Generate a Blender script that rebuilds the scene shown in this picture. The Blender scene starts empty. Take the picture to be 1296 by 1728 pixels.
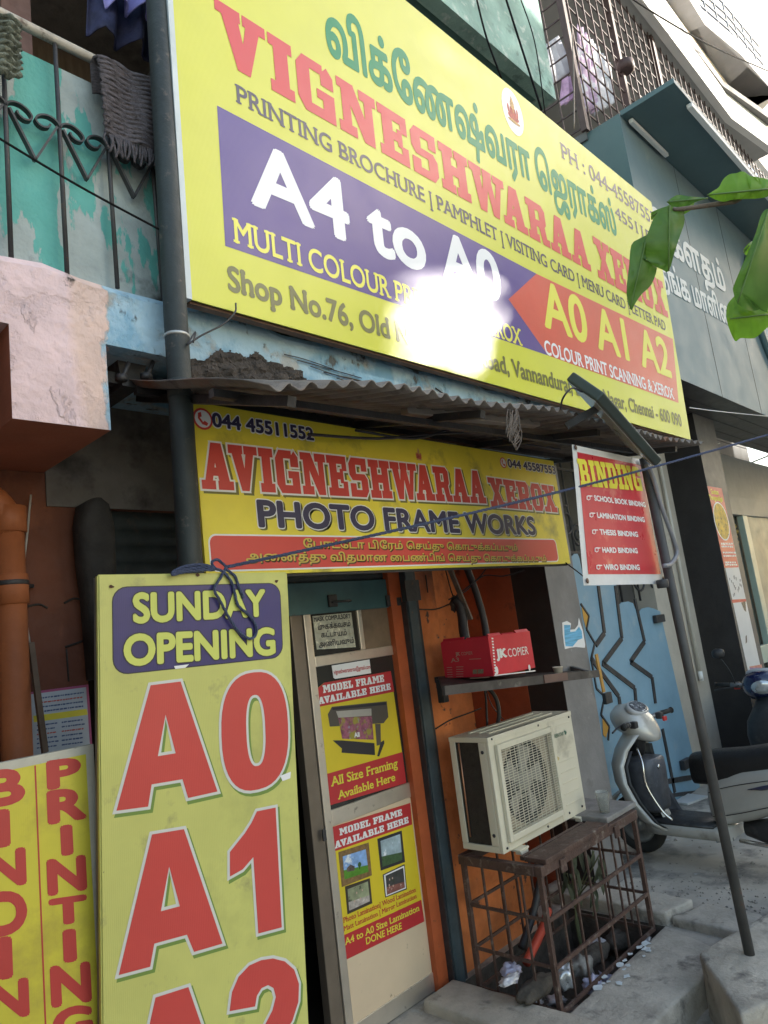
import bpy, bmesh, math, random
from mathutils import Vector, Matrix
from mathutils.geometry import tessellate_polygon, delaunay_2d_cdt
random.seed(7)
sc = bpy.context.scene
COL = sc.collection

# ------------------------------------------------------------------ camera
YAW, PIT, ROL, FPX = math.radians(46.8), math.radians(9.6), math.radians(-7.2), 1200.0
EYE = Vector((0, 0, 1.6))
_f = Vector((math.sin(YAW)*math.cos(PIT), math.cos(YAW)*math.cos(PIT), math.sin(PIT)))
_r0 = Vector((math.cos(YAW), -math.sin(YAW), 0)); _u0 = _r0.cross(_f)
_r = math.cos(ROL)*_r0 + math.sin(ROL)*_u0
_u = -math.sin(ROL)*_r0 + math.cos(ROL)*_u0
cam = bpy.data.cameras.new('camera'); cam_o = bpy.data.objects.new('camera', cam); COL.objects.link(cam_o)
cam.sensor_width = 36; cam.sensor_fit = 'AUTO'; cam.lens = FPX/1728*36
cam.clip_start = .05; cam.clip_end = 600
m3 = Matrix((_r, _u, -_f)).transposed().to_4x4(); m3.translation = EYE
cam_o.matrix_world = m3
sc.camera = cam_o

# ------------------------------------------------------------------ light
SUN_DIR = Vector((.7745, -.5379, .3328)).normalized()           # towards the sun
SUN_EL = math.asin(SUN_DIR.z); SUN_AZ = math.atan2(SUN_DIR.x, SUN_DIR.y)
w = bpy.data.worlds.new("World"); sc.world = w; w.use_nodes = True
nt = w.node_tree; bg = nt.nodes['Background']
sky = nt.nodes.new('ShaderNodeTexSky'); sky.sky_type = 'NISHITA'; sky.sun_disc = False
sky.sun_elevation = SUN_EL; sky.sun_rotation = SUN_AZ; sky.dust_density = 1.6; sky.air_density = 1.2
hz = nt.nodes.new('ShaderNodeMix'); hz.data_type = 'RGBA'; hz.blend_type = 'MULTIPLY'; hz.inputs[0].default_value = 1; hz.inputs[7].default_value = (1.05, 1.0, .93, 1)   # a milky city sky is less blue
nt.links.new(sky.outputs[0], hz.inputs[6]); nt.links.new(hz.outputs[2], bg.inputs[0]); bg.inputs[1].default_value = .15
sun = bpy.data.lights.new('sun', 'SUN'); sun.energy = 4.0; sun.angle = math.radians(1.0); sun.color = (1, .93, .82)
sun_o = bpy.data.objects.new('sun', sun); COL.objects.link(sun_o)
sun_o.rotation_euler = SUN_DIR.to_track_quat('Z', 'Y').to_euler()
sc.view_settings.view_transform = 'Standard'; sc.view_settings.look = 'None'
sc.view_settings.gamma = 1; sc.view_settings.exposure = 1.8

# ------------------------------------------------------------------ picking points of the place by their direction
def ray(px, py):
    return (px-648)/FPX*_r - (py-864)/FPX*_u + _f
def at(px, py, X=None, Y=None, Z=None):
    d = ray(px, py)
    if X is not None: t = (X-EYE.x)/d.x
    elif Y is not None: t = (Y-EYE.y)/d.y
    else: t = (Z-EYE.z)/d.z
    return EYE + d*t

# ------------------------------------------------------------------ object helpers
ORI = {}
def tag(o, label=None, cat=None, group=None, kind=None):
    if label: o['label'] = label
    if cat: o['category'] = cat
    if group: o['group'] = group
    if kind: o['kind'] = kind
    return o
def thing(name, label, cat, loc, group=None):
    o = bpy.data.objects.new(name, None); COL.objects.link(o); o.location = loc; o.empty_display_size = .1
    ORI[o.name] = Vector(loc); return tag(o, label, cat, group)
def link(name, me, mats, parent=None, loc=None):
    o = bpy.data.objects.new(name, me); COL.objects.link(o)
    for m in (mats if isinstance(mats, (list, tuple)) else [mats]): me.materials.append(m)
    base = Vector((0, 0, 0))
    if parent is not None:
        o.parent = parent; base = ORI[parent.name]
    elif loc is not None:
        base = Vector(loc); o.location = base
    ORI[o.name] = base
    if base.length > 0: me.transform(Matrix.Translation(-base))
    return o

class MB:
    """collects shapes in one bmesh, in world coordinates"""
    def __init__(s): s.bm = bmesh.new(); s.mi = 0
    def _v(s, p): return s.bm.verts.new(Vector(p))
    def face(s, pts):
        f = s.bm.faces.new([s._v(p) for p in pts]); f.material_index = s.mi; return f
    def box(s, a, b, bev=0):
        x0, x1 = sorted((a[0], b[0])); y0, y1 = sorted((a[1], b[1])); z0, z1 = sorted((a[2], b[2]))
        return s.hexa([(x0,y0,z0),(x1,y0,z0),(x1,y1,z0),(x0,y1,z0),(x0,y0,z1),(x1,y0,z1),(x1,y1,z1),(x0,y1,z1)], bev)
    def hexa(s, p, bev=0):
        v = [s._v(q) for q in p]; fs = []
        for ix in ((3,2,1,0),(4,5,6,7),(0,1,5,4),(1,2,6,5),(2,3,7,6),(3,0,4,7)):
            f = s.bm.faces.new([v[i] for i in ix]); f.material_index = s.mi; fs.append(f)
        if bev:
            es = list({e for f in fs for e in f.edges})
            bmesh.ops.bevel(s.bm, geom=es, offset=bev, segments=2, affect='EDGES', profile=.5, material=-1)
        return v
    def obox(s, o, ex, ey, ez, bev=0):
        """box from corner o along three edge vectors"""
        o, ex, ey, ez = map(Vector, (o, ex, ey, ez))
        return s.hexa([o, o+ex, o+ex+ey, o+ey, o+ez, o+ex+ez, o+ex+ey+ez, o+ey+ez], bev)
    def bar(s, a, b, w, h=None, up=(0, 0, 1), bev=0):
        a, b = Vector(a), Vector(b); h = w if h is None else h
        d = (b-a).normalized(); x = d.cross(Vector(up))
        if x.length < 1e-4: x = d.cross(Vector((0, 1, 0)))
        x.normalize(); y = x.cross(d)
        return s.obox(a - x*w/2 - y*h/2, x*w, y*h, b-a, bev)
    def prism(s, pts, off):
        off = Vector(off); n = len(pts)
        a = [s._v(p) for p in pts]; b = [s._v(Vector(p)+off) for p in pts]
        for q in (a[::-1], b):
            f = s.bm.faces.new(q); f.material_index = s.mi
        for i in range(n):
            f = s.bm.faces.new([a[i], a[(i+1) % n], b[(i+1) % n], b[i]]); f.material_index = s.mi
    def loft(s, rings, cap=True, closed=True):
        vr = [[s._v(p) for p in r] for r in rings]; n = len(rings[0])
        for a, b in zip(vr, vr[1:]):
            for i in range(n if closed else n-1):
                try:
                    f = s.bm.faces.new([a[i], a[(i+1) % n], b[(i+1) % n], b[i]]); f.material_index = s.mi; f.smooth = True
                except ValueError: pass
        if cap and closed:
            for r in (vr[0][::-1], vr[-1]):
                f = s.bm.faces.new(r); f.material_index = s.mi
    def tube(s, pts, r, n=8, cap=True):
        pts = [Vector(p) for p in pts]; rings = []; prev = None
        for i, p in enumerate(pts):
            d = (pts[min(i+1, len(pts)-1)] - pts[max(i-1, 0)]).normalized()
            if prev is None:
                x = d.cross(Vector((.31, .17, .93)))
                if x.length < .05: x = d.cross(Vector((0, 1, 0)))
            else: x = prev - d*prev.dot(d)
            x.normalize(); prev = x; y = d.cross(x)
            rr = r[i] if isinstance(r, (list, tuple)) else r
            rings.append([p + (x*math.cos(2*math.pi*k/n) + y*math.sin(2*math.pi*k/n))*rr for k in range(n)])
        s.loft(rings, cap)
    def lathe(s, prof, c, axis=(0, 0, 1), n=20):
        c = Vector(c); a = Vector(axis).normalized()
        x = a.cross(Vector((1, 0, 0)));
        if x.length < .1: x = a.cross(Vector((0, 1, 0)))
        x.normalize(); y = a.cross(x)
        s.loft([[c + a*h + (x*math.cos(2*math.pi*k/n) + y*math.sin(2*math.pi*k/n))*max(r, 1e-4) for k in range(n)] for r, h in prof])
    def build(s, name, mats, parent=None, loc=None, smooth=False, recalc=True):
        if recalc: bmesh.ops.recalc_face_normals(s.bm, faces=s.bm.faces)
        if smooth:
            for f in s.bm.faces: f.smooth = True
        me = bpy.data.meshes.new(name); s.bm.to_mesh(me); s.bm.free()
        return link(name, me, mats, parent, loc)
def curve_pts(pts, k=8):
    """smooth curve through points"""
    P = [Vector(p) for p in pts]; P = [P[0]*2-P[1]] + P + [P[-1]*2-P[-2]]; out = []
    for i in range(1, len(P)-2):
        a, b, c, d = P[i-1:i+3]
        for j in range(k):
            t = j/k
            out.append(.5*((2*b) + (c-a)*t + (2*a-5*b+4*c-d)*t*t + (3*b-3*c+d-a)*t**3))
    out.append(P[-2]); return out
def ell(c, ax, ay, n=16, p=2.0):
    """super-ellipse ring"""
    c, ax, ay = Vector(c), Vector(ax), Vector(ay); out = []
    for k in range(n):
        t = 2*math.pi*k/n; co, si = math.cos(t), math.sin(t)
        out.append(c + ax*math.copysign(abs(co)**(2/p), co) + ay*math.copysign(abs(si)**(2/p), si))
    return out

# ------------------------------------------------------------------ materials
def mat(name, col, rough=.6, metal=0, var=.12, vs=5, dirt=None, bump=0, bs=60, coat=0, crough=.1, spec=.5, stretch=(1, 1, 1), sheen=0, trans=0, emit=0):
    m = bpy.data.materials.new(name); m.use_nodes = True; N = m.node_tree; L = N.links.new
    b = N.nodes['Principled BSDF']
    b.inputs['Roughness'].default_value = rough; b.inputs['Metallic'].default_value = metal
    b.inputs['Specular IOR Level'].default_value = spec
    b.inputs['Coat Weight'].default_value = coat; b.inputs['Coat Roughness'].default_value = crough
    geo = N.nodes.new('ShaderNodeNewGeometry'); mp = N.nodes.new('ShaderNodeMapping')
    mp.inputs['Scale'].default_value = stretch; L(geo.outputs['Position'], mp.inputs['Vector'])
    def noise(scale, detail=5, vec=mp):
        n = N.nodes.new('ShaderNodeTexNoise'); n.inputs['Scale'].default_value = scale
        n.inputs['Detail'].default_value = detail; n.inputs['Roughness'].default_value = .62
        L(vec.outputs[0], n.inputs['Vector']); return n
    def ramp(src, lo, hi):
        r = N.nodes.new('ShaderNodeMapRange'); r.inputs['From Min'].default_value = lo; r.inputs['From Max'].default_value = hi
        L(src, r.inputs['Value']); return r
    def mix(fac, a, c):
        x = N.nodes.new('ShaderNodeMix'); x.data_type = 'RGBA'; L(fac, x.inputs[0])
        for v, i in ((a, 6), (c, 7)):
            if isinstance(v, (tuple, list)): x.inputs[i].default_value = (*v, 1)
            else: L(v, x.inputs[i])
        return x.outputs[2]
    out = tuple(col)
    if var:
        n = noise(vs)
        r = ramp(n.outputs[0], .3, .7)
        out = mix(r.outputs[0], tuple(min(1, c*(1-var)) for c in col), tuple(min(1, c*(1+var)) for c in col))
    if dirt:
        for dc, lo, hi, ds in (dirt if isinstance(dirt, list) else [dirt]):
            n = noise(ds, 8)
            r = ramp(n.outputs[0], lo, hi)
            out = mix(r.outputs[0], out, tuple(dc))
    if isinstance(out, tuple): b.inputs['Base Color'].default_value = (*out, 1)
    else: L(out, b.inputs['Base Color'])
    if rough and var:
        n = noise(vs*2.3, 4); r = ramp(n.outputs[0], .2, .8)
        r.inputs['To Min'].default_value = max(.02, rough*.8); r.inputs['To Max'].default_value = min(1, rough*1.2)
        L(r.outputs[0], b.inputs['Roughness'])
    if bump:
        n = noise(bs, 6); bp = N.nodes.new('ShaderNodeBump'); bp.inputs['Strength'].default_value = bump
        bp.inputs['Distance'].default_value = .01; L(n.outputs[0], bp.inputs['Height']); L(bp.outputs[0], b.inputs['Normal'])
    if trans:
        t = N.nodes.new('ShaderNodeBsdfTranslucent'); t.inputs[0].default_value = (*[min(1, c*1.6) for c in col], 1)
        if not isinstance(out, tuple): L(out, t.inputs[0])
        ms = N.nodes.new('ShaderNodeMixShader'); ms.inputs[0].default_value = trans
        L(b.outputs[0], ms.inputs[1]); L(t.outputs[0], ms.inputs[2]); L(ms.outputs[0], N.nodes['Material Output'].inputs[0])
    m['_n'] = 1
    return m
def peel(name, base, coats, bump=.6, bs=35, rough=.8, edge=None):
    """paint coats over a base: each coat (colour, lo, hi, scale, stretch) shows where its noise exceeds lo"""
    m = mat(name, base, rough, var=.2, vs=7); N = m.node_tree; L = N.links.new; b = N.nodes['Principled BSDF']
    cur = b.inputs['Base Color'].links[0].from_socket; geo = [n for n in N.nodes if n.type == 'NEW_GEOMETRY'][0]
    hs = None
    for col, lo, hi, s, st, axis in coats:
        mp = N.nodes.new('ShaderNodeMapping'); mp.inputs['Scale'].default_value = st; L(geo.outputs['Position'], mp.inputs[0])
        n = N.nodes.new('ShaderNodeTexNoise'); n.inputs['Scale'].default_value = s; n.inputs['Detail'].default_value = 9; n.inputs['Roughness'].default_value = .6
        L(mp.outputs[0], n.inputs['Vector']); v = n.outputs[0]
        if axis:                                            # where on the wall this coat was put: (component, from, to, weight)
            sp = N.nodes.new('ShaderNodeSeparateXYZ'); L(geo.outputs['Position'], sp.inputs[0])
            r = N.nodes.new('ShaderNodeMapRange'); r.inputs['From Min'].default_value = axis[1]; r.inputs['From Max'].default_value = axis[2]
            r.inputs['To Min'].default_value = -axis[3]; r.inputs['To Max'].default_value = axis[3]
            L(sp.outputs[axis[0]], r.inputs['Value']); a = N.nodes.new('ShaderNodeMath'); L(v, a.inputs[0]); L(r.outputs[0], a.inputs[1]); v = a.outputs[0]
        r = N.nodes.new('ShaderNodeMapRange'); r.inputs['From Min'].default_value = lo; r.inputs['From Max'].default_value = hi; L(v, r.inputs['Value'])
        x = N.nodes.new('ShaderNodeMix'); x.data_type = 'RGBA'; L(r.outputs[0], x.inputs[0]); L(cur, x.inputs[6])
        nv = N.nodes.new('ShaderNodeTexNoise'); nv.inputs['Scale'].default_value = 9; nv.inputs['Detail'].default_value = 6; L(geo.outputs['Position'], nv.inputs['Vector'])
        c2 = N.nodes.new('ShaderNodeMix'); c2.data_type = 'RGBA'; L(nv.outputs[0], c2.inputs[0])
        c2.inputs[6].default_value = (*[c*.78 for c in col], 1); c2.inputs[7].default_value = (*[min(1, c*1.2) for c in col], 1)
        L(c2.outputs[2], x.inputs[7]); cur = x.outputs[2]
        if hs is None: hs = r.outputs[0]
        else:
            a = N.nodes.new('ShaderNodeMath'); L(hs, a.inputs[0]); L(r.outputs[0], a.inputs[1]); hs = a.outputs[0]
    L(cur, b.inputs['Base Color'])
    n = N.nodes.new('ShaderNodeTexNoise'); n.inputs['Scale'].default_value = bs; n.inputs['Detail'].default_value = 9; L(geo.outputs['Position'], n.inputs['Vector'])
    a = N.nodes.new('ShaderNodeMath'); a.operation = 'MULTIPLY_ADD'; L(hs, a.inputs[0]); a.inputs[1].default_value = .35; L(n.outputs[0], a.inputs[2])
    bp = N.nodes.new('ShaderNodeBump'); bp.inputs['Strength'].default_value = bump; bp.inputs['Distance'].default_value = .012
    L(a.outputs[0], bp.inputs['Height']); L(bp.outputs[0], b.inputs['Normal'])
    return m
def flex(name, col, rough=.42, coat=0., crough=.16, weave=.12, dirt=None, var=.05):
    """printed flex banner: smooth print over a fine vertical weave"""
    m = mat(name, col, rough, var=var, vs=3, dirt=dirt, coat=coat, crough=crough); N = m.node_tree; L = N.links.new; b = N.nodes['Principled BSDF']
    geo = [n for n in N.nodes if n.type == 'NEW_GEOMETRY'][0]
    wv = N.nodes.new('ShaderNodeTexWave'); wv.wave_type = 'BANDS'; wv.bands_direction = 'X'; wv.inputs['Scale'].default_value = 60
    wv.inputs['Distortion'].default_value = .6; L(geo.outputs['Position'], wv.inputs['Vector'])
    n = N.nodes.new('ShaderNodeTexNoise'); n.inputs['Scale'].default_value = 7; n.inputs['Detail'].default_value = 3; L(geo.outputs['Position'], n.inputs['Vector'])
    b1 = N.nodes.new('ShaderNodeBump'); b1.inputs['Strength'].default_value = weave; b1.inputs['Distance'].default_value = .0015; L(wv.outputs[0], b1.inputs['Height'])
    b2 = N.nodes.new('ShaderNodeBump'); b2.inputs['Strength'].default_value = .25; b2.inputs['Distance'].default_value = .012; L(n.outputs[0], b2.inputs['Height']); L(b1.outputs[0], b2.inputs['Normal'])
    b2.inputs['Strength'].default_value = .12; L(b2.outputs[0], b.inputs['Normal']); L(b1.outputs[0], b.inputs['Coat Normal'])
    return m

# ------------------------------------------------------------------ lettering
def area(p): return .5*sum(p[i][0]*p[(i+1) % len(p)][1]-p[(i+1) % len(p)][0]*p[i][1] for i in range(len(p)))
def inside(q, p):
    c = False; n = len(p)
    for i in range(n):
        a, b = p[i], p[(i+1) % n]
        if (a[1] > q[1]) != (b[1] > q[1]) and q[0] < (b[0]-a[0])*(q[1]-a[1])/(b[1]-a[1])+a[0]: c = not c
    return c
def offset(p, d):
    """grow (d>0) a counter-clockwise outline, mitred"""
    q = [p[0]]
    for v in p[1:]:
        if (v[0]-q[-1][0])**2+(v[1]-q[-1][1])**2 > 1e-9: q.append(v)
    if len(q) > 2 and (q[0][0]-q[-1][0])**2+(q[0][1]-q[-1][1])**2 < 1e-9: q.pop()
    n = len(q); out = []
    for i in range(n):
        a, b, c = q[i-1], q[i], q[(i+1) % n]
        e1 = (b[0]-a[0], b[1]-a[1]); e2 = (c[0]-b[0], c[1]-b[1])
        l1 = math.hypot(*e1); l2 = math.hypot(*e2)
        n1 = (e1[1]/l1, -e1[0]/l1); n2 = (e2[1]/l2, -e2[0]/l2)
        m = (n1[0]+n2[0], n1[1]+n2[1]); k = m[0]**2+m[1]**2
        if k < .25: s = 1/math.sqrt(max(k, .04)) * 1.4
        else: s = 2/k
        out.append((b[0]+m[0]*s*d, b[1]+m[1]*s*d))
    return out
_gc = {}
def wind(q, loops):
    w_ = 0
    for p in loops:
        n = len(p)
        for i in range(n):
            a, b = p[i], p[(i+1) % n]
            if (a[1] > q[1]) != (b[1] > q[1]) and q[0] < (b[0]-a[0])*(q[1]-a[1])/(b[1]-a[1])+a[0]: w_ += 1 if b[1] > a[1] else -1
    return w_
_fc = {}
def fill(outer, holes):
    """triangles covering a letter outline, even where it loops over itself"""
    k = (len(outer), round(outer[0][0]-outer[-1][0], 5), round(outer[0][1], 5), round(area(outer), 6), len(holes))
    x0 = outer[0][0]
    if k not in _fc:
        loops = [[(x-x0, y) for x, y in l] for l in [outer]+list(holes)]; V, E = [], []
        for l in loops:
            b = len(V); V += [Vector(q) for q in l]; E += [(b+i, b+(i+1) % len(l)) for i in range(len(l))]
        ov, _, of, *_r = delaunay_2d_cdt(V, E, [], 0, 1e-5)
        _fc[k] = ([(v.x, v.y) for v in ov], [f for f in of if wind((sum(ov[i].x for i in f)/3, sum(ov[i].y for i in f)/3), loops) != 0])
    vs, fs = _fc[k]
    return [(x+x0, y) for x, y in vs], fs
def outlines(s):
    """contours of a line of text set with Blender's built-in font, one list of (outer, holes)"""
    if s in _gc: return _gc[s]
    c = bpy.data.curves.new('t', 'FONT'); c.body = s; c.resolution_u = 3
    o = bpy.data.objects.new('t', c); COL.objects.link(o)
    dg = bpy.context.evaluated_depsgraph_get(); cu = o.evaluated_get(dg).to_curve(dg)
    cs = []
    for sp in cu.splines:
        P = []; bp = sp.bezier_points; n = len(bp)
        for i in range(n):
            a, b = bp[i], bp[(i+1) % n]
            straight = (a.handle_right-a.co).cross(b.co-a.co).length < 1e-5 and (b.handle_left-a.co).cross(b.co-a.co).length < 1e-5
            k = 1 if straight else 5
            for j in range(k):
                t = j/k; u = 1-t
                v = a.co*u**3 + 3*a.handle_right*u*u*t + 3*b.handle_left*u*t*t + b.co*t**3
                P.append((v.x, v.y))
        if len(P) > 2: cs.append(P)
    o.evaluated_get(dg).to_curve_clear(); COL.objects.unlink(o); bpy.data.objects.remove(o); bpy.data.curves.remove(c)
    if not cs: return []
    big = max(cs, key=lambda p: abs(area(p))); sg = 1 if area(big) > 0 else -1
    outs = [p if sg > 0 else p[::-1] for p in cs if area(p)*sg > 0]; holes = [p if sg > 0 else p[::-1] for p in cs if area(p)*sg < 0]
    res = [(p, []) for p in outs]
    for h in holes:
        cand = [r for r in res if inside(h[0], r[0]) or inside(h[len(h)//2], r[0])]
        if not cand: res.append((h[::-1], []))
        else: min(cand, key=lambda r: abs(area(r[0])))[1].append(h)
    _gc[s] = res; return res
def pieces(s, bold=0, serif=0, sl=.05, st=.09):
    out = []; sl += bold*.6
    for p, hs in outlines(s):
        q = p; fv, ff = fill(p, hs)
        for k in range(8 if bold else 1):                   # a heavier weight: the same letter set again a hair to each side
            a, e = (bold*math.cos(k*math.pi/4), bold*math.sin(k*math.pi/4)) if bold else (0, 0)
            out.append(([(x+a, y+e) for x, y in fv], ff))
        if serif:
            n = len(q); ys = [v[1] for v in q]; lo, hi = min(ys), max(ys)
            for i in range(n):
                a, b = q[i], q[(i+1) % n]
                L = abs(b[0]-a[0])
                if abs(a[1]-b[1]) < .012 and .05 < L < .26 and (abs(a[1]-lo) < .03 or abs(a[1]-hi) < .03):
                    x0, x1 = sorted((a[0], b[0])); up = abs(a[1]-lo) < .03
                    y0, y1 = (a[1], a[1]+st) if up else (a[1]-st, a[1])
                    out.append(([(x0-sl, y0), (x1+sl, y0), (x1+sl, y1), (x0-sl, y1)], []))
    return out
# a heavy block letter with slab feet, drawn on a grid ten units high
def R4(a, b, c, d): return [(a, b), (c, b), (c, d), (a, d)]
BLK = {
 'I': (5, [R4(1,0,4,10), R4(0,0,5,2), R4(0,8,5,10)]),
 'E': (8.4, [R4(1,0,4,10), R4(0,0,8.2,2), R4(0,8,8.2,10), R4(3.8,4.1,6,5.9), R4(5.2,3.2,6.6,6.8), R4(6.2,1.8,8.2,3.7), R4(6.2,6.3,8.2,8.2)]),
 'F': (8.2, [R4(1,0,4,10), R4(0,0,5.2,2), R4(0,8,8.2,10), R4(3.8,4.1,6,5.9), R4(5.2,3.2,6.6,6.8), R4(6.2,6.3,8.2,8.2)]),
 'L': (7.8, [R4(1,0,4,10), R4(0,0,7.8,2), R4(0,8,5.2,10), R4(5.8,1.8,7.8,4.2)]),
 'H': (10, [R4(1,0,4,10), R4(6,0,9,10), R4(0,0,4.8,2), R4(5.2,0,10,2), R4(0,8,4.8,10), R4(5.2,8,10,10), R4(3.8,4,6.2,6.2)]),
 'N': (10, [R4(1,0,3.2,10), R4(6.8,0,9,10), [(1,10),(4.2,10),(9,0),(6.2,0)], R4(0,0,4.4,2), R4(0,8.2,3,10), R4(5.6,8,10,10)]),
 'V': (9.6, [[(.8,9.2),(4.1,9.2),(6,0),(3.6,0)], [(5.9,9.2),(8.6,9.2),(6,0),(3.9,0)], R4(0,8.1,4.7,10), R4(5.1,8.1,9.6,10)]),
 'W': (13.4, [[(.8,9.2),(3.8,9.2),(5.2,0),(2.8,0)], [(5.4,9.2),(7.4,9.2),(5.2,0),(3.2,0)], [(5.6,9.2),(7.9,9.2),(10,0),(7.7,0)], [(10.2,9.2),(12.4,9.2),(10,0),(8.2,0)], R4(0,8.1,4.5,10), R4(4.9,8.1,8.5,10), R4(8.9,8.1,13.4,10)]),
 'A': (10, [[(.9,1),(3.2,1),(5.8,10),(3.6,10)], [(5.6,1),(9,1),(6.8,10),(3.6,10)], R4(2.6,2.9,6.6,4.7), R4(0,0,4.3,1.9), R4(5.1,0,10,1.9)]),
 'R': (9.6, [R4(1,0,4,10), R4(0,0,4.9,2), [(0,8.1),(7.9,8.1),(7.2,10),(0,10)], [(5.7,4.8),(7.6,4.3),(8.7,5.4),(8.7,8.8),(7.3,10),(5.7,8.6)], R4(3.9,3.9,7.6,5.7), [(4.9,4.6),(7.9,4.6),(8.7,0),(6.2,0)], R4(6.2,0,9.6,1.9)]),
 'G': (9.2, [[(.3,2),(1.8,0),(3.3,1.4),(3.3,8.6),(1.8,10),(.3,8)], R4(1.7,8.1,6.4,10), [(5.8,6.2),(8.8,6.2),(8.8,8.6),(7.4,10),(5.8,8.4)], R4(1.7,0,8.8,1.9), R4(6,1.6,8.8,5.2), R4(4.7,3.5,8.8,5.2)]),
 'S': (8.8, [[(.4,5.6),(1.6,4.2),(3.4,5.4),(3.4,8.6),(1.8,10),(.4,8.4)], R4(1.7,8.2,6.6,10), R4(1.5,4.2,7.2,5.9), [(5.4,1.4),(7,0),(8.4,1.6),(8.4,4.6),(7.2,5.9),(5.4,4.8)], R4(2,0,7,1.8), R4(.4,0,3,3.4), R4(5.8,6.6,8.3,10)]),
 'X': (10, [[(.9,9.2),(4.2,9.2),(9.2,.8),(5.8,.8)], [(6.2,9.2),(8.6,9.2),(3.6,.8),(1.1,.8)], R4(0,0,4.5,1.9), R4(5.1,0,10,1.9), R4(0,8.1,4.8,10), R4(5.4,8.1,9.7,10)]),
 'O': (9, [[(.3,2),(1.9,0),(3.3,1.4),(3.3,8.6),(1.9,10),(.3,8)], [(5.7,1.4),(7.1,0),(8.7,2),(8.7,8),(7.1,10),(5.7,8.6)], R4(1.8,8.1,7.2,10), R4(1.8,0,7.2,1.9)]),
 'D': (9.4, [R4(1,0,4,10), R4(0,0,7.2,1.9), R4(0,8.1,7.2,10), [(5.9,1.4),(7.1,0),(9,2),(9,8),(7.1,10),(5.9,8.6)]]),
 'B': (9.2, [R4(1,0,4,10), R4(0,0,7,1.9), R4(0,8.1,7,10), R4(3.9,4.2,7,5.8), [(5.7,5.2),(7,4.8),(8.3,5.8),(8.3,9),(7,10),(5.7,8.6)], [(5.9,1.4),(7,0),(8.8,1.3),(8.8,4.2),(7.2,5.5),(5.9,4.6)]]),
 'M': (12.4, [R4(1,0,3.4,10), R4(8.4,0,11.4,10), [(1,10),(4.6,10),(7.2,3),(5,3)], [(7.6,10),(10,10),(7,3),(5.2,3)], R4(0,0,4.4,1.9), R4(7.4,0,12.4,1.9), R4(0,8.2,3,10), R4(9.4,8.2,12.4,10)]),
 ' ': (4.2, []),
}
def block(s, gap=.5):
    x = 0; out = []; pv = ''
    for ch in s:
        wd, ps = BLK[ch]; x -= {'WA': 1.9, 'AV': 1.5, 'AW': 1.9, 'VA': 1.5}.get(pv+ch, 0); pv = ch
        for p in ps:
            q = [(a+x, b) for a, b in p]
            out.append((q if area(q) > 0 else q[::-1], []))
        x += wd+gap
    return out
CAP = max(v[1] for p, _ in outlines('H') for v in p)

class Frame:
    def __init__(s, o, ex, ey):
        s.o, s.ex, s.ey = Vector(o), Vector(ex).normalized(), Vector(ey).normalized(); s.n = s.ex.cross(s.ey).normalized()
    def uv(s, px, py):
        d = ray(px, py); t = (s.o-EYE).dot(s.n)/d.dot(s.n); q = EYE+d*t-s.o
        return (q.dot(s.ex), q.dot(s.ey))
    def p(s, u, v, z=0): return s.o + s.ex*u + s.ey*v + s.n*z
class Ink:
    """flat printed shapes, a hair in front of their board"""
    def __init__(s, F, z=.0012): s.F, s.z, s.v, s.f, s.k = F, z, [], [], 0
    def poly(s, outer, holes=(), z=None):
        zz = (s.z if z is None else z) + (s.k % 48)*8e-6; s.k += 1
        loops = [outer]+list(holes); b = len(s.v); flat = [q for l in loops for q in l]
        tri = tessellate_polygon([[Vector((a, c, 0)) for a, c in l] for l in loops])
        s.v += [s.F.p(a, c, zz) for a, c in flat]; s.f += [tuple(b+i for i in t) for t in tri]
    def tri(s, pts, fs, z=None):
        zz = (s.z if z is None else z) + (s.k % 48)*8e-6; s.k += 1; b = len(s.v)
        s.v += [s.F.p(a, c, zz) for a, c in pts]; s.f += [tuple(b+i for i in t) for t in fs]
    def put(s, P, H):
        if H and not isinstance(H[0][0], (tuple, list)): s.tri(P, H)
        else: s.poly(P, H)
    def px(s, pts, z=None): s.poly([s.F.uv(*q) for q in pts], z=z)
    def text(s, pcs, bl, br, tl, cap=None, grow=0, dx=0, dy=0, uv=False):
        cap = CAP if cap is None else cap
        if not uv: bl, br, tl = s.F.uv(*bl), s.F.uv(*br), s.F.uv(*tl)
        xs = [v[0] for p, _ in pcs for v in p]; x0, x1 = min(xs), max(xs)
        h = tl[1]-bl[1]; dxu = (br[0]-bl[0])/(x1-x0); dvu = (br[1]-bl[1])/(x1-x0)
        def mp(q): return (bl[0]+(q[0]-x0)*dxu+dx, bl[1]+(q[0]-x0)*dvu+q[1]/cap*h+dy)
        for p, hs in pcs:
            P = [mp(q) for q in p]; H = hs
            if not grow: s.put(P, H)
            elif cap == 10: s.poly(offset(P, grow), H)
            else:
                for k in range(8):
                    a, e = grow*math.cos(k*math.pi/4), grow*math.sin(k*math.pi/4); s.put([(x+a, y+e) for x, y in P], H)
    def build(s, name, m, parent):
        me = bpy.data.meshes.new(name); me.from_pydata([tuple(v) for v in s.v], [], s.f); me.update()
        return link(name, me, m, parent)
def rrect(u0, v0, u1, v1, r, n=5):
    out = []
    for cx, cy, a0 in ((u1-r, v0+r, -90), (u1-r, v1-r, 0), (u0+r, v1-r, 90), (u0+r, v0+r, 180)):
        for k in range(n+1):
            a = math.radians(a0+90*k/n); out.append((cx+r*math.cos(a), cy+r*math.sin(a)))
    return out
def disc(c, r, n=20, ry=None): return [(c[0]+r*math.cos(2*math.pi*k/n), c[1]+(ry or r)*math.sin(2*math.pi*k/n)) for k in range(n)]

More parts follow.
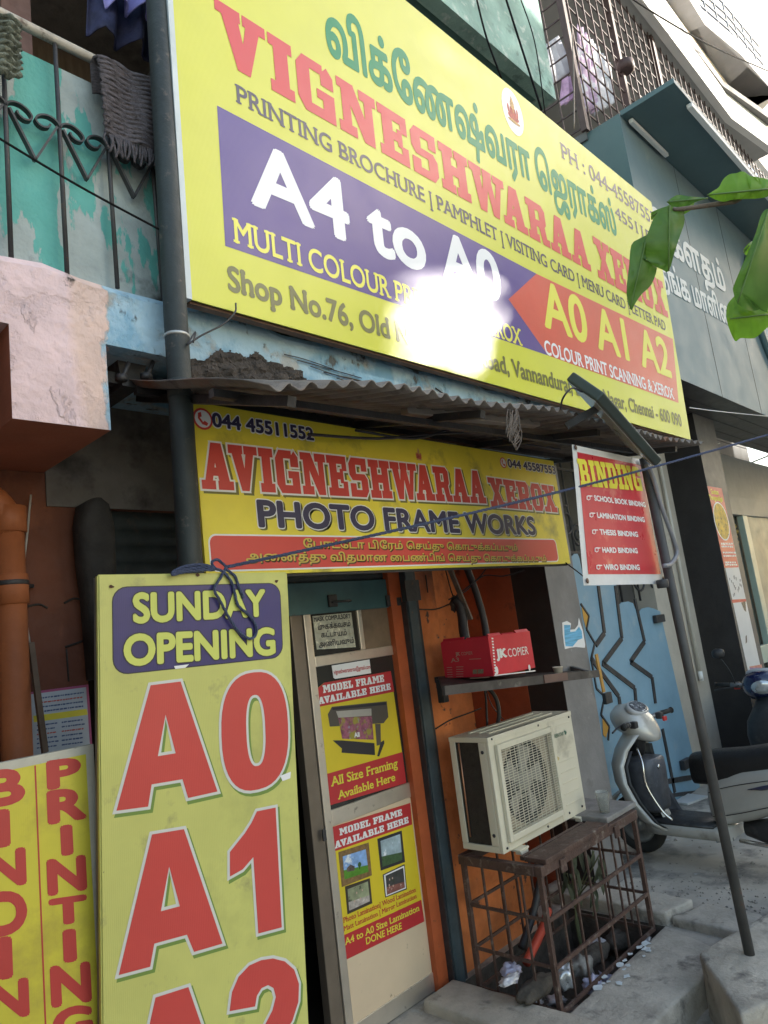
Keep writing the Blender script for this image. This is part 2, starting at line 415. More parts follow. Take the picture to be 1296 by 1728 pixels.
# ------------------------------------------------------------------ the palette
M = {}
M['concrete'] = mat('concrete', (.44, .395, .335), .9, var=.25, vs=2.2, dirt=[((.14, .135, .125), .5, .66, 3.5), ((.42, .41, .38), .62, .7, 14)], bump=.5, bs=60)
M['kerb'] = mat('kerb_concrete', (.44, .395, .33), .92, var=.28, vs=5, dirt=[((.11, .10, .09), .55, .7, 6), ((.62, .64, .63), .69, .73, 9)], bump=.8, bs=45)
M['soil'] = mat('pit_soil', (.09, .075, .06), .95, var=.4, vs=14, bump=1, bs=40)
M['orange'] = peel('orange_wall', (.60, .185, .055), [((.40, .10, .032), .52, .7, 2.2, (1, 1, .6), None), ((.10, .06, .045), .64, .68, 11, (1, 1, 1), None), ((.045, .04, .036), .60, .72, 1.7, (1, 1, .45), None), ((.05, .035, .03), .56, .80, 2.2, (1.4, 1, .5), (2, 1.0, 2.3, .26)), ((.16, .055, .03), .50, .62, 1.3, (1, 1, .5), (0, 2.2, .9, .16))], bump=.5, bs=28)  # last two coats: soot and the recess's shade, painted towards top and left
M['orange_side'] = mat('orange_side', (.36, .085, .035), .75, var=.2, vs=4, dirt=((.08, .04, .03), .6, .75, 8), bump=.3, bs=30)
M['beam'] = peel('beam_paint', (.36, .38, .37), [((.36, .52, .62), .38, .46, 6, (1, 1, 1), None), ((.20, .38, .52), .5, .60, 5, (1, 1, .7), None), ((.13, .14, .14), .61, .66, 12, (1, 1, .6), None), ((.70, .52, .46), .46, .50, 5, (1, 1, .55), (0, 1.16, .86, .5)), ((.72, .55, .56), .46, .62, 2.5, (1, 1, .8), (0, 1.04, .78, .6)), ((.05, .045, .04), .66, .72, 7, (1, 1, .8), (2, 2.66, 2.86, .16))], bump=1, bs=22)
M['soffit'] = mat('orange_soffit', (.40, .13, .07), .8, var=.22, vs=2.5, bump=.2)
M['oldplaster'] = mat('old_plaster', (.17, .155, .14), .9, var=.3, vs=4, dirt=((.05, .045, .04), .5, .68, 5), bump=.7, bs=26)
M['spall'] = mat('spalled_concrete', (.055, .046, .04), .95, var=.5, vs=18, bump=1, bs=30)
M['teal'] = peel('peeling_teal', (.34, .40, .40), [((.11, .38, .345), .525, .54, 3.6, (1.6, 1, .5), None), ((.06, .06, .055), .58, .72, 4, (1, 1, 1), (2, 3.12, 2.78, .22))], bump=.35, bs=60)
M['iron'] = mat('black_iron', (.035, .035, .038), .55, var=.3, vs=12, dirt=((.10, .05, .03), .62, .72, 22), bump=.3, bs=60)
M['rusty'] = mat('rusty_brown_iron', (.085, .047, .036), .62, var=.3, vs=14, dirt=[((.20, .16, .13), .56, .7, 26), ((.05, .03, .025), .6, .7, 9)], bump=.4, bs=70)
M['pole'] = mat('dark_pole', (.022, .030, .030), .6, var=.2, vs=8, dirt=((.12, .10, .08), .6, .72, 20), bump=.2, bs=50)
M['shutter'] = mat('shutter_steel', (.045, .055, .055), .55, var=.25, vs=9, dirt=((.09, .07, .055), .58, .72, 16), metal=.3, bump=.2)
M['shutbar'] = mat('teal_shutter_bar', (.045, .12, .135), .5, var=.2, vs=6, dirt=((.06, .05, .045), .6, .75, 12))
M['guide'] = mat('shutter_guide', (.045, .065, .075), .55, var=.3, vs=10, dirt=((.20, .09, .04), .66, .7, 18))
M['alu'] = mat('aluminium', (.72, .66, .57), .34, metal=.75, var=.08, vs=8, dirt=((.30, .25, .20), .62, .72, 18))
M['alu_dark'] = mat('bronze_aluminium', (.20, .165, .13), .4, metal=.4, var=.12, vs=8)
M['cream'] = mat('cream_panel', (.66, .52, .36), .45, var=.06, vs=3, dirt=((.35, .26, .17), .68, .74, 20))
M['greypil'] = mat('grey_pillar', (.20, .19, .185), .75, var=.18, vs=4, dirt=[((.34, .33, .32), .66, .72, 11), ((.10, .09, .085), .6, .74, 3)], bump=.25, bs=40)
M['blackwall'] = mat('black_painted', (.022, .020, .021), .6, var=.25, vs=5, dirt=((.10, .05, .045), .72, .75, 26), bump=.2)
M['brown'] = mat('brown_cloth', (.13, .10, .075), .9, var=.3, vs=5, stretch=(6, 1, 1))
M['dark'] = mat('dark_interior', (.045, .04, .035), .9, var=.3, vs=2)
M['white'] = mat('white_paint', (.80, .80, .78), .6, var=.05, vs=3)
M['yel'] = flex('yellow_flex', (.72, .72, .055), .40, var=.05)
M['black'] = mat('black_print', (.03, .028, .035), .5, var=0)
M['red'] = flex('red_print', (.64, .06, .045), .42)
M['whitep'] = mat('white_print', (.80, .80, .80), .5, var=.03)
M['yelp'] = mat('yellow_print', (.74, .66, .06), .5, var=.03)

# ------------------------------------------------------------------ the ground
YW = 2.6; ZG = -.13
PIT_X0, PIT_X1, PIT_Y0, PIT_Y1 = 2.80, 3.88, 1.965, 2.56
b = MB(); G = 60
ZL, XE, YE = -.26, 4.13, 1.64                               # the street edge lies a step lower in front of the pit
xs = [-G, PIT_X0, PIT_X1, XE, G+20]; ys = [-G, YE, PIT_Y0, PIT_Y1, G]
for i in range(4):
    for j in range(4):
        if (i, j) == (1, 2): continue
        z_ = ZL if i < 3 and j == 0 else ZG
        b.face([(xs[i], ys[j], z_), (xs[i+1], ys[j], z_), (xs[i+1], ys[j+1], z_), (xs[i], ys[j+1], z_)])
b.face([(-G, YE, ZL), (XE, YE, ZL), (XE, YE, ZG), (-G, YE, ZG)]); b.face([(XE, -G, ZL), (XE, YE, ZL), (XE, YE, ZG), (XE, -G, ZG)])
g = b.build('pavement', M['concrete']); tag(g, kind='structure')
b = MB(); z = -.42
n = 14
grid = [[(PIT_X0+(PIT_X1-PIT_X0)*i/n, PIT_Y0+(PIT_Y1-PIT_Y0)*j/n, z+random.uniform(0, .06)+.05*math.sin(i*.9+j)) for j in range(n+1)] for i in range(n+1)]
for i in range(n):
    for j in range(n): b.face([grid[i][j], grid[i+1][j], grid[i+1][j+1], grid[i][j+1]])
for a, c in (((PIT_X0, PIT_Y0), (PIT_X1, PIT_Y0)), ((PIT_X1, PIT_Y0), (PIT_X1, PIT_Y1)), ((PIT_X1, PIT_Y1), (PIT_X0, PIT_Y1)), ((PIT_X0, PIT_Y1), (PIT_X0, PIT_Y0))):
    b.face([(*a, z-.1), (*c, z-.1), (*c, ZG), (*a, ZG)])
tag(b.build('pit_ground', M['soil']), kind='structure')
b = MB(); b.box((-40, -5.2, ZL+.004), (XE-.01, -1.3, ZL+.008)); tag(b.build('road', mat('asphalt', (.05, .05, .05), .9, var=.3, vs=8, bump=.5)), kind='structure')

def rough_slab(name, pts, z0, z1, label, cat, m, amp=.009, bev=.012):
    """a worn concrete block on the ground, outline pts"""
    bm = MB(); bm.prism([(x, y, z0) for x, y in pts], (0, 0, z1-z0))
    bmesh.ops.bevel(bm.bm, geom=list(bm.bm.edges), offset=bev, segments=2, affect='EDGES', profile=.5)
    bmesh.ops.subdivide_edges(bm.bm, edges=[e for e in bm.bm.edges if e.calc_length() > .12], cuts=7, use_grid_fill=True)
    bmesh.ops.subdivide_edges(bm.bm, edges=[e for e in bm.bm.edges if e.calc_length() > .05], cuts=1, use_grid_fill=True)
    from mathutils import noise as _nz
    for v in bm.bm.verts:
        q_ = v.co; n1 = _nz.noise_vector(q_*7)*amp*1.3 + _nz.noise_vector(q_*26)*amp*.45 + _nz.noise_vector(q_*70)*amp*.15
        v.co = q_ + Vector((n1.x, n1.y, n1.z*.7))
    c = pts[0]
    for f in bm.bm.faces: f.smooth = True
    o = bm.build(name, m, loc=(c[0], c[1], z0)); return tag(o, label, cat)

# ------------------------------------------------------------------ the shop's own building
sb = thing('shop_building', 'old copy shop building with orange walls and a peeling blue beam over the door', 'building', (2.2, 2.6, ZG))
DX0, DX1 = at(146, 1100, Y=2.6).x, at(697, 1323, Y=2.6).x; DXJ = at(724, 1323, Y=2.6).x                                       # the shutter opening
b = MB()
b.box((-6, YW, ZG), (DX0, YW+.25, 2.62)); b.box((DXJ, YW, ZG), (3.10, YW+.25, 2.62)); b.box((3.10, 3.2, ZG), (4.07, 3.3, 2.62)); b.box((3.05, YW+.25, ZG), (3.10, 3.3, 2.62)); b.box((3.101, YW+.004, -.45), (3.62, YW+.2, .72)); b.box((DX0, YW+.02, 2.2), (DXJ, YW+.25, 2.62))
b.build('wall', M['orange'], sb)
b = MB(); b.box((DX1, YW-.004, ZG), (DXJ, YW+.2, 2.2)); b.build('door_jamb', mat('red_orange_jamb', (.46, .10, .03), .6, var=.2, vs=5, dirt=((.10, .05, .03), .66, .72, 14), bump=.2), sb)
b = MB(); b.box((DX0, YW+.26, ZG+.002), (DXJ, 5.2, ZG+.01)); b.box((DX0, 5.2, ZG), (DXJ, 5.3, 2.6)); b.box((DX0-.1, YW+.26, ZG), (DX0, 5.2, 2.6)); b.box((DXJ, YW+.26, ZG), (2.83, 5.2, 2.6)); b.box((DX0, YW+.26, 2.5), (DXJ, 5.2, 2.6))
b.build('interior', M['dark'], sb)
b = MB(); b.box((-.2, .95, ZG), (.2, YW-.001, 2.9)); b.build('added_shade_wall', M['oldplaster'], sb)  # added wall out of view, there to shade the left orange wall
# beam and the slab it carries
b = MB()
nx = 90; z0b, z1b = 2.612, 2.835
def jag(x, k): return .010*math.sin(x*9+k)+.007*math.sin(x*31+k*2)
top = [(-6+i*(10.4)/nx) for i in range(nx+1)]
fr = [[(x, 2.05, z0b), (x, 2.05, z0b+.05), (x, 2.05, z1b-.03+jag(x, 1)), (x, 2.075, z1b+jag(x, 1)), (x, 2.60, z1b), (x, 2.60, z0b)] for x in top]
b.loft(fr)
for f in b.bm.faces: f.smooth = False
bm_beam = b.build('beam', M['beam'], sb)
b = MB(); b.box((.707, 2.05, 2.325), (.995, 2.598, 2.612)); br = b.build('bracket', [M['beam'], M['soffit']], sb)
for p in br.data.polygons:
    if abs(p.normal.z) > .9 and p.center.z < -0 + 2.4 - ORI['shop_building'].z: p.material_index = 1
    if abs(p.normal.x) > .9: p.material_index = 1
b = MB(); b.box((1.0, 2.592, 2.2), (3.09, 2.599, 2.611)); b.build('plaster_band', M['oldplaster'], sb)
# where the beam has spalled: lumps of bare concrete
b = MB()
def lump(b, c, r, n=7):
    rings = []
    for j in range(1, n):
        t = math.pi*j/n; rings.append([Vector(c)+Vector((r[0]*math.sin(t)*math.cos(a)*random.uniform(.75, 1.2), r[1]*math.sin(t)*math.sin(a)*random.uniform(.8, 1.1), r[2]*math.cos(t)*random.uniform(.75, 1.2))) for a in [2*math.pi*k/11 for k in range(11)]])
    b.loft(rings)

sp_ = [(300+x/2.592, 580+y/2.592) for x, y in ((38, 72), (120, 76), (125, 60), (180, 26), (198, 42), (222, 36), (290, 66), (330, 44), (365, 60), (400, 86), (440, 92), (480, 110), (540, 124), (545, 150), (585, 172), (40, 172))]
BQ = Frame((0, 2.05, 0), (1, 0, 0), (0, 0, 1)); su = [BQ.uv(*q) for q in sp_]
ua_, ub_, va_, vb_ = min(q[0] for q in su), max(q[0] for q in su), min(q[1] for q in su), max(q[1] for q in su)
gn = 70; gm = 24; vs_ = {}
def sv(i, j):
    if (i, j) not in vs_:
        u, v = ua_+(ub_-ua_)*i/gn, va_+(vb_-va_)*j/gm
        vs_[i, j] = b._v(BQ.p(u+random.uniform(-.004, .004), v+random.uniform(-.004, .004), .004+.012*abs(math.sin(u*37+v*21)*math.sin(v*63-u*17))+random.uniform(0, .007)))
    return vs_[i, j]
for i in range(gn):
    for j in range(gm):
        if inside((ua_+(ub_-ua_)*(i+.5)/gn, va_+(vb_-va_)*(j+.5)/gm), su): b.bm.faces.new((sv(i, j), sv(i+1, j), sv(i+1, j+1), sv(i, j+1)))
b.build('spalled_patch', M['spall'], sb)
b = MB()
for k in range(5):
    a = at(480+k*22, 598+k*10, Y=2.04); c = at(560+k*50, 622+k*16, Y=2.04)
    b.tube(curve_pts([a, a.lerp(c, .4)+Vector((0, 0, random.uniform(-.02, .02))), c], 4), .0025, 4)
a = [at(x, y, Y=2.046) for x, y in ((735, 655), (760, 672), (790, 680), (810, 690), (830, 690))]; b.tube(a, .004, 4)
b.build('paint_crack', M['spall'], sb)
# pillar at the right
b = MB(); b.box((4.07, 2.46, ZG), (4.44, 3.25, 2.611)); pil = b.build('pillar', [M['greypil'], M['blackwall']], sb)
for p in pil.data.polygons:
    if p.normal.x < -.9: p.material_index = 1
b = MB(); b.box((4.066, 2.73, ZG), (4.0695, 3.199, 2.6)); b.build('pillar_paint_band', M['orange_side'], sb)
b = MB()                                                     # the balcony behind the sign
b.box((-6, 2.12, 2.85), (1.9, 2.135, 3.63)); b.build('balcony_panel', M['teal'], sb)
b = MB(); b.box((-6, 3.3, 2.84), (4.4, 3.4, 5.46)); b.build('balcony_back_wall', M['brown'], sb)
b = MB(); b.box((-6, 2.15, 4.9), (4.75, 3.3, 5.0)); b.build('balcony_ceiling', M['oldplaster'], sb)
b = MB(); b.box((-6, 2.8, 5.0), (4.7, 3.3, 9)); b.build('upper_wall', mat('upper_plaster', (.30, .33, .31), .9, var=.2, vs=3), sb)
b = MB(); b.box((1.9, 2.3, 2.84), (4.4, 3.29, 4.9)); b.build('sign_backing_wall', M['oldplaster'], sb)
p0 = at(939, 169, Y=2.1)
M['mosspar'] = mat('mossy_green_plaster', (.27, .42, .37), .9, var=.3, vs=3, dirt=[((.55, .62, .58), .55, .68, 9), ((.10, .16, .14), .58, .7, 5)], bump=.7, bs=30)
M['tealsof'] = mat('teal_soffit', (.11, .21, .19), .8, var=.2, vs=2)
b = MB(); b.box((-6, 2.1, p0.z), (p0.x, 2.2, p0.z+1.05)); b.box((p0.x-.12, 2.2, p0.z), (p0.x, 2.8, p0.z+1.05)); b.build('upper_parapet', M['mosspar'], sb)
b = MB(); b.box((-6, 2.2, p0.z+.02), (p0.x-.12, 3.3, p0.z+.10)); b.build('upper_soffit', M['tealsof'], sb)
# railing
rl = MB(); rp = [at(x, y, Y=2.085) for x, y in ((0, 26), (40, 44), (165, 102), (262, 140))]
d = (rp[2]-rp[1]); zt = (rp[1].z+rp[2].z)/2
rl.tube([(-3, 2.085, zt), (1.9, 2.085, zt)], .017, 10); rail = rl.build('railing', mat('worn_rail', (.42, .41, .37), .5, var=.2, vs=12, dirt=((.12, .10, .09), .6, .7, 20)), sb, smooth=True)
xb = [at(x, y, Y=2.085).x for x, y in ((12, 260), (104, 260), (190, 290), (263, 350))]
dx = (xb[3]-xb[0])/3
for k in range(-3, 7):
    x = xb[0]+dx*k
    rb = MB(); rb.tube([(x, 2.085, 2.84), (x, 2.085, zt)], .0075, 8); rb.build('railing_bar', M['iron'], sb, smooth=True)
zs = at(104, 218, Y=2.085).z
for k in range(-3, 6):
    x0 = xb[0]+dx*k; s = MB()
    for sg in (1, -1):
        hx = dx/2; pts = [(x0+dx/2-sg*hx*(1-a_), 2.085, zs+hx*e_) for a_, e_ in ((.0, .0), (.10, .16), (.3, .27), (.55, .27), (.80, .14), (.93, -.06), (.86, -.24), (.66, -.31), (.46, -.22), (.38, -.06))]
        pts = curve_pts(pts, 4)
        for a, c in zip(pts, pts[1:]): s.bar(a, c, .006, .02, up=(0, 1, 0))
    V = [(x0+.01, 2.085, zs-.005), (x0+dx*.5, 2.085, zs-.155), (x0+dx-.01, 2.085, zs-.005)]
    for a, c in zip(V, V[1:]): s.bar(a, c, .007, .02, up=(0, 1, 0))
    s.build('railing_scroll', M['iron'], sb)
# shutter rolled up over the door
sh = MB(); z = 1.875
prof = []
while z < 2.36:
    for q in range(6): prof.append((2.64-.011*math.sin(math.pi*q/6)**1, z+.065*q/6))
    z += .065
sh.loft([[(x, y, zz) for y, zz in prof] for x in (DX0, DX1+.01)], cap=False, closed=False)
so = sh.build('roller_shutter', M['shutter'], sb)
z0s, z1s = at(600, 1030, Y=2.62).z, at(600, 995, Y=2.62).z
sh = MB(); sh.box((DX0, 2.612, z0s), (DX1, 2.632, 1.88), .003); sh.build('bottom_bar', M['shutbar'], so)
sh = MB()
for px in (560, 657): 
    p = at(px, 1014, Y=2.61); sh.box((p.x-.028, 2.598, p.z-.03), (p.x+.028, 2.612, p.z+.03), .004)
p = at(672, 1015, Y=2.6); sh.box((p.x-.015, 2.592, p.z-.022), (p.x+.02, 2.611, p.z+.022), .004); sh.build('lock', M['iron'], so)
sh = MB(); p = at(575, 1015, Y=2.6); sh.tube([(p.x-.06, 2.612, p.z), (p.x-.06, 2.59, p.z), (p.x+.06, 2.59, p.z), (p.x+.06, 2.612, p.z)], .006, 6); sh.build('handle', M['iron'], so)
gxa, gxb = at(713, 1200, Y=2.55).x, at(727, 1200, Y=2.55).x
sh = MB(); sh.box((gxa, 2.55, ZG), (gxb, 2.596, 2.3), .004); sh.build('shutter_guide', M['guide'], sb)
sh = MB(); sh.box((gxb, 2.565, ZG), (gxb+.035, 2.597, 2.3), .003); sh.box((gxa-.02, 2.54, 1.75), (gxb+.03, 2.548, 1.86)); sh.box((gxa-.012, 2.56, ZG), (gxa-.001, 2.596, 1.75)); sh.build('guide_angle', M['iron'], sb)
sa_, sc_ = at(132, 850, Y=2.5), at(200, 1000, Y=2.5)
sh = MB(); sh.loft([ell(((sa_.x+sc_.x)/2, 2.53, z_), ((sc_.x-sa_.x)/2*k_, 0, 0), (0, .06, 0), 16, 3) for z_, k_ in ((sc_.z-.3, .7), (sc_.z, .85), (sc_.z+.1, 1), (sa_.z-.08, 1.05), (sa_.z, .8), (sa_.z+.02, .3))]); sh.build('dark_sack', mat('grimy_sack', (.035, .032, .03), .8, var=.4, vs=7, bump=.5), sb)  # the dark sack beside the shutter
# cracks and lines scored in the orange plaster
b = MB()
for pts in (((702, 1028), (735, 1028), (762, 1018), (785, 1012)), ((752, 962), (758, 985), (763, 1002), (770, 1018)), ((718, 970), (722, 1000)), ((735, 1230), (760, 1215), (792, 1203), (812, 1195)), ((108, 1018), (125, 1010), (140, 1013)), ((110, 1092), (145, 1080)), ((112, 1095), (116, 1150)), ((40, 1025), (65, 1020), (80, 1026))):
    b.tube(curve_pts([at(x, y, Y=YW-.002) for x, y in pts], 4), .004, 4)
b.build('plaster_crack', M['spall'], sb)

# ------------------------------------------------------------------ aluminium shop door
YD = 2.63
def dpt(x, y): return at(x, y, Y=YD)
DF = Frame((0, YD, 0), (1, 0, 0), (0, 0, 1))
xl0, xl1 = dpt(511, 1041).x, dpt(523, 1041).x
xr = (dpt(667, 1110).x+dpt(696, 1340).x)/2; xr1 = xr+.055
zbot = -.10; ztr0 = dpt(600, 1115).z; ztr1 = dpt(600, 1098).z; zmr0, zmr1 = dpt(620, 1372).z, dpt(620, 1345).z
zlo0 = ZG+.005; zlo1 = dpt(640, 1700).z
door = thing('shop_door', 'aluminium framed glass shop door with two posters, standing half open', 'door', ((xl0+xr1)/2, YD, ZG))
b = MB()
b.box((xl0, YD-.006, zlo0), (xl1+.0, YD+.03, 1.85), .003); b.box((xr, YD-.006, zlo0), (xr1, YD+.03, 1.85), .003)
b.box((xl1, YD-.005, ztr0), (xr, YD+.028, ztr1), .003); b.box((xl1, YD-.005, zmr0), (xr, YD+.028, zmr1), .003); b.box((xl1, YD-.005, zlo0), (xr, YD+.028, zlo1), .003)
xm = dpt(605, 1060).x; b.box((xm, YD-.004, ztr1), (xm+.03, YD+.027, 1.84), .003)
fr_o = b.build('frame', M['alu'], door)
b = MB(); b.box((xl0-.075, YD+.0, zlo0), (xl0-.004, YD+.05, 1.85), .004); b.build('edge_stile', M['alu_dark'], door)
M['glass'] = mat('dark_glass', (.035, .032, .028), .06, var=0, spec=.6)
b = MB(); b.box((xl1, YD+.004, zmr1), (xr, YD+.009, ztr0)); b.box((xl1, YD+.004, ztr1), (xm, YD+.009, 1.84)); b.build('pane', M['glass'], door)
b = MB(); b.box((xl1, YD+.0, zlo1), (xr, YD+.009, zmr0)); b.build('lower_panel', M['cream'], door)
b = MB(); b.box((xm+.03, YD+.0, ztr1), (xr, YD+.009, 1.84)); b.build('upper_panel', mat('brown_board', (.20, .14, .09), .6, var=.2, vs=12, dirt=((.4, .36, .3), .7, .74, 30)), door)
b = MB(); p = dpt(541, 1408); b.box((p.x-.01, YD-.03, p.z-.025), (p.x+.01, YD-.019, p.z+.025), .003); b.build('lock', M['iron'], door)
# posters on the door
def cp(x, y): return (480+x/4.32, 960+y/4.32)
def cq(x, y): return (520+x/4.235, 1320+y/4.235)
def board_mesh(F, pts, t, name, m, parent, z=0):
    """thin board with outline pts (u,v) in frame F, its front face at z"""
    b = MB(); b.prism([F.p(u, v, z-t) for u, v in pts], F.n*t); return b.build(name, m, parent)
def fquad(F, pts): return [F.uv(*p) for p in pts]
M['postred'] = mat('poster_red', (.50, .035, .04), .4, var=.05, vs=5); M['postyel'] = mat('poster_yellow', (.72, .56, .03), .4, var=.05, vs=5)
PF = Frame((0, YD+.002, 0), (1, 0, 0), (0, 0, 1))
t = thing('door_poster', 'yellow and red poster with a large printer, in the middle door pane', 'poster', PF.p(*PF.uv(610, 1230)))
board_mesh(PF, fquad(PF, [cp(225, 885), cp(290, 830), cp(775, 745), cp(888, 1560), cp(310, 1730)]), .002, 'sheet', M['postyel'], t)
k = Ink(PF, .0004); k.px([cp(225, 885), cp(290, 830), cp(775, 745), cp(800, 895), cp(240, 1008)]); k.build('red_band', M['postred'], t); k = Ink(PF, .0004); k.px([cp(290, 1500), cp(858, 1335), cp(888, 1560), cp(310, 1730)]); k.build('red_band', M['postred'], t)
k = Ink(PF, .001)
k.text(block('MODEL FRAME'), cp(282, 906), cp(727, 822), cp(275, 850), cap=10); k.build('heading', M['whitep'], t); k = Ink(PF, .001); k.text(block('AVAILABLE HERE'), cp(247, 990), cp(775, 880), cp(243, 938), cap=10); k.build('heading', M['whitep'], t)
k = Ink(PF, .001)
k.text(pieces('All Size Framing', .018, 1), cp(340, 1587), cp(828, 1443), cp(335, 1520)); k.build('lower_lettering', M['yelp'], t); k = Ink(PF, .001); k.text(pieces('Available Here', .018, 1), cp(390, 1682), cp(808, 1542), cp(388, 1622)); k.build('lower_lettering', M['yelp'], t)
k = Ink(PF, .0008)
k.px([cp(315, 1060), cp(345, 1005), cp(745, 965), cp(757, 1080), cp(722, 1125), cp(330, 1150)]); k.px([cp(660, 1130), cp(700, 1130), cp(703, 1280), cp(672, 1290)]); k.build('printer_picture', mat('printer_grey', (.10, .085, .07), .4, var=.1), t)
k = Ink(PF, .0011); k.px([cp(350, 1250), cp(420, 1250), cp(655, 1270), cp(660, 1358), cp(415, 1340), cp(418, 1310)]); k.px([cp(700, 1265), cp(725, 1248), cp(728, 1270), cp(690, 1368), cp(675, 1365)]); k.px([cp(345, 1012), cp(740, 972), cp(742, 990), cp(350, 1030)]); k.build('printer_shadow_parts', M['black'], t)
k = Ink(PF, .0012); k.px([cp(375, 1038), cp(632, 1018), cp(634, 1070), cp(392, 1085)]); k.build('printer_tray', mat('tray_grey', (.45, .42, .37), .4, var=.1), t)
k = Ink(PF, .0014); k.px([cp(390, 1085), cp(636, 1075), cp(650, 1245), cp(420, 1238)])
M['photo'] = mat('printed_photo', (.32, .10, .16), .4, var=.6, vs=30, dirt=[((.35, .30, .05), .5, .6, 26), ((.30, .35, .42), .6, .66, 34), ((.05, .14, .05), .62, .68, 30)])
k.build('printed_sheet', M['photo'], t)
k = Ink(PF, .0017); k.text(pieces('All', .05), cp(508, 1228), cp(548, 1222), cp(508, 1195)); k.build('sheet_word', M['whitep'], t)
t = thing('door_poster', 'poster with four framed pictures and a yellow middle, on the lower cream door panel', 'poster', PF.p(*PF.uv(640, 1480)))
P2 = Frame((0, YD-.0015, 0), (1, 0, 0), (0, 0, 1))
board_mesh(P2, fquad(P2, [cq(155, 325), cq(730, 148), cq(830, 995), cq(258, 1275)]), .001, 'sheet', M['postyel'], t)
k = Ink(P2, .0004); k.px([cq(155, 325), cq(730, 148), cq(743, 302), cq(172, 500)]); k.build('red_band', M['postred'], t); k = Ink(P2, .0004); k.px([cq(240, 1100), cq(808, 840), cq(830, 995), cq(258, 1275)]); k.build('red_band', M['postred'], t)
k = Ink(P2, .001); k.text(block('MODEL FRAME'), cq(225, 382), cq(672, 236), cq(220, 332), cap=10); k.build('heading', M['whitep'], t); k = Ink(P2, .001); k.text(block('AVAILABLE HERE'), cq(190, 476), cq(718, 290), cq(187, 425), cap=10); k.build('heading', M['whitep'], t)
k = Ink(P2, .001)
k.text(pieces('Photo Lamination| Wood Lamination', .012, 1), cq(252, 1006), cq(770, 782), cq(250, 968)); k.build('red_lettering', M['postred'], t); k = Ink(P2, .001); k.text(pieces('Matt Lamination | Mirror Lamination', .012, 1), cq(255, 1066), cq(775, 827), cq(253, 1030)); k.build('red_lettering', M['postred'], t)
k = Ink(P2, .001); k.text(pieces('A4 to A0 Size Lamination', .018, 1), cq(262, 1166), cq(795, 916), cq(258, 1118)); k.build('lower_lettering', M['yelp'], t); k = Ink(P2, .001); k.text(pieces('DONE HERE', .018, 1), cq(415, 1160), cq(670, 1046), cq(412, 1112)); k.build('lower_lettering', M['yelp'], t)
pics = [([(215, 500), (432, 430), (455, 665), (240, 750)], [(245, 530), (410, 478), (430, 640), (258, 695)], mat('gilt', (.22, .13, .05), .5, var=.4, vs=60), (.25, .42, .75), (.10, .28, .03)),
        ([(493, 405), (668, 345), (692, 570), (518, 632)], [(515, 420), (655, 370), (672, 555), (530, 605)], M['black'], (.35, .45, .5), (.06, .12, .05)),
        ([(262, 745), (440, 685), (458, 865), (280, 945)], [(280, 765), (425, 708), (440, 850), (292, 918)], mat('dark_frame', (.05, .04, .03), .5, var=0), (.30, .33, .20), (.45, .40, .36)),
        ([(532, 660), (688, 585), (705, 765), (550, 825)], [(552, 668), (678, 610), (690, 752), (562, 805)], M['black'], (.06, .06, .06), (.25, .10, .08))]
for i, (o_, i_, fm, c1, c2) in enumerate(pics):
    k = Ink(P2, .0008+.00001*i); k.px([cq(*q) for q in o_]); po = k.build('picture_frame', fm, t)
    a, b_, c, d = i_; mid = lambda p, q, s: (p[0]+(q[0]-p[0])*s, p[1]+(q[1]-p[1])*s)
    if i == 3:
        k = Ink(P2, .0012); wv = [(540, 664), (684, 596), (698, 758), (555, 816)]; k.px([cq(*q) for q in wv]); k.build('picture_mount', M['whitep'], po)
    l, r = mid(a, d, .6), mid(b_, c, .7)
    k = Ink(P2, .0018); k.px([cq(*q) for q in (a, b_, r, l)]); k.build('picture_sky', mat('picture_upper', c1, .4, var=.3, vs=25, dirt=((.8, .85, .9) if i < 2 else (.05, .06, .04), .58, .66, 22)), po)
    k = Ink(P2, .0018); k.px([cq(*q) for q in (l, r, c, d)]); k.build('picture_land', mat('picture_lower', c2, .4, var=.35, vs=40, dirt=((.05, .06, .04) if i < 2 else (.7, .66, .62), .58, .64, 40)), po)
    if i == 0:
        k = Ink(P2, .0022); k.poly(disc(P2.uv(*cq(365, 588)), .011, 12)); k.px([cq(362, 590), cq(369, 590), cq(370, 622), cq(362, 622)]); k.build('picture_tree', mat('pt', (.03, .09, .02), .5, var=0), po)
        k = Ink(P2, .0022); k.px([cq(275, 640), cq(275, 612), cq(300, 588), cq(330, 600), cq(330, 630)]); k.build('picture_house', mat('ph', (.12, .09, .08), .5, var=.5, vs=60), po)
    if i in (2, 3):
        k = Ink(P2, .0022)
        for cx, cy in (((345, 790), (385, 770), (372, 830), (330, 850)) if i == 2 else ((580, 695), (600, 685), (578, 735), (605, 740))): k.poly(disc(P2.uv(*cq(cx, cy)), .004, 10, .005))
        k.build('picture_faces', mat('skin_print', (.55, .38, .30), .5, var=0), po)
t = thing('mask_notice', 'crumpled plastic covered notice about masks, in the top door pane', 'notice', PF.p(*PF.uv(564, 1065)))
board_mesh(PF, fquad(PF, [cp(205, 345), cp(487, 318), cp(520, 570), cp(237, 588)]), .0015, 'sheet', mat('plastic_sleeve', (.50, .50, .40), .22, var=.25, vs=30, dirt=((.85, .83, .66), .56, .64, 28), coat=.6, bump=.8, bs=22), t)
k = Ink(PF, .0008); k.text(pieces('MASK COMPULSORY', .03), cp(215, 385), cp(482, 358), cp(213, 352))
for s, a, c in (('முகக்கவசம்', (245, 445), (482, 415)), ('கட்டாயம்', (268, 500), (455, 482)), ('அணியவும்', (250, 570), (508, 538))): k.text(pieces(s, .025), cp(*a), cp(*c), cp(a[0], a[1]-38))
k.build('lettering', M['black'], t)
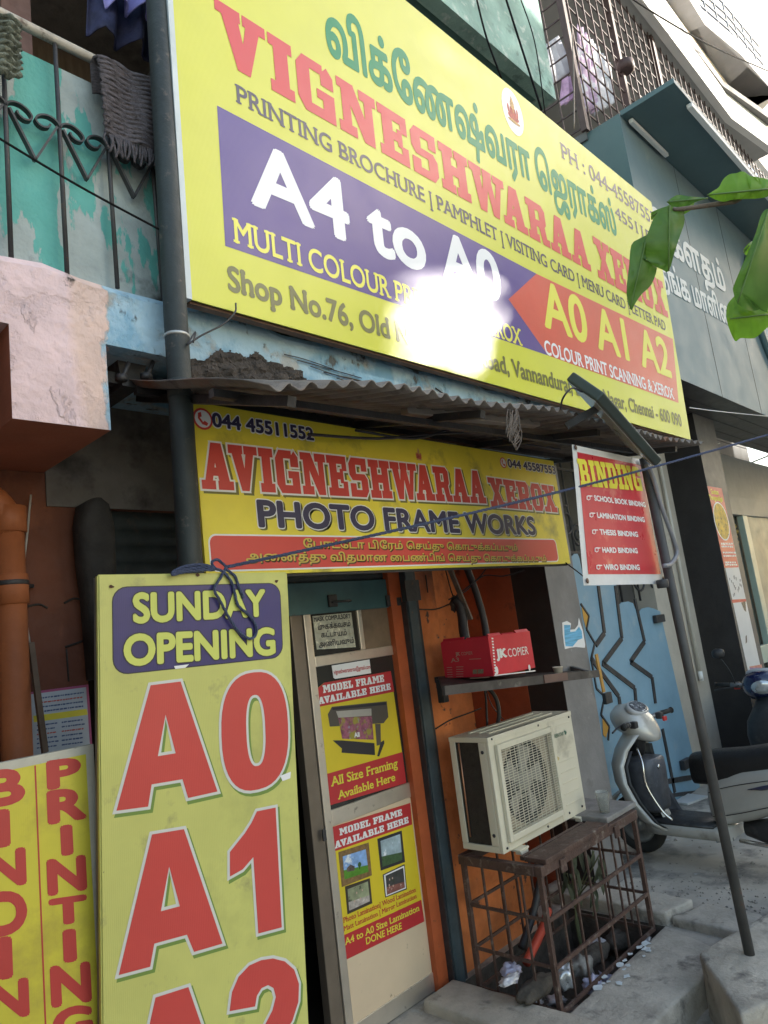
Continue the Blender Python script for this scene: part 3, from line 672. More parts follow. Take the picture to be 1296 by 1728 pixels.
t = thing('email_strip', 'white strip with a red e-mail address, above the printer poster', 'sticker', PF.p(*PF.uv(593, 1130)))
board_mesh(PF, fquad(PF, [cp(345, 705), cp(620, 660), cp(632, 760), cp(370, 802), cp(358, 792)]), .0015, 'sheet', M['whitep'], t)
k = Ink(PF, .0006); k.text(pieces('vigneshwaraxerox@gmail.com', .02), cp(360, 768), cp(626, 726), cp(357, 738)); k.build('lettering', M['postred'], t)

# ------------------------------------------------------------------ things on and by the left wall
def pp(x, y, Y): return at(x, y, Y=Y)
M['pipeor'] = mat('orange_painted_pipe', (.34, .105, .035), .65, var=.2, vs=6, dirt=[((.16, .09, .06), .6, .72, 9)], bump=.15)
xp = pp(19, 1000, 2.5).x
t = thing('drain_pipe', 'thick orange painted drain pipe with joints on the far left wall', 'pipe', (xp, 2.5, ZG))
b = MB(); b.tube([(xp, 2.5, ZG), (xp, 2.5, 2.08)], .046, 16); b.build('pipe', M['pipeor'], t, smooth=True)
b = MB(); zc = pp(22, 995, 2.5).z; b.lathe([(.047, -.05), (.053, -.048), (.053, .048), (.047, .05)], (xp, 2.5, zc), n=16); zc2 = pp(22, 885, 2.5).z; b.lathe([(.047, -.03), (.055, -.028), (.055, .058), (.047, .06)], (xp, 2.5, zc2), n=16); b.build('collar', M['pipeor'], t)
b = MB(); b.lathe([(.0535, -.008), (.0545, -.006), (.0545, .006), (.0535, .008)], (xp, 2.5, zc+.02), n=16); b.bar((xp, 2.5, zc+.02), (xp+.1, 2.59, zc+.02), .012); b.build('clamp', M['iron'], t)
b = MB(); b.tube(curve_pts([(xp, 2.5, 2.08), (xp-.02, 2.5, 2.16), (xp-.08, 2.52, 2.22), (xp-.2, 2.55, 2.25)], 5), .047, 14); b.build('bend', M['pipeor'], t, smooth=True)
b = MB(); b.tube(curve_pts([pp(52, 835, 2.57), pp(46, 900, 2.56), pp(40, 960, 2.56), pp(42, 1030, 2.56), pp(50, 1085, 2.56)], 5), .004, 6)
tag(b.build('hanging_wire', mat('pale_wire', (.45, .42, .38), .5, var=0), loc=pp(42, 960, 2.56)), 'thin pale wire hanging beside the orange drain pipe', 'wire')
b = MB(); b.bar(pp(52, 1085, 2.5), pp(76, 1270, 2.42), .017, .017); tag(b.build('wooden_stick', mat('brown_stick', (.12, .085, .06), .8, var=.3, vs=12), loc=pp(76, 1270, 2.42)), 'thin brown stick leaning on the wall in front of the paper notice', 'stick')
NF = Frame((0, 2.592, 0), (1, 0, 0), (0, 0, 1))
t = thing('wall_notice', 'printed paper notice with a yellow band, pasted on the orange wall', 'notice', NF.p(*NF.uv(103, 1210)))
board_mesh(NF, fquad(NF, [(50, 1168), (149, 1155), (156, 1262), (52, 1275)]), .002, 'sheet', mat('notice_paper', (.46, .52, .58), .7, var=.12, vs=6), t)
k = Ink(NF, .0004); k.px([(50, 1168), (149, 1155), (149, 1159), (50, 1172)]); k.px([(145, 1156), (149, 1155), (156, 1262), (152, 1262)]); k.build('border', mat('notice_pink', (.42, .10, .22), .7, var=0), t)
k = Ink(NF, .0005); k.px([(56, 1208), (146, 1196), (148, 1206), (57, 1219)]); k.build('yellow_band', M['yelp'], t)
k = Ink(NF, .0009); k2 = Ink(NF, .0009)
for i in range(12):
    y = 1178+i*7.6
    if 30 < i*7.6 < 42: continue
    tgt = k2 if i in (1, 4, 8) else k
    for j, (x0, x1) in enumerate(((62, 96), (104, 142)) if i > 4 else ((60, 142),)):
        x = x0
        while x < x1-3:
            wd = random.uniform(2, 6); yy = y-(x-60)*.13
            tgt.px([(x, yy), (x+wd, yy-.13*wd), (x+wd, yy-.13*wd+random.uniform(1.6, 2.6)), (x, yy+2.4)]); x += wd+random.uniform(.6, 1.6)
k.build('small_print', mat('blue_print', (.06, .10, .24), .7, var=0), t); k2.build('red_print_lines', mat('red_small', (.5, .08, .06), .7, var=0), t)

# ------------------------------------------------------------------ the big signboard
tl_ = .034
SF = Frame((1.262, 1.95, 2.792), (1, 0, 0), (0, -tl_, 1))     # leans forward a little
SW, SH = 4.42, 2.03
main = thing('signboard', 'huge yellow flex signboard with red slab lettering and a purple panel, above the tin awning', 'signboard', SF.p(SW/2, 0))
M['yflex'] = flex('yellow_green_flex', (.60, .61, .035), .38, coat=.3, crough=.34, var=.04)
M['pflex'] = flex('purple_flex', (.06, .03, .24), .38, coat=.3, crough=.34, var=.06)
M['rflex'] = flex('red_flex', (.60, .06, .025), .38, coat=.3, crough=.34, var=.06)
M['txtred'] = mat('sign_red', (.60, .025, .03), .4, var=.03, coat=.3, crough=.34); M['txtgrey'] = mat('sign_grey', (.05, .04, .08), .4, var=.03, coat=.3, crough=.34)
M['txtgreen'] = mat('sign_green', (.003, .24, .10), .45, var=.03, spec=.25, coat=.3, crough=.34)
M['txtwhite'] = mat('sign_white', (.80, .82, .86), .4, var=.02, coat=.3, crough=.34); M['txtyel'] = mat('sign_yellow', (.76, .72, .08), .4, var=.02, coat=.3, crough=.34); M['txtolive'] = mat('sign_olive', (.13, .13, .03), .4, var=.03, coat=.3, crough=.34)
b = MB(); b.prism([SF.p(*q, -.006) for q in ((0, 0), (SW, 0), (SW, SH), (0, SH))], SF.n*.006); b.build('panel', M['yflex'], main)
b = MB()
for a, c in (((0, .015), (SW, .015)), ((0, SH-.015), (SW, SH-.015)), ((0, SH*.5), (SW, SH*.5))): b.bar(SF.p(*a, -.032), SF.p(*c, -.032), .03, .045)
for u in (.02, SW*.25, SW*.5, SW*.75, SW-.02): b.bar(SF.p(u, .03, -.032), SF.p(u, SH-.03, -.032), .03, .04, up=(0, 1, 0))
b.build('frame', mat('rusty_frame', (.16, .09, .06), .7, var=.3, vs=10), main)
b = MB(); b.prism([SF.p(*q, -.06) for q in ((-.022, .0), (-.001, .0), (-.001, SH), (-.022, SH))], SF.n*.062); b.build('edge_trim', mat('pale_edge', (.55, .62, .66), .4, var=.1, vs=5), main)
k = Ink(SF, .0006); k.px([(366, 178), (905, 462), (858, 505), (925, 600), (380, 415)]); k.build('purple_panel', M['pflex'], main)
k = Ink(SF, .0008); k.px([(905, 462), (1135, 572), (1145, 680), (925, 600), (858, 505)]); k.build('red_panel', M['rflex'], main)
ta = 'விக்ேணஷ்வரா ெஜராக்ஸ்'
pc = pieces(ta, .034)
k = Ink(SF, .0012); k.text(pc, (552, 86), (1042, 398), (546, 10), grow=0); k.build('tamil_lettering', M['txtgreen'], main)
k = Ink(SF, .0014); k.text(block('VIGNESHWARAA'), (368, 100), (998, 459), (358, -6), cap=10); k.build('red_lettering', M['txtred'], main); k = Ink(SF, .0014); k.text(block('XEROX'), (1010, 468), (1128, 537), (1000, 398), cap=10); k.build('red_lettering', M['txtred'], main)
k = Ink(SF, .0012); k.text(pieces('PRINTING BROCHURE | PAMPHLET | VISITING CARD | MENU CARD | LETTER PAD', .014, 1, .06, .07), (398, 172), (1124, 558.6), (396, 141)); k.build('grey_lettering', M['txtgrey'], main); k = Ink(SF, .0012)
k.text(pieces('PH : 044-45587553', .012, 1, .05, .06), (948, 266), (1106, 382), (946, 241)); k.build('phone_lettering', M['txtgrey'], main); k = Ink(SF, .0012); k.text(pieces('45511552', .012, 1, .05, .06), (1039, 367), (1117, 424), (1038, 348)); k.build('phone_lettering', M['txtgrey'], main)
k = Ink(SF, .0014); k.text(pieces('A4 to A0', .03), (423, 340), (849, 511), (450, 250)); k.build('white_lettering', M['txtwhite'], main)
k = Ink(SF, .0014); k.text(pieces('MULTI COLOUR PRINTING & XEROX', .016, 1, .06, .07), (394, 408), (882, 584), (391, 367)); k.build('yellow_lettering', M['txtyel'], main)
k = Ink(SF, .0012); k.text(pieces('Shop No.76, Old No.36, M.G.Road, Vannandurai, Besant Nagar, Chennai - 600 090', .03, 1, .035, .1), (385, 489), (1151, 720), (385, 449)); k.build('address_lettering', M['txtolive'], main)
k = Ink(SF, .0014); k.text(pieces('A0 A1 A2', .026), (919, 549), (1134, 637), (929, 481)); k.build('size_lettering', M['txtyel'], main)
k = Ink(SF, .0014); k.text(pieces('COLOUR PRINT SCANNING & XEROX', .02, 1, .05, .07), (920, 597), (1138, 674), (921, 575)); k.build('scan_lettering', M['txtwhite'], main)
c = SF.uv(865, 189); k = Ink(SF, .0012); k.poly(disc(c, .115, 26, .155)); em = k.build('emblem', M['txtwhite'], main)
def figure(F, c, s, z, parent):
    """a small seated figure with a tall headdress, in red and gold"""
    k = Ink(F, z); q = lambda pts: [(c[0]+a*s, c[1]+e*s) for a, e in pts]
    k.poly(q(disc((0, -.34), .55, 16, .22))); k.poly(q([(-.42, -.3), (.42, -.3), (.25, .25), (-.25, .25)])); k.poly(q(disc((-.45, .05), .10, 8, .3))); k.poly(q(disc((.45, .05), .10, 8, .3)))
    k.build('emblem_robe', mat('emblem_red', (.50, .10, .07), .5, var=.4, vs=60), parent)
    k = Ink(F, z+.0008); k.poly(q(disc((0, .38), .22, 14, .24))); k.poly(q([(-.2, .52), (.2, .52), (0, 1.0)])); k.poly(q(disc((0, -.62), .62, 16, .10))); k.poly(q([(-.05, .3), (.07, .3), (.12, -.05), (.02, -.05)]))
    k.build('emblem_gold', mat('emblem_gold', (.60, .36, .14), .5, var=.4, vs=70), parent)
figure(SF, c, .11, .0018, em)
# the wire that ties it to the pole
b = MB(); b.tube(curve_pts([at(398, 512, Y=1.93), at(396, 528, Y=1.91), at(375, 548, Y=1.92), at(340, 566, Y=1.925), at(316, 582, Y=1.925)], 5), .0035, 6)
b.tube(curve_pts([at(316, 582, Y=1.925), at(330, 560, Y=1.925), at(326, 578, Y=1.92)], 4), .003, 5)
tag(b.build('tie_wire', M['iron'], loc=at(340, 566, Y=1.925)), 'twisted black wire tying the big yellow sign to the dark pole', 'wire')

# ------------------------------------------------------------------ the pole at the left
YP = 1.985
pa, pc_ = at(321, 950, Y=YP), at(265, 0, Y=YP-.03)
def polept(z): s = (z-pa.z)/(pc_.z-pa.z); return pa.lerp(pc_, s)
t = thing('pole', 'tall dark green iron pole at the left edge of both yellow signs', 'pole', polept(ZG))
b = MB(); b.tube([polept(ZG), polept(1.9), polept(2.5), polept(6.0)], .0395, 20); b.build('shaft', M['pole'], t, smooth=True)
pw = polept(at(302, 572, Y=YP).z)
b = MB(); b.lathe([(.040, -.006), (.043, -.003), (.043, .003), (.040, .006)], pw, axis=(.03, 0, 1), n=20); b.build('wire_band', mat('galv_wire', (.45, .46, .45), .4, metal=.5, var=.1), t)
pw = polept(at(305, 660, Y=YP).z)
b = MB(); b.lathe([(.040, -.03), (.0425, -.028), (.0425, .028), (.040, .03)], pw, n=20); b.build('joint', M['pole'], t)

# ------------------------------------------------------------------ corrugated awning
YF = 1.40
edge = [(455, 648), (500, 649), (560, 648), (640, 652), (720, 661), (800, 673), (880, 684), (945, 693), (1040, 716), (1110, 735), (1185, 750)]
ep = [at(x, y, Y=YF) for x, y in edge]
x0a, x1a = ep[0].x, ep[-1].x
def ez(x):
    for a, c in zip(ep, ep[1:]):
        if x <= c.x: return a.z+(c.z-a.z)*(x-a.x)/(c.x-a.x)
    return ep[-1].z
rear = at(182, 645, X=x0a)
t = thing('awning', 'rusty corrugated sheet awning below the big sign', 'awning', ((x0a+x1a)/2, YF, 2.4))
NX = 420; pitch = .076; amp = .011
rows = []
for j in range(9):
    s = j/8; y = YF+(2.31-YF)*s; r = []
    for i in range(NX+1):
        x = x0a+(x1a-x0a)*i/NX
        zz = ez(x)*(1-s)+(2.60)*s + amp*math.cos(2*math.pi*(x-x0a)/pitch) + .006*math.sin(x*5+j)
        r.append((x, y+(.012*math.sin(x*7)+random.uniform(0, .006)*(i % 6 == 0) if j == 0 else 0), zz))
    rows.append(r)
b = MB(); b.loft(rows, cap=False, closed=False)
sheet = b.build('sheet', mat('rusty_sheet', (.17, .15, .135), .8, var=.3, vs=6, dirt=[((.22, .11, .07), .56, .7, 4), ((.07, .055, .05), .58, .7, 7)], bump=.4), t)
md = sheet.modifiers.new('thick', 'SOLIDIFY'); md.thickness = .004
b = MB()
zr = ez(x0a+.4)
shz = lambda x, y: ez(x)+(2.60-ez(x))*(y-YF)/(2.31-YF)-.03
for yy in (YF+.3, YF+.75): b.bar((x0a+.02, yy, shz(x0a, yy)), (x1a-.1, yy, shz(x1a, yy)), .025, .025)
b.build('purlin', M['iron'], t)
for k in range(4):
    x = x0a+.12+k*.92; bb = MB(); bb.bar((x, YF+.06, ez(x)-.03), (x, 2.31, 2.555), .03, .03, up=(1, 0, 0)); bb.build('rafter', M['iron'], t)
b = MB(); p = at(205, 660, Y=2.2); b.hexa([(p.x-.02, 2.15, p.z), (p.x+.04, 2.15, p.z), (p.x+.04, 2.58, p.z), (p.x-.02, 2.58, p.z), (p.x-.04, 2.15, p.z+.14), (p.x+.09, 2.15, p.z+.14), (p.x+.09, 2.58, p.z+.14), (p.x-.04, 2.58, p.z+.14)]); b.bar((1.0, 2.2, 2.56), (2.2, 2.2, 2.56), .04, .04); b.build('bracket', M['iron'], t)
b = MB()
for x, y in ((205, 643), (247, 640)):
    p = at(x, y, Y=2.1); b.tube([p, p+Vector((.03, 0, .07))], .008, 6); b.lathe([(.0, 0), (.02, .0), (.02, .02), (0, .02)], p, n=6)
b.build('hook_bolt', M['iron'], t)
# the long pale batten tube under it, and cobwebbed strings
b = MB(); a, c = at(682, 694, Y=1.72), at(905, 716, Y=1.62); b.bar(a, c, .045, .03, bev=.004); 
t2 = tag(b.build('tube_light_batten', mat('dusty_batten', (.30, .26, .22), .7, var=.2, vs=8), loc=a), 'dusty unlit tube light batten hanging under the awning', 'light fitting')
b = MB()
for k in range(26):
    x0, y0 = random.uniform(856, 876), random.uniform(690, 706); L = random.uniform(25, 62)
    pts = [at(x0+random.uniform(-9, 9)*s, y0+L*s, Y=1.38) for s in (0, .25, .5, .75, 1)]
    b.tube(curve_pts(pts, 3), .0016, 4)
tag(b.build('cobweb_strings', mat('dust_grey', (.16, .13, .11), .9, var=.3), loc=at(866, 700, Y=1.38)), 'tangle of dusty strings hanging from the awning edge', 'strings')
for i, (pts, lab) in enumerate(((((520, 745), (640, 752), (740, 744), (860, 742), (960, 760)), 'upper sagging cable under the awning, above the second sign'), (((600, 738), (700, 752), (780, 735), (880, 760), (945, 770)), 'lower sagging cable under the awning, above the second sign'), (((812, 735), (822, 722), (828, 705), (822, 690)), 'short cable looping down behind the awning edge'))):
    b = MB(); b.tube(curve_pts([at(x, y-12, Y=1.95) for x, y in pts], 5), .006, 6); tag(b.build('cable', M['black'], loc=at(*pts[0], Y=1.95)), lab, 'cable')

# ------------------------------------------------------------------ the second signboard
Y2 = 2.05
F2 = Frame((1.294, Y2, 1.892), (1, 0, 0), (0, 0, 1))
q = [F2.uv(*p) for p in ((325, 680), (940, 778), (957, 955), (347, 965))]
u0, u1 = (q[0][0]+q[3][0])/2, (q[1][0]+q[2][0])/2; v1, v0 = (q[0][1]+q[1][1])/2, (q[2][1]+q[3][1])/2
s2 = thing('signboard', 'weathered yellow board with red and navy lettering and a red Tamil band, over the door', 'signboard', F2.p((u0+u1)/2, v0))
M['oldyel'] = flex('weathered_yellow', (.80, .66, .05), .45, dirt=[((.30, .25, .05), .56, .72, 4), ((.05, .04, .02), .71, .735, 22)], var=.10)
b = MB(); b.prism([F2.p(*a, -.012) for a in ((u0, v0), (u1, v0), (u1, v1), (u0, v1))], F2.n*.012); b.build('panel', M['oldyel'], s2)
b = MB()
for a, c in (((u0, v0), (u1, v0)), ((u0, v1), (u1, v1)), ((u0, v0), (u0, v1)), ((u1, v0), (u1, v1))): b.bar(F2.p(*a, -.022), F2.p(*c, -.022), .018, .018)
b.build('frame', M['iron'], s2)
k = Ink(F2, .0005); tb = F2.uv(350, 900); te = F2.uv(944, 950); k.poly(rrect(tb[0], F2.uv(640, 957)[1], te[0], F2.uv(640, 905)[1], .03)); k.build('band_border', M['whitep'], s2)
k = Ink(F2, .0009); k.poly(rrect(tb[0]+.006, F2.uv(640, 957)[1]+.006, te[0]-.006, F2.uv(640, 905)[1]-.006, .026)); k.build('red_band', M['red'], s2)
kw, kr, kb = Ink(F2, .0006), Ink(F2, .0016), Ink(F2, .0016)
for s, bl, br, tl2, ks, gr in ((block('AVIGNESHWARAA'), (341, 825), (821, 850), (346, 746), kr, .007), (block('XEROX'), (829, 855), (941, 865), (829, 806), kr, .007)):
    ks.text(s, bl, br, tl2, cap=10); kw.text(s, bl, br, tl2, cap=10, grow=gr)
M['navyp'] = mat('navy_print', (.035, .03, .08), .5, var=.1)
navy = [(pieces('PHOTO FRAME WORKS', .034), (436, 888), (905, 902), (435, 845))]
for s, bl, br, tl2 in navy + [(pieces('044 45511552', .035), (358, 719), (530, 743), (358, 697)), (pieces('044 45587553', .03), (857, 788), (938, 800), (857, 775))]:
    kb = Ink(F2, .0016); kb.text(s, bl, br, tl2); kb.build('navy_lettering', M['navyp'], s2); kw.text(s, bl, br, tl2, grow=.0042)
sh_ = Ink(F2, .0002)
sh_.text(block('AVIGNESHWARAA'), (341, 825), (821, 850), (346, 746), cap=10, dx=.012, dy=-.008, grow=.007); sh_.text(block('XEROX'), (829, 855), (941, 865), (829, 806), cap=10, dx=.012, dy=-.008, grow=.007); sh_.text(navy[0][0], (436, 888), (905, 902), (435, 845), dx=.008, dy=-.006, grow=.0042)
sh_.build('letter_shadow_print', mat('olive_print', (.16, .15, .03), .5, var=0), s2)
kw.build('letter_border', M['whitep'], s2); kr.build('red_lettering', mat('faded_red', (.60, .055, .045), .45, var=.08, vs=8, dirt=((.65, .60, .5), .72, .74, 9)), s2)
k = Ink(F2, .0016); kd = Ink(F2, .0011)
for s, bl, br, tl2 in (('ேபாட்ேடா பிேரம் ெசய்து ெகாடுக்கப்படும்', (512, 924), (873, 929), (512, 911)), ('அைனத்து விதமான ைபண்டிங் ெசய்து ெகாடுக்கப்படும்', (415, 946), (922, 947), (415, 932))):
    pc = pieces(s, .018); k.text(pc, bl, br, tl2); kd.text(pc, bl, br, tl2, dx=.003, dy=-.004, grow=.002)
kd.build('band_letter_shadow', mat('band_dark', (.12, .06, .02), .5, var=0), s2); k.build('band_lettering', mat('gold_print', (.62, .46, .08), .5, var=0), s2)
def phone(F, c, r, parent):
    k = Ink(F, .001); k.poly(disc(c, r, 18)); ic = k.build('phone_icon', M['red'], parent)
    k = Ink(F, .0014); k.poly(disc(c, r*.8, 18)); k.build('icon_disc', M['whitep'], ic)
    k = Ink(F, .0018); k.poly([(c[0]+a*r, c[1]+e*r) for a, e in ((-.45, .5), (-.15, .6), (-.1, .2), (-.3, .1), (0, -.3), (.15, -.15), (.5, -.35), (.35, -.6), (-.1, -.5), (-.5, 0))]); k.build('icon_handset', M['red'], ic)
phone(F2, F2.uv(342, 707), .040, s2); phone(F2, F2.uv(849, 781), .030, s2)
figure(F2, F2.uv(706, 768), .035, .0016, s2)

# ------------------------------------------------------------------ hanging boards at the left
so_ = Vector((.851, 1.883, 1.851)); ex = Vector((.996, -.082, -.027)).normalized(); ed = Vector((-.022, .057, -.998)); ed = (ed-ex*ed.dot(ex)).normalized()
FB = Frame(so_, ex, -ed); W_, H_ = .61, 1.86
t = thing('hanging_board', 'tall pale green board announcing Sunday opening, with giant red A0 A1 A2 letters', 'board', FB.p(W_/2, -H_))
M['lime'] = flex('lime_flex', (.55, .55, .16), .45, dirt=[((.38, .38, .12), .52, .72, 2.6), ((.30, .28, .12), .60, .75, 9), ((.10, .09, .04), .70, .735, 20)], var=.08)
b = MB(); b.prism([FB.p(*a, -.02) for a in ((0, -H_), (W_, -H_), (W_, 0), (0, 0))], FB.n*.02)
bmesh.ops.bevel(b.bm, geom=list(b.bm.edges), offset=.004, segments=2, affect='EDGES'); b.build('panel', M['lime'], t)
b = MB(); b.prism([FB.p(*a, -.045) for a in ((.005, -H_), (W_-.005, -H_), (W_-.005, -.006), (.005, -.006))], FB.n*.024); b.build('frame', mat('grey_wood', (.20, .19, .17), .8, var=.25, vs=9), t)
def c8(x, y): return (160+x/3.41, 940+y/3.41)
bp = [FB.uv(*c8(*p)) for p in ((104, 180), (1062, 150), (1080, 585), (108, 662))]
k0, k1 = Ink(FB, .0004), Ink(FB, .0008)
uu0, uu1, vv1, vv0 = (bp[0][0]+bp[3][0])/2, (bp[1][0]+bp[2][0])/2, (bp[0][1]+bp[1][1])/2, (bp[2][1]+bp[3][1])/2
k0.poly(rrect(uu0-.003, vv0-.003, uu1+.003, vv1+.003, .042)); k0.build('panel_border', M['black'], t)
k1.poly(rrect(uu0, vv0, uu1, vv1, .04)); k1.build('blue_panel', flex('blue_flex', (.035, .03, .15), .4, var=.15), t)
ko, ki = Ink(FB, .0014), Ink(FB, .002)
for s, bl, br, tl2 in (('SUNDAY', c8(218, 375), c8(985, 333), c8(215, 215)), ('OPENING', c8(165, 622), c8(1040, 555), c8(165, 455))):
    pc = pieces(s, .04); ki.text(pc, bl, br, tl2); ko.text(pc, bl, br, tl2, grow=.0035)
ko.build('letter_outline', M['black'], t); ki.build('yellow_lettering', mat('lime_print', (.60, .64, .14), .5, var=.04), t)
A1 = [(253.8, 1156.4), (304.3, 1150), (366.5, 1335.5), (317, 1346.5), (307.5, 1314.8), (255.5, 1323.5), (249.5, 1361), (196, 1368)]; A1h = [(279, 1206), (296, 1271), (266, 1276)]
A2 = [(256, 1408), (310, 1399), (375, 1592), (327, 1606), (315, 1577), (260, 1592), (253, 1631), (200, 1645)]; A2h = [(285, 1462), (303, 1529), (271, 1537.5)]
ua = [FB.uv(*p) for p in A2]; uh = [FB.uv(*p) for p in A2h]; da = (FB.uv(262, 1683)[0]-ua[0][0], FB.uv(262, 1683)[1]-ua[0][1])
one = [(433, 1369), (464.6, 1362.5), (475, 1564.6), (435.4, 1575), (427, 1446), (409, 1467), (387.5, 1479), (387.5, 1437.5), (412.5, 1406), (424, 1388)]
two = [(387, 1706), (391, 1674), (402, 1648), (420, 1629), (440, 1620), (460, 1617), (480, 1622), (496, 1636), (504, 1660), (503, 1690), (493, 1722), (470, 1758), (450, 1790), (505, 1778), (506, 1825), (388, 1850), (392, 1812), (440, 1742), (459, 1705), (465, 1682), (461, 1667), (452, 1662), (441, 1667), (433, 1680), (430, 1698)]
def ccw(p): return p if area(p) > 0 else p[::-1]
c0, c1, cT, cB = FB.uv(373, 1234), FB.uv(486, 1232), FB.uv(432, 1134), FB.uv(440, 1331)
def sup(cx, cy, a, e, n=40, p=2.5): return [(cx+a*math.copysign(abs(math.cos(2*math.pi*k/n))**(2/p), math.cos(2*math.pi*k/n)), cy+e*math.copysign(abs(math.sin(2*math.pi*k/n))**(2/p), math.sin(2*math.pi*k/n))) for k in range(n)]
cx, cy = (c0[0]+c1[0])/2, (cT[1]+cB[1])/2; rx, ry = (c1[0]-c0[0])/2, (cT[1]-cB[1])/2
rix = (FB.uv(446, 1232)[0]-FB.uv(413.7, 1232)[0])/2; riy = (FB.uv(428, 1170)[1]-FB.uv(432, 1290)[1])/2
glyphs = [(ccw([FB.uv(*p) for p in A1]), [ccw([FB.uv(*p) for p in A1h])]), (ccw(ua), [ccw(uh)]), (ccw([(a+da[0], e+da[1]) for a, e in ua]), [ccw([(a+da[0], e+da[1]) for a, e in uh])]),
          (ccw([FB.uv(*p) for p in one]), []), (ccw([FB.uv(*p) for p in two]), []), (sup(cx, cy, rx, ry), [sup(cx, cy, rix, riy)])]
ks, kw, kr = Ink(FB, .0004), Ink(FB, .0010), Ink(FB, .0018)
for o_, hs in glyphs:
    hs = [h for h in hs]
    kr.poly(o_, [h[::-1] for h in hs])
    kw.poly(offset(o_, .008), [offset(h, -.008)[::-1] for h in hs]); ks.poly([(a+.006, e-.009) for a, e in offset(o_, .009)], [[(a+.006, e-.009) for a, e in offset(h, -.009)[::-1]] for h in hs])
ks.build('letter_shadow_print', mat('green_shadow_print', (.16, .26, .05), .5, var=0), t); kw.build('letter_border', mat('grey_white_print', (.62, .63, .60), .5, var=0), t); kr.build('red_lettering', flex('lettering_red', (.56, .065, .055), .42, dirt=((.62, .5, .45), .74, .75, 30)), t)
k = Ink(FB, .0022)
for px, py in ((188, 990), (466, 981), (333, 970)): k.poly([FB.uv(px+math.cos(a)*random.uniform(2, 5), py+math.sin(a)*random.uniform(2, 4)) for a in [-2*math.pi*j/8 for j in range(8)]])
k.build('rust_spot', mat('rust_spot', (.10, .045, .025), .8, var=.3, vs=60), t)
k = Ink(FB, .003); k.px([(472, 1309), (490, 1302), (489, 1313), (476, 1318)]); k.px([(293, 1124), (318, 1121), (312, 1127), (295, 1129)]); k.build('torn_print', M['whitep'], t)

LB = Frame((.0, 2.0, 0), (1, 0, 0), (0, 0, 1))
lq = [LB.uv(*p) for p in ((165, 1258), (175, 1728), (0, 1283))]
t = thing('hanging_board', 'yellow board with BINDING and PRINTING in two vertical rows of red letters', 'board', LB.p(lq[0][0]-.25, ZG))
rx_ = (lq[0][0]+lq[1][0])/2; ztop = (lq[0][1]+lq[2][1])/2
b = MB(); b.prism([LB.p(*a, -.02) for a in ((rx_-.55, ZG), (rx_, ZG), (rx_, ztop), (rx_-.55, ztop))], LB.n*.02); b.build('border', mat('grimy_white_edge', (.50, .49, .42), .6, var=.15, vs=9, dirt=((.2, .18, .14), .6, .7, 14)), t)
k = Ink(LB, .0006); m_ = .022; k.poly([(rx_-.55+m_, ZG+m_), (rx_-m_, ZG+m_), (rx_-m_, ztop-m_), (rx_-.55+m_, ztop-m_)]); k.build('panel', flex('dirty_yellow', (.60, .54, .05), .45, dirt=[((.40, .33, .05), .50, .68, 5), ((.10, .09, .05), .66, .71, 11)], var=.1), t)
k = Ink(LB, .0012); a = LB.uv(63, 1285); c = LB.uv(72, 1728); xx = (a[0]+c[0])/2; k.poly([(xx-.002, ZG+.03), (xx+.002, ZG+.03), (xx+.002, ztop-.024), (xx-.002, ztop-.024)])
def rowl(txt, rows_):
    for ch, (x0, x1, y0, y1) in zip(txt, rows_): k.text(pieces(ch, .05), (x0, y1), (x1, y1-(x1-x0)*.17), (x0, y0))
rowl('PRINTING', [(79, 138, 1287, 1331), (80, 147, 1338, 1389), (103, 124, 1396, 1442), (80, 147, 1454, 1509), (83, 148, 1520, 1562), (107, 130, 1572, 1622), (86, 155, 1634, 1697), (89, 158, 1706, 1760)])
rowl('BINDIN', [(-26, 43, 1306, 1362), (-8, 18, 1371, 1428), (-26, 45, 1442, 1500), (-24, 47, 1512, 1580), (-4, 22, 1586, 1650), (-22, 50, 1662, 1722)])
k.build('red_lettering', flex('board_red', (.46, .045, .04), .45), t)

# ------------------------------------------------------------------ rope
M['rope'] = mat('blue_rope', (.07, .09, .17), .8, var=.4, vs=220, bump=.8, bs=260)
def twist_rope(b, pts, r=.0075, turns=90, strands=3, n=6):
    P = curve_pts(pts, 14) if len(pts) < 30 else pts; 
    for s in range(strands):
        out = []; acc = 0
        for i, p in enumerate(P):
            if i: acc += (Vector(p)-Vector(P[i-1])).length
            d = (Vector(P[min(i+1, len(P)-1)])-Vector(P[max(i-1, 0)])).normalized(); x = d.cross(Vector((.2, .3, .9))).normalized(); y = d.cross(x)
            a = acc*turns+2*math.pi*s/strands; out.append(Vector(p)+(x*math.cos(a)+y*math.sin(a))*r*.55)
        b.tube(out, r*.62, n)
b = MB()
A_, B_ = at(382, 957, Y=1.855), at(1320, 727, Y=.98)
pts = []
for i in range(260):
    s = i/259; p = A_.lerp(B_, s); p.z -= .05*math.sin(math.pi*s)*(1-s*.3)*.6; pts.append(p)
twist_rope(b, pts, .0052)
lp = lambda L: [at(x, y, Y=1.845) for x, y in L]
twist_rope(b, lp([(382, 957), (372, 975), (362, 995), (372, 1015), (388, 1045), (405, 1068), (422, 1078), (432, 1070), (432, 1056), (420, 1038), (402, 1022), (396, 1000), (392, 985), (378, 966), (362, 958), (358, 948), (368, 945), (382, 957)]), .0042)
twist_rope(b, lp([(380, 960), (396, 972), (403, 990), (410, 1005), (408, 1008)]), .0042)
for dy in (0, 5, 9): twist_rope(b, lp([(362, 958+dy*.4), (340, 953+dy), (312, 956+dy), (294, 964+dy*.6), (290, 970)]), .0042)
tag(b.build('rope', M['rope'], loc=A_), 'blue twisted rope knotted at the Sunday board and stretched across the signs to the right', 'rope')

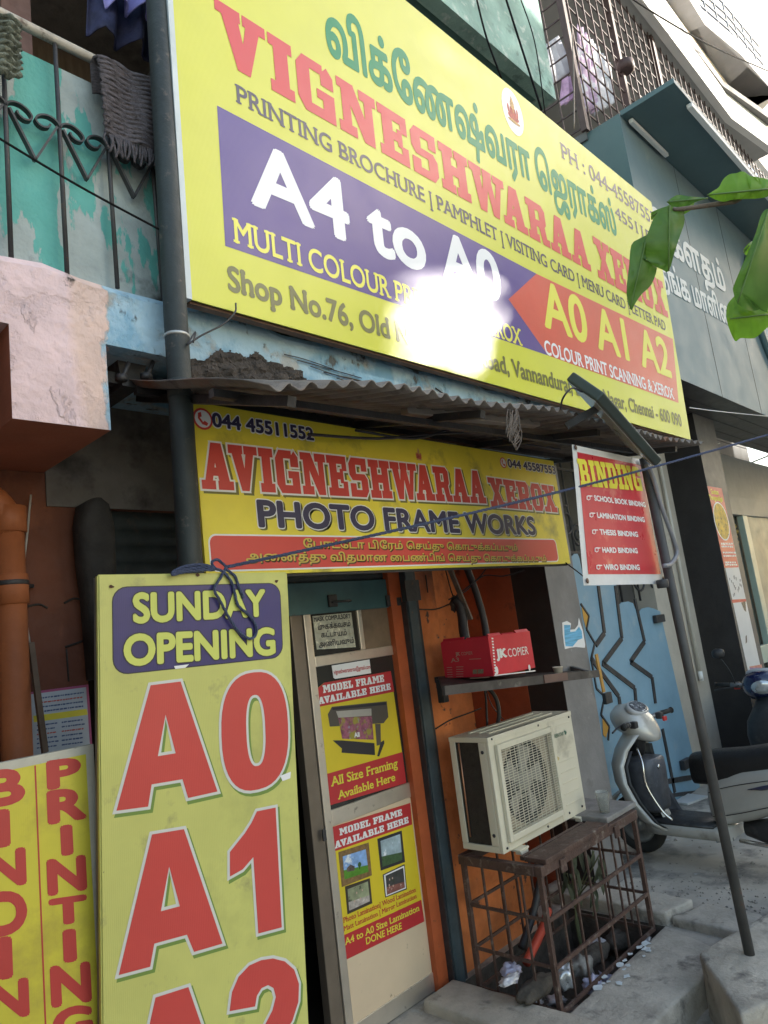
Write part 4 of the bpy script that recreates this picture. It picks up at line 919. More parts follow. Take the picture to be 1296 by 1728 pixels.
# ------------------------------------------------------------------ air conditioner and its cage
cage = thing('iron_cage', 'rusty brown iron bar cage standing over the drain pit, carrying the air conditioner', 'cage', (3.32, 2.2, ZG))
CX0, CX1, CY0, CY1, CZ = 2.85, 3.80, 2.0, 2.44, .485
def cbar(name, a, c, w, h=None, up=(0, 0, 1)):
    b = MB(); b.bar(a, c, w, h, up); return b.build(name, M['rusty'], cage)
for x in (CX0, CX1):
    for y in (CY0, CY1): cbar('post', (x, y, ZG), (x, y, CZ-.04), .022, .022, up=(0, 1, 0))
for zz in (ZG+.012, .06, .255):
    cbar('front_rail', (CX0, CY0-.008, zz), (CX1, CY0-.008, zz), .011, .017); cbar('back_rail', (CX0, CY1, zz), (CX1, CY1, zz), .010, .014)
    for x in (CX0, CX1): cbar('side_rail', (x, CY0, zz), (x, CY1, zz), .009, .014)
for k in range(1, 7):
    x = CX0+(CX1-CX0)*k/7; cbar('bar', (x, CY0, ZG), (x, CY0, CZ-.04), .009, .009, up=(0, 1, 0)); cbar('bar', (x, CY1, ZG), (x, CY1, CZ-.04), .010, .010, up=(0, 1, 0))
for k in range(1, 4):
    y = CY0+(CY1-CY0)*k/4
    for x in (CX0, CX1): cbar('bar', (x, y, ZG), (x, y, CZ-.04), .009, .009, up=(0, 1, 0))
b = MB(); b.box((CX0-.015, CY0-.02, CZ-.045), (CX1+.015, CY0+.02, CZ+.0), .003); b.box((CX0-.015, CY1-.02, CZ-.045), (CX1+.015, CY1+.02, CZ), .003)
for x in (CX0, CX1): b.box((x-.02, CY0+.021, CZ-.044), (x+.02, CY1-.021, CZ-.001), .003)
b.box((CX0+.02, CY0-.028, CZ+.001), (CX0+.62, CY0+.09, CZ+.022), .003); b.box((CX0+.03, CY0+.1, CZ+.001), (CX0+.6, CY0+.12, CZ+.02), .002)
b.build('top_frame', M['rusty'], cage)
b = MB()
for x in (CX0+.16, CX0+.70): p = x; b.box((x-.025, CY0-.032, CZ-.07), (x+.025, CY0-.021, CZ-.012), .003)
b.build('hinge', M['rusty'], cage)
t = thing('stone_slab', 'grey stone slab lying on the right end of the iron cage', 'slab', (3.68, 2.1, CZ+.002))
b = MB(); b.box((3.52, 2.0, CZ+.002), (3.86, 2.42, CZ+.03), .006); b.build('slab', mat('grey_slab', (.22, .21, .20), .85, var=.25, vs=12, bump=.5), t)

AX0, AX1, AY0, AY1, AZ0, AZ1 = 2.85, 3.64, 2.185, 2.43, .512, 1.045
M['acw'] = mat('ivory_paint', (.66, .61, .48), .38, var=.05, vs=3, dirt=[((.36, .32, .24), .60, .76, 4), ((.22, .18, .13), .73, .76, 20)])
ac = thing('air_conditioner', 'ivory air conditioner outdoor unit with a round fan grille, on the iron cage', 'air conditioner', ((AX0+AX1)/2, 2.3, AZ0))
SPX = AX0+.545                                              # where the grille field ends
gx0, gx1, gz0, gz1 = AX0+.05, SPX, AZ0+.055, AZ1-.055
b = MB()
for bx in (((AX0, AY0, AZ0), (gx0, AY0+.02, AZ1)), ((gx1, AY0, AZ0), (AX1, AY0+.02, AZ1)), ((gx0, AY0, AZ0), (gx1, AY0+.02, gz0)), ((gx0, AY0, gz1), (gx1, AY0+.02, AZ1)),
           ((AX0-.002, AY0-.002, AZ1-.025), (AX1+.002, AY1, AZ1)), ((AX1-.012, AY0+.02, AZ0), (AX1, AY1, AZ1-.025)), ((AX0, AY0+.02, AZ0), (AX1-.012, AY1, AZ0+.03)),
           ((AX0, AY0+.02, AZ0+.03), (AX0+.02, AY0+.065, AZ1-.025)), ((AX0, AY1-.035, AZ0+.03), (AX0+.02, AY1, AZ1-.025))): b.box(*bx, .004)
b.box((AX0+.02, AY1-.012, AZ0+.03), (AX1-.012, AY1, AZ1-.025))
b.build('casing', M['acw'], ac)
b = MB()
for yy in (AY0+.06, AY0+.12, AY0+.18): b.box((AX0+.1, yy, AZ1), (AX1-.1, yy+.018, AZ1+.006), .002)
b.build('top_rib', M['acw'], ac)
b = MB(); b.box((AX0+.006, AY0+.066, AZ0+.032), (AX0+.012, AY1-.036, AZ1-.026)); b.build('coil', mat('dark_fins', (.035, .033, .03), .5, var=.3, vs=40, metal=.3, bump=.5, bs=200), ac)
b = MB(); b.tube([(AX0+.002, AY1-.06, AZ1-.03), (AX0+.002, AY1-.055, AZ0+.06)], .004, 6); b.build('copper_pipe', mat('copper', (.55, .28, .17), .4, metal=.8, var=.1), ac)
b = MB(); b.box((gx0, AY0+.05, gz0), (gx1, AY0+.06, gz1)); b.build('shroud', mat('dark_shroud', (.02, .02, .018), .7, var=.3, vs=8), ac)
fcx, fcz = (gx0+gx1)/2, (gz0+gz1)/2
b = MB(); hw, hh = (gx1-gx0)/2, (gz1-gz0)/2; R0, R1 = [], []
for k in range(48):
    a = 2*math.pi*k/48; co, si = math.cos(a), math.sin(a); m_ = min(hw/max(abs(co), 1e-6), hh/max(abs(si), 1e-6))
    R0.append((fcx+co*min(.2, hh-.004), AY0+.024, fcz+si*min(.2, hh-.004))); R1.append((fcx+co*m_, AY0+.0245, fcz+si*m_))
b.loft([R0, R1], cap=False); b.build('fan_plate', mat('beige_plate', (.42, .36, .27), .6, var=.15, vs=8), ac)
b = MB(); b.lathe([(.0, 0), (.045, .0), (.05, .03), (.05, .035)], (fcx, AY0+.018, fcz), axis=(0, 1, 0), n=20)
for k in range(5):
    a = 2*math.pi*k/5; 
    pr_ = [(fcx+math.cos(a+da)*r, AY0+.03+dy, fcz+math.sin(a+da)*r) for da, r, dy in ((0, .045, .0), (-.25, .17, -.004), (.35, .18, .012), (.55, .05, .012))]
    b.prism(pr_, (0, .004, 0))
b.lathe([(.05, .036), (.085, .03), (.085, .036)], (fcx, AY0+.018, fcz), axis=(0, 1, 0), n=20)
b.build('fan', mat('fan_grey', (.34, .32, .28), .6, var=.2), ac)
b = MB(); b.loft([ell((fcx, AY0+.026, fcz), (.198, 0, 0), (0, 0, .198), 32), ell((fcx, AY0+.05, fcz), (.20, 0, 0), (0, 0, .20), 32)], cap=False); b.build('fan_ring', mat('ring', (.05, .05, .045), .6, var=.2), ac)
b = MB(); fr = .016
b.box((gx0-.01, AY0-.022, gz0-.012), (gx0+fr, AY0-.001, gz1+.012), .003); b.box((gx1-fr, AY0-.022, gz0-.012), (gx1+.006, AY0-.001, gz1+.012), .003); b.box((gx0+fr, AY0-.022, gz0-.012), (gx1-fr, AY0-.001, gz0+fr), .003); b.box((gx0+fr, AY0-.022, gz1-fr), (gx1-fr, AY0-.001, gz1+.012), .003)
b.build('grille_frame', M['acw'], ac)
b = MB(); nrow = 32
for k in range(nrow):
    zz = gz0+fr+(gz1-gz0-2*fr)*(k+.5)/nrow; b.box((gx0+fr, AY0-.016, zz-.0014), (gx1-fr, AY0-.012, zz+.0012))
for k in range(1, 12):
    x = gx0+fr+(gx1-gx0-2*fr)*k/12; b.box((x-.0013, AY0-.019, gz0+fr), (x+.0013, AY0-.0165, gz1-fr))
b.build('grille', M['acw'], ac)
b = MB()
for k, zz in enumerate((.93, .80, .73, .66, .59, .53)):
    z = AZ0+(AZ1-AZ0)*(zz-.5)*1.9 if False else AZ0+.07+k*.055
    b.box((SPX+.05, AY0-.004, z), (AX1-.04, AY0-.0005, z+.004), .001)
b.box((SPX+.03, AY0-.003, AZ1-.055), (AX1-.03, AY0-.0005, AZ1-.052)); b.build('panel_rib', M['acw'], ac)
b = MB()
for x, z in ((AX0+.03, AZ1-.012), (AX0+.03, AZ0+.02), (AX1-.03, AZ1-.03), (AX1-.04, AZ0+.03), (SPX-.1, AZ1-.02), (SPX-.15, AZ0+.02), (SPX+.07, AZ0+.03)): b.lathe([(0, -.003), (.006, -.002), (.006, .002)], (x, AY0-.002, z), axis=(0, 1, 0), n=8)
for z in (AZ0+.08, AZ1-.07): b.lathe([(0, -.004), (.009, -.002), (.009, .002)], (AX0, AY0+.043, z), axis=(1, 0, 0), n=10)
b.build('screw', M['iron'], ac)
for x in (AX0+.12, AX1-.1): b = MB(); b.box((x-.04, AY0-.035, AZ0-.010), (x+.04, AY1, AZ0-.001), .002); b.box((x-.03, AY0-.035, AZ0-.0255), (x+.03, AY0+.0, AZ0-.0102), .002); b.build('foot', M['acw'], ac)
AF = Frame((0, AY0-.0015, 0), (1, 0, 0), (0, 0, 1))
k = Ink(AF, .0008); k.text(pieces('G', .03, 1), (929, 1247), (935, 1245.5), (928.5, 1235)); k.text(pieces('REEN STAR', .02, 1), (936, 1245.5), (951, 1240.5), (935.5, 1239.5)); k.px([(952.5, 1239), (954, 1232), (956, 1236), (955, 1240)]); k.px([(951, 1236), (952, 1231), (953.5, 1236)])
k.build('logo', mat('logo_green', (.03, .12, .08), .5, var=0), ac)
k = Ink(AF, .0008); k.px([(936, 1279), (940, 1276), (944, 1279), (943, 1283), (937, 1284)]); k.build('gold_sticker', mat('gold_sticker', (.55, .42, .16), .4, var=.2), ac)
p = at(905, 1135, Y=2.05)
# shelf over it
zs_ = (at(745, 1156, Y=2.06).z+at(1000, 1128, Y=2.06).z)/2
shelf = thing('iron_shelf', 'narrow dark iron shelf holding the red carton, above the air conditioner', 'shelf', (3.0, 2.2, zs_))
sl_ = at(745, 1157, Y=2.06); sr_ = at(1006, 1130, Y=2.06)
slb = at(742, 1163, Y=2.5).x; b = MB(); b.prism([(sl_.x, 2.06, sl_.z-.018), (3.62, 2.06, sl_.z-.018+(sr_.z-sl_.z)*.8), (3.62, 2.5, sl_.z-.018+(sr_.z-sl_.z)*.8), (slb, 2.5, sl_.z-.018)], (0, 0, .014)); b.build('board', M['blackwall'], shelf)
b = MB(); b.bar(sl_+Vector((0, -.008, -.022)), sr_+Vector((0, -.008, -.022)), .016, .04); b.build('front_angle', mat('shelf_edge', (.07, .06, .055), .7, var=.3, vs=10, dirt=((.16, .15, .13), .58, .7, 12)), shelf)
b = MB(); a = at(918, 1146, Y=2.04); c = at(957, 1141, Y=2.04); b.bar(a, c, .008, .04); b.build('brown_tape', mat('brown_tape', (.15, .09, .075), .6, var=.2), shelf)
b = MB(); b.bar((slb+.02, 2.5, sl_.z-.02), (slb+.02, 2.5, sl_.z-.14), .04, .04, up=(0, 1, 0)); b.bar((slb+.1, 2.5, sl_.z-.03), (slb+.1, YW, sl_.z-.03), .03, .03); b.bar((3.72, 2.06, sr_.z-.022), (4.2, 2.46, sr_.z-.022), .02, .03); b.build('bracket', M['iron'], shelf)
# carton
zt_ = zs_+.002
Ac, Bc, Dc = at(833, 1141, Y=2.10), at(904, 1131, Y=2.12), at(752, 1148, Y=2.44)
ex_ = Vector((Bc.x-Ac.x, Bc.y-Ac.y, (Bc.z-Ac.z)*.3)); ey_ = Vector((Dc.x-Ac.x, Dc.y-Ac.y, 0))
Hc = at(829, 1073, Y=2.10).z-Ac.z
t = thing('carton', 'red copier paper carton with torn top flaps, on the iron shelf', 'carton', Ac)
M['cred'] = mat('carton_red', (.62, .018, .04), .5, var=.08, vs=6, dirt=((.60, .30, .30), .70, .73, 22)); 
b = MB(); th = .006
b.obox(Ac, ex_, ey_*.02, (0, 0, Hc)); b.obox(Ac+ey_*.98, ex_, ey_*.02, (0, 0, Hc*.96)); b.obox(Ac+ey_*.021, ex_*.015, ey_*.958, (0, 0, Hc*.985)); b.obox(Ac+ey_*.021+ex_*.985, ex_*.015, ey_*.958, (0, 0, Hc)); b.obox(Ac+ex_*.016+ey_*.021, ex_*.968, ey_*.958, (0, 0, .01))
b.build('box_walls', M['cred'], t)
b = MB()
for f0, f1, hh in ((.03, .3, .012), (.34, .62, .006), (.66, .97, .014)): b.obox(Ac+ex_*f0+Vector((0, 0, Hc)), ex_*(f1-f0), ey_*.02, (0, .01, hh))
for f0, f1, hh in ((.05, .45, .006), (.5, .95, .012)): b.obox(Ac+ey_*f0+Vector((0, 0, Hc*.985)), ex_*.015, ey_*(f1-f0), (.008, 0, hh))
b.build('torn_flap', M['cred'], t)
CF = Frame(Ac, ex_, (0, 0, 1)); CF.o = Ac+CF.n*.0015
k = Ink(CF, .0006); k.text(block('JK') if False else pieces('JK', .06, 1, .05, .1), (838, 1110), (856, 1107), (837.5, 1096)); k.text(pieces('COPIER', .0), (858, 1108), (892, 1102), (857.5, 1094)); k.px([(834, 1139), (903, 1129), (903, 1131), (834, 1141)]); 
k.poly(disc(CF.uv(838, 1131), .014, 14, .02)); k.poly(disc(CF.uv(893, 1125), .011, 14, .016))
for j in range(13): y = 1076+j*5; k.px([(829.5+j*.42, y), (832.5+j*.42, y), (832.8+j*.42, y+2.6), (829.8+j*.42, y+2.6)])
k.build('white_print', M['whitep'], t)
LF = Frame(Ac, -ey_, (0, 0, 1)); LF.o = Ac+LF.n*.0015
k = Ink(LF, .0006); k.text(pieces('A3', .01, 1), (761, 1118), (775, 1116), (761, 1111.5)); k.text(pieces('JK', .04, 1), (769, 1106.5), (777, 1106), (769, 1101)); k.text(pieces('COPIER', 0), (779, 1106), (798, 1104.5), (779, 1100.5)); 
for j in range(5): k.px([(754+j*.3, 1126+j*4), (763+j*.3, 1125.6+j*4), (763+j*.3, 1126.6+j*4), (754+j*.3, 1127+j*4)]); k.px([(770, 1125+j*4), (782, 1124.6+j*4), (782, 1125.6+j*4), (770, 1126+j*4)])
k.px([(792, 1112), (812, 1111), (812, 1112), (792, 1113)]); k.px([(793, 1144), (826, 1142), (826, 1143.4), (793, 1145.4)]); k.build('faint_print', mat('dull_print', (.50, .28, .22), .6, var=0), t)
k = Ink(LF, .0008); k.px([(798, 1130), (805, 1129.5), (805, 1137), (798, 1137.5)]); k.px([(806, 1129.5), (816, 1129), (816, 1136.5), (806, 1137)]); k.build('barcode_patch', mat('patch_grey', (.25, .20, .12), .6, var=.6, vs=300), t)
# cups
c = at(942, 1133, Y=2.085); b = MB(); b.lathe([(.0, 0), (.019, 0), (.027, .040), (.0285, .040), (.0275, .042), (.026, .040), (.018, .003)], (c.x, c.y, sl_.z-.003+(sr_.z-sl_.z)*.78), n=20)
tag(b.build('paper_cup', mat('cup_paper', (.72, .66, .56), .7, var=.05), loc=c, smooth=True), 'small cream paper cup on the end of the iron shelf', 'cup')
c = Vector((3.615, 2.06, CZ+.031)); b = MB(); b.lathe([(0, 0), (.026, 0), (.037, .105), (.039, .107), (.037, .107), (.035, .104), (.024, .004)], c, n=22)
gl = mat('clear_plastic', (.75, .77, .75), .25, var=.05); gl.node_tree.nodes['Principled BSDF'].inputs['Transmission Weight'].default_value = .75; gl.node_tree.nodes['Principled BSDF'].inputs['IOR'].default_value = 1.2
tag(b.build('plastic_tumbler', gl, loc=c, smooth=True), 'cloudy clear plastic tumbler on the stone slab beside the air conditioner', 'tumbler')
# pipes and cables in the niche behind
def cabl(pts, r, label, m='black', name='cable', cat='cable'):
    b = MB(); b.tube(curve_pts([at(x, y, Y=yy) for x, y, yy in pts], 6), r, 8); return tag(b.build(name, M[m], loc=at(pts[0][0], pts[0][1], Y=pts[0][2]), smooth=True), label, cat)
cabl([(786, 955, 2.52), (800, 990, 2.52), (815, 1040, 2.52), (822, 1085, 2.5), (825, 1140, 2.5)], .022, 'thick black insulated pipe curving down the wall behind the carton', name='insulated_pipe', cat='pipe')
b = MB(); b.bar(at(760, 962, Y=2.5), at(794, 1045, Y=2.5), .03, .012); tag(b.build('wooden_batten', mat('grey_batten', (.17, .145, .12), .8, var=.3, vs=12), loc=at(794, 1045, Y=2.5)), 'grey wooden batten leaning on the orange wall above the carton', 'batten')
cabl([(768, 1012, 2.55), (775, 1018, 2.53), (780, 1040, 2.53), (782, 1060, 2.52), (786, 1085, 2.5)], .028, 'short fat black wrapped pipe sticking up behind the carton', name='wrapped_pipe', cat='pipe')
b = MB(); lump(b, at(768, 1020, Y=2.57), (.045, .02, .045)); tag(b.build('mud_lump', M['spall'], loc=at(768, 1020, Y=2.57)), 'lump of dark mortar round the pipe hole in the orange wall', 'mortar')
cabl([(770, 1005, 2.55), (790, 990, 2.5), (808, 975, 2.45), (820, 960, 2.35)], .004, 'thin black wire rising from the pipe hole to the right', name='wire', cat='wire')
cabl([(757, 1012, 2.56), (785, 998, 2.54), (815, 972, 2.5), (850, 972, 2.4), (885, 962, 2.3)], .004, 'thin black wire sagging across the niche under the second sign', name='wire', cat='wire')
cabl([(818, 1155, 2.45), (835, 1175, 2.42), (842, 1200, 2.4), (840, 1222, 2.42)], .012, 'grey flexible hose dropping from the shelf to the air conditioner', m='iron', name='hose', cat='hose')
cabl([(816, 1155, 2.56), (820, 1180, 2.56), (822, 1225, 2.55)], .007, 'black cable dropping down the orange wall under the shelf')
cabl([(818, 1158, 2.52), (830, 1190, 2.5), (850, 1215, 2.48)], .003, 'thinnest wire hanging under the shelf', name='wire', cat='wire')
# torn poster on the pillar
TF = Frame((0, 2.4585, 0), (1, 0, 0), (0, 0, 1))
def c4(x, y): return (700+x/3.756, 1000+y/3.756)
out = [(935, 190), (965, 180), (990, 195), (985, 235), (1015, 232), (1035, 205), (1040, 160), (1050, 195), (1065, 240), (1080, 330), (1078, 350), (1020, 345), (985, 350), (952, 358), (945, 320), (938, 260)]
t = thing('torn_poster', 'torn remnant of a blue and white poster on the grey pillar', 'poster', TF.p(*TF.uv(*c4(1010, 270))))
board_mesh(TF, fquad(TF, [c4(*p) for p in out]), .001, 'paper', M['whitep'], t)
k = Ink(TF, .0006); k.px([c4(*p) for p in [(945, 205), (985, 205), (985, 250), (1018, 245), (1040, 215), (1058, 245), (1062, 290), (1035, 300), (1000, 342), (955, 340), (948, 280)]]); k.build('blue_print', mat('sky_blue_print', (.13, .42, .66), .6, var=.3, vs=40, stretch=(.2, 1, 3)), t)

# ------------------------------------------------------------------ the pit edge, plinth and leaning pole
def kerb(pts, z0, z1, lab, name='kerb_block'): return rough_slab(name, pts, z0, z1, lab, 'kerb', M['kerb'])
kerb([(2.56, 1.62), (2.80, 1.62), (2.80, 2.56), (2.56, 2.56)], ZL-.02, ZG+.05, 'low concrete doorstep edge left of the iron cage')
kerb([(2.805, 1.62), (3.70, 1.60), (3.84, 1.955), (2.805, 1.96)], ZL-.02, ZG+.015, 'sloping worn concrete kerb with white splashes in front of the iron cage')
kerb([(3.89, 1.95), (4.12, 1.90), (4.16, 2.75), (3.89, 2.75)], ZG-.3, ZG+.07, 'broken concrete kerb right of the iron cage')
kerb([(3.86, 1.56), (4.14, 1.54), (4.15, 1.86), (3.90, 1.93)], ZL-.02, ZG+.045, 'small broken concrete lump between the cage kerb and the plinth')
pb = at(1265, 1610, Z=.0)
rough_slab('plinth', [(pb.x-.50, pb.y-.12), (pb.x+.5, pb.y-.55), (pb.x+.9, pb.y-.05), (pb.x-.08, pb.y+.2)], ZL-.02, .0, 'square concrete plinth at the foot of the leaning pole', 'plinth', M['kerb'], amp=.005, bev=.014)
topz = at(1088, 780, Y=pb.y); tx = topz.x
t = thing('support_pole', 'thin dark iron pole holding up the right of the awning', 'pole', (pb.x, pb.y, 0))
b = MB(); b.tube([(pb.x, pb.y, -.01), (tx, pb.y, topz.z+.02)], .0225, 16); b.build('shaft', mat('grey_iron', (.065, .062, .06), .55, var=.25, vs=9, dirt=((.12, .07, .05), .64, .72, 18)), t, smooth=True)
b = MB(); zc = at(1118, 985, Y=pb.y); b.lathe([(.0235, -.02), (.027, -.015), (.027, .015), (.0235, .02)], (zc.x, pb.y, zc.z), n=16); b.build('band', M['iron'], t)
b = MB(); hp = [(1090, 785), (1100, 800), (1118, 860), (1138, 915), (1142, 935), (1132, 952), (1120, 955)]
b.tube(curve_pts([at(x, y, Y=pb.y-.03) for x, y in hp], 6), .0105, 10); tag(b.build('hose_loop', mat('grey_hose', (.20, .20, .22), .45, var=.15), loc=at(1118, 860, Y=pb.y-.03), smooth=True), 'loop of grey flexible conduit hanging beside the support pole', 'conduit')
b = MB()
for k in range(16):
    c_ = at(1010+k*6+random.uniform(-14, 14), 1672-k*5.5+random.uniform(-10, 10), Z=ZG+.018); r_ = random.uniform(.008, .03)
    pts = [c_+Vector((math.cos(q)*r_*random.uniform(.5, 1.5), math.sin(q)*r_*random.uniform(.4, 1.1), 0)) for q in [2*math.pi*j/9 for j in range(9)]]; b.face(pts)
tag(b.build('paint_splash', mat('dried_paint', (.62, .66, .66), .7, var=.15, vs=20), loc=at(1050, 1640, Z=ZG+.018)), 'dried white paint splashed on the kerb in front of the iron cage', 'paint splash')
# flood light
fa, fb_ = at(980, 658, Y=1.31), at(1082, 770, Y=1.38)
d = (fb_-fa).normalized(); sd = ray(1030, 715).normalized()*-1; sd = (sd-d*sd.dot(d)).normalized(); sd = (sd*math.cos(.16)+sd.cross(d)*math.sin(.16)).normalized(); n_ = d.cross(sd).normalized()
t = thing('flood_light', 'dark flat flood light tilted up on an arm at the awning edge', 'flood light', fa.lerp(fb_, .3))
Lf = (fb_-fa).length
if n_.z > 0: n_ = -n_
o_ = fa - sd*.10
b = MB(); b.obox(o_, d*Lf, sd*.20, -n_*.045, .008); b.build('housing', mat('dark_green_cast', (.035, .05, .045), .45, var=.15, vs=8), t)
b = MB(); b.obox(o_+d*.012+sd*.012+n_*.0005, d*(Lf-.024), sd*.176, n_*.004, .001); b.build('glass', mat('flood_glass', (.40, .42, .40), .15, var=.05), t)
b = MB(); b.bar(fa.lerp(fb_, .28)-n_*.04, at(955, 720, Y=1.45), .03, .03); b.build('arm', M['iron'], t)
b = MB(); b.tube(curve_pts([fa+d*.02, at(965, 655, Y=1.3), at(950, 672, Y=1.33), at(946, 690, Y=1.4)], 5), .004, 6); b.tube(curve_pts([at(1000, 655, Y=1.3), at(1022, 668, Y=1.3), at(1034, 690, Y=1.3), at(1030, 708, Y=1.33)], 5), .004, 6); b.build('cable', M['black'], t)

# ------------------------------------------------------------------ red BINDING banner
YB = 1.42
BF = Frame((0, YB, 0), (1, 0, 0), (0, 0, 1))
cor = [BF.uv(*p) for p in ((965, 750), (1085, 776), (1123, 985), (985, 988))]
def bil(s, r): 
    t0 = (cor[0][0]+(cor[1][0]-cor[0][0])*s, cor[0][1]+(cor[1][1]-cor[0][1])*s); b0 = (cor[3][0]+(cor[2][0]-cor[3][0])*s, cor[3][1]+(cor[2][1]-cor[3][1])*s)
    return (t0[0]+(b0[0]-t0[0])*r, t0[1]+(b0[1]-t0[1])*r)
t = thing('hanging_banner', 'red flex banner listing binding services, tied to the support pole', 'banner', BF.p(*bil(.5, 1)))
def wavy(s, r): return .006*math.sin(s*7+r*4)*0
def sheet_(name, s0, s1, r0, r1, z, m, nn=10, curl=0):
    b = MB(); rows = []
    for j in range(nn+1):
        r = r0+(r1-r0)*j/nn; rows.append([BF.p(*bil(s0+(s1-s0)*i/nn, r), z+(curl*max(0, .03-s)*3 if (s := s0+(s1-s0)*i/nn) < .03 else 0)) for i in range(nn+1)])
    b.loft(rows, cap=False, closed=False); return b.build(name, m, t)
M['banw'] = mat('banner_white', (.66, .66, .66), .4, var=.1, vs=6, dirt=((.35, .33, .3), .66, .74, 9), bump=.3, bs=12)
M['banr'] = flex('banner_red', (.56, .02, .04), .30, coat=.7, crough=.18, var=.12, dirt=((.70, .22, .16), .62, .74, 6))
sheet_('sheet', 0, 1, 0, 1, 0, M['banw']); sheet_('red_field', .055, .955, .05, .925, .0012, M['banr'])
k = Ink(BF, .003); k.text(block('BINDING'), (980, 820), (1084, 829), (979, 775), cap=10); k.build('heading', M['yelp'], t)
k = Ink(BF, .003)
def c6(x, y): return (930+x/3.456, 740+y/3.456)
for s, a, c, hgt in (('SCHOOL BOOK BINDING', (250, 362), (549, 401), 30), ('LAMINATION BINDING', (267, 462), (544, 488), 30), ('THESIS BINDING', (282, 560), (505, 574), 30), ('HARD BINDING', (297, 665), (503, 669), 30), ('WIRO BINDING', (307, 766), (515, 766), 31)):
    k.text(pieces(s, .035), c6(*a), c6(*c), c6(a[0]-2, a[1]-hgt))
    hx, hy = a[0]-47, a[1]-14
    k.px([c6(hx, hy-12), c6(hx+10, hy-16), c6(hx+34, hy-14), c6(hx+34, hy-9), c6(hx+22, hy-8), c6(hx+22, hy+8), c6(hx+12, hy+14), c6(hx, hy+8)])
k.build('white_lettering', M['whitep'], t)
k = Ink(BF, .0045)
for a in ((250, 362), (267, 462), (282, 560), (297, 665), (307, 766)):
    hx, hy = a[0]-47, a[1]-14; k.px([c6(hx+4, hy-8), c6(hx+16, hy-9), c6(hx+18, hy+5), c6(hx+10, hy+9), c6(hx+4, hy+4)])
k.build('hand_icon_palm', M['banr'], t)
b = MB()
for s, r in ((.03, .02), (.03, .97), (.97, .03), (.97, .96)): b.lathe([(.004, 0), (.010, .002), (.012, .004), (.004, .005)], BF.p(*bil(s, r), .002), axis=tuple(BF.n), n=10)
b.build('eyelet', mat('rust_eyelet', (.09, .05, .035), .6, var=.3), t)
# rubbish in the pit
t = thing('plant', 'small wild plant with drooping leaves growing behind the cage bars', 'plant', (3.72, 2.40, -.36))
def leaf_blade(b, base, d, up, L, wd, curl=.2, n=6):
    d = Vector(d).normalized(); side = d.cross(Vector(up)).normalized(); nn = side.cross(d)
    rows = []
    for i in range(n+1):
        s = i/n; ww = wd*math.sin(math.pi*min(1, s*.93+.05))**.8; c = Vector(base)+d*L*s-nn*curl*L*s*s
        rows.append([c-side*ww+nn*ww*.25, c, c+side*ww+nn*ww*.25])
    b.loft(rows, cap=False, closed=False)
M['pleaf'] = mat('dusty_leaf', (.07, .085, .05), .6, var=.35, vs=20, trans=.25)
b = MB(); st = MB()
for k in range(7):
    a = k*.9; top = Vector((3.70+.16*math.cos(a), 2.36+.08*math.sin(a)-.05, .22+.08*math.sin(k*2.1))); st.tube(curve_pts([(3.72, 2.40, -.36), (3.71, 2.40, -.05), top], 4), .004, 5)
    for j in range(4): leaf_blade(b, top+Vector((random.uniform(-.04, .04), random.uniform(-.04, .02), -.03*j)), (random.uniform(-.6, .6), random.uniform(-.7, .1), -.8), (0, -1, .3), .09, .02)
b.build('foliage', M['pleaf'], t); st.build('stem', mat('stem', (.12, .13, .06), .7), t)
def crumple(pos, r, m, label, name, cat, flat=.6, seed=0):
    k_ = .35 if name in ('stone', 'earth_clod') else 1
    rnd = random.Random(seed); bm = bmesh.new(); bmesh.ops.create_icosphere(bm, subdivisions=3, radius=1)
    for v in bm.verts:
        f = 1+k_*.34*math.sin(v.co.x*5+seed)*math.sin(v.co.y*6.3+seed*2)+k_*rnd.uniform(-.22, .22); v.co = Vector((v.co.x*f*r[0], v.co.y*f*r[1], v.co.z*f*r[2]))+Vector(pos)
    me = bpy.data.meshes.new(name); bm.to_mesh(me); bm.free(); me.polygons.foreach_set('use_smooth', [True]*len(me.polygons)); return tag(link(name, me, m, loc=pos), label, cat)
lil = mat('lilac_plastic', (.50, .48, .62), .4, var=.2, vs=20, trans=.2); foil = mat('crumpled_foil', (.55, .57, .60), .3, metal=.6, var=.4, vs=30); wht = mat('dirty_paper', (.62, .60, .62), .7, var=.2, vs=20); grb = mat('grey_bag', (.24, .22, .20), .5, var=.4, vs=20)
PZ = -.34
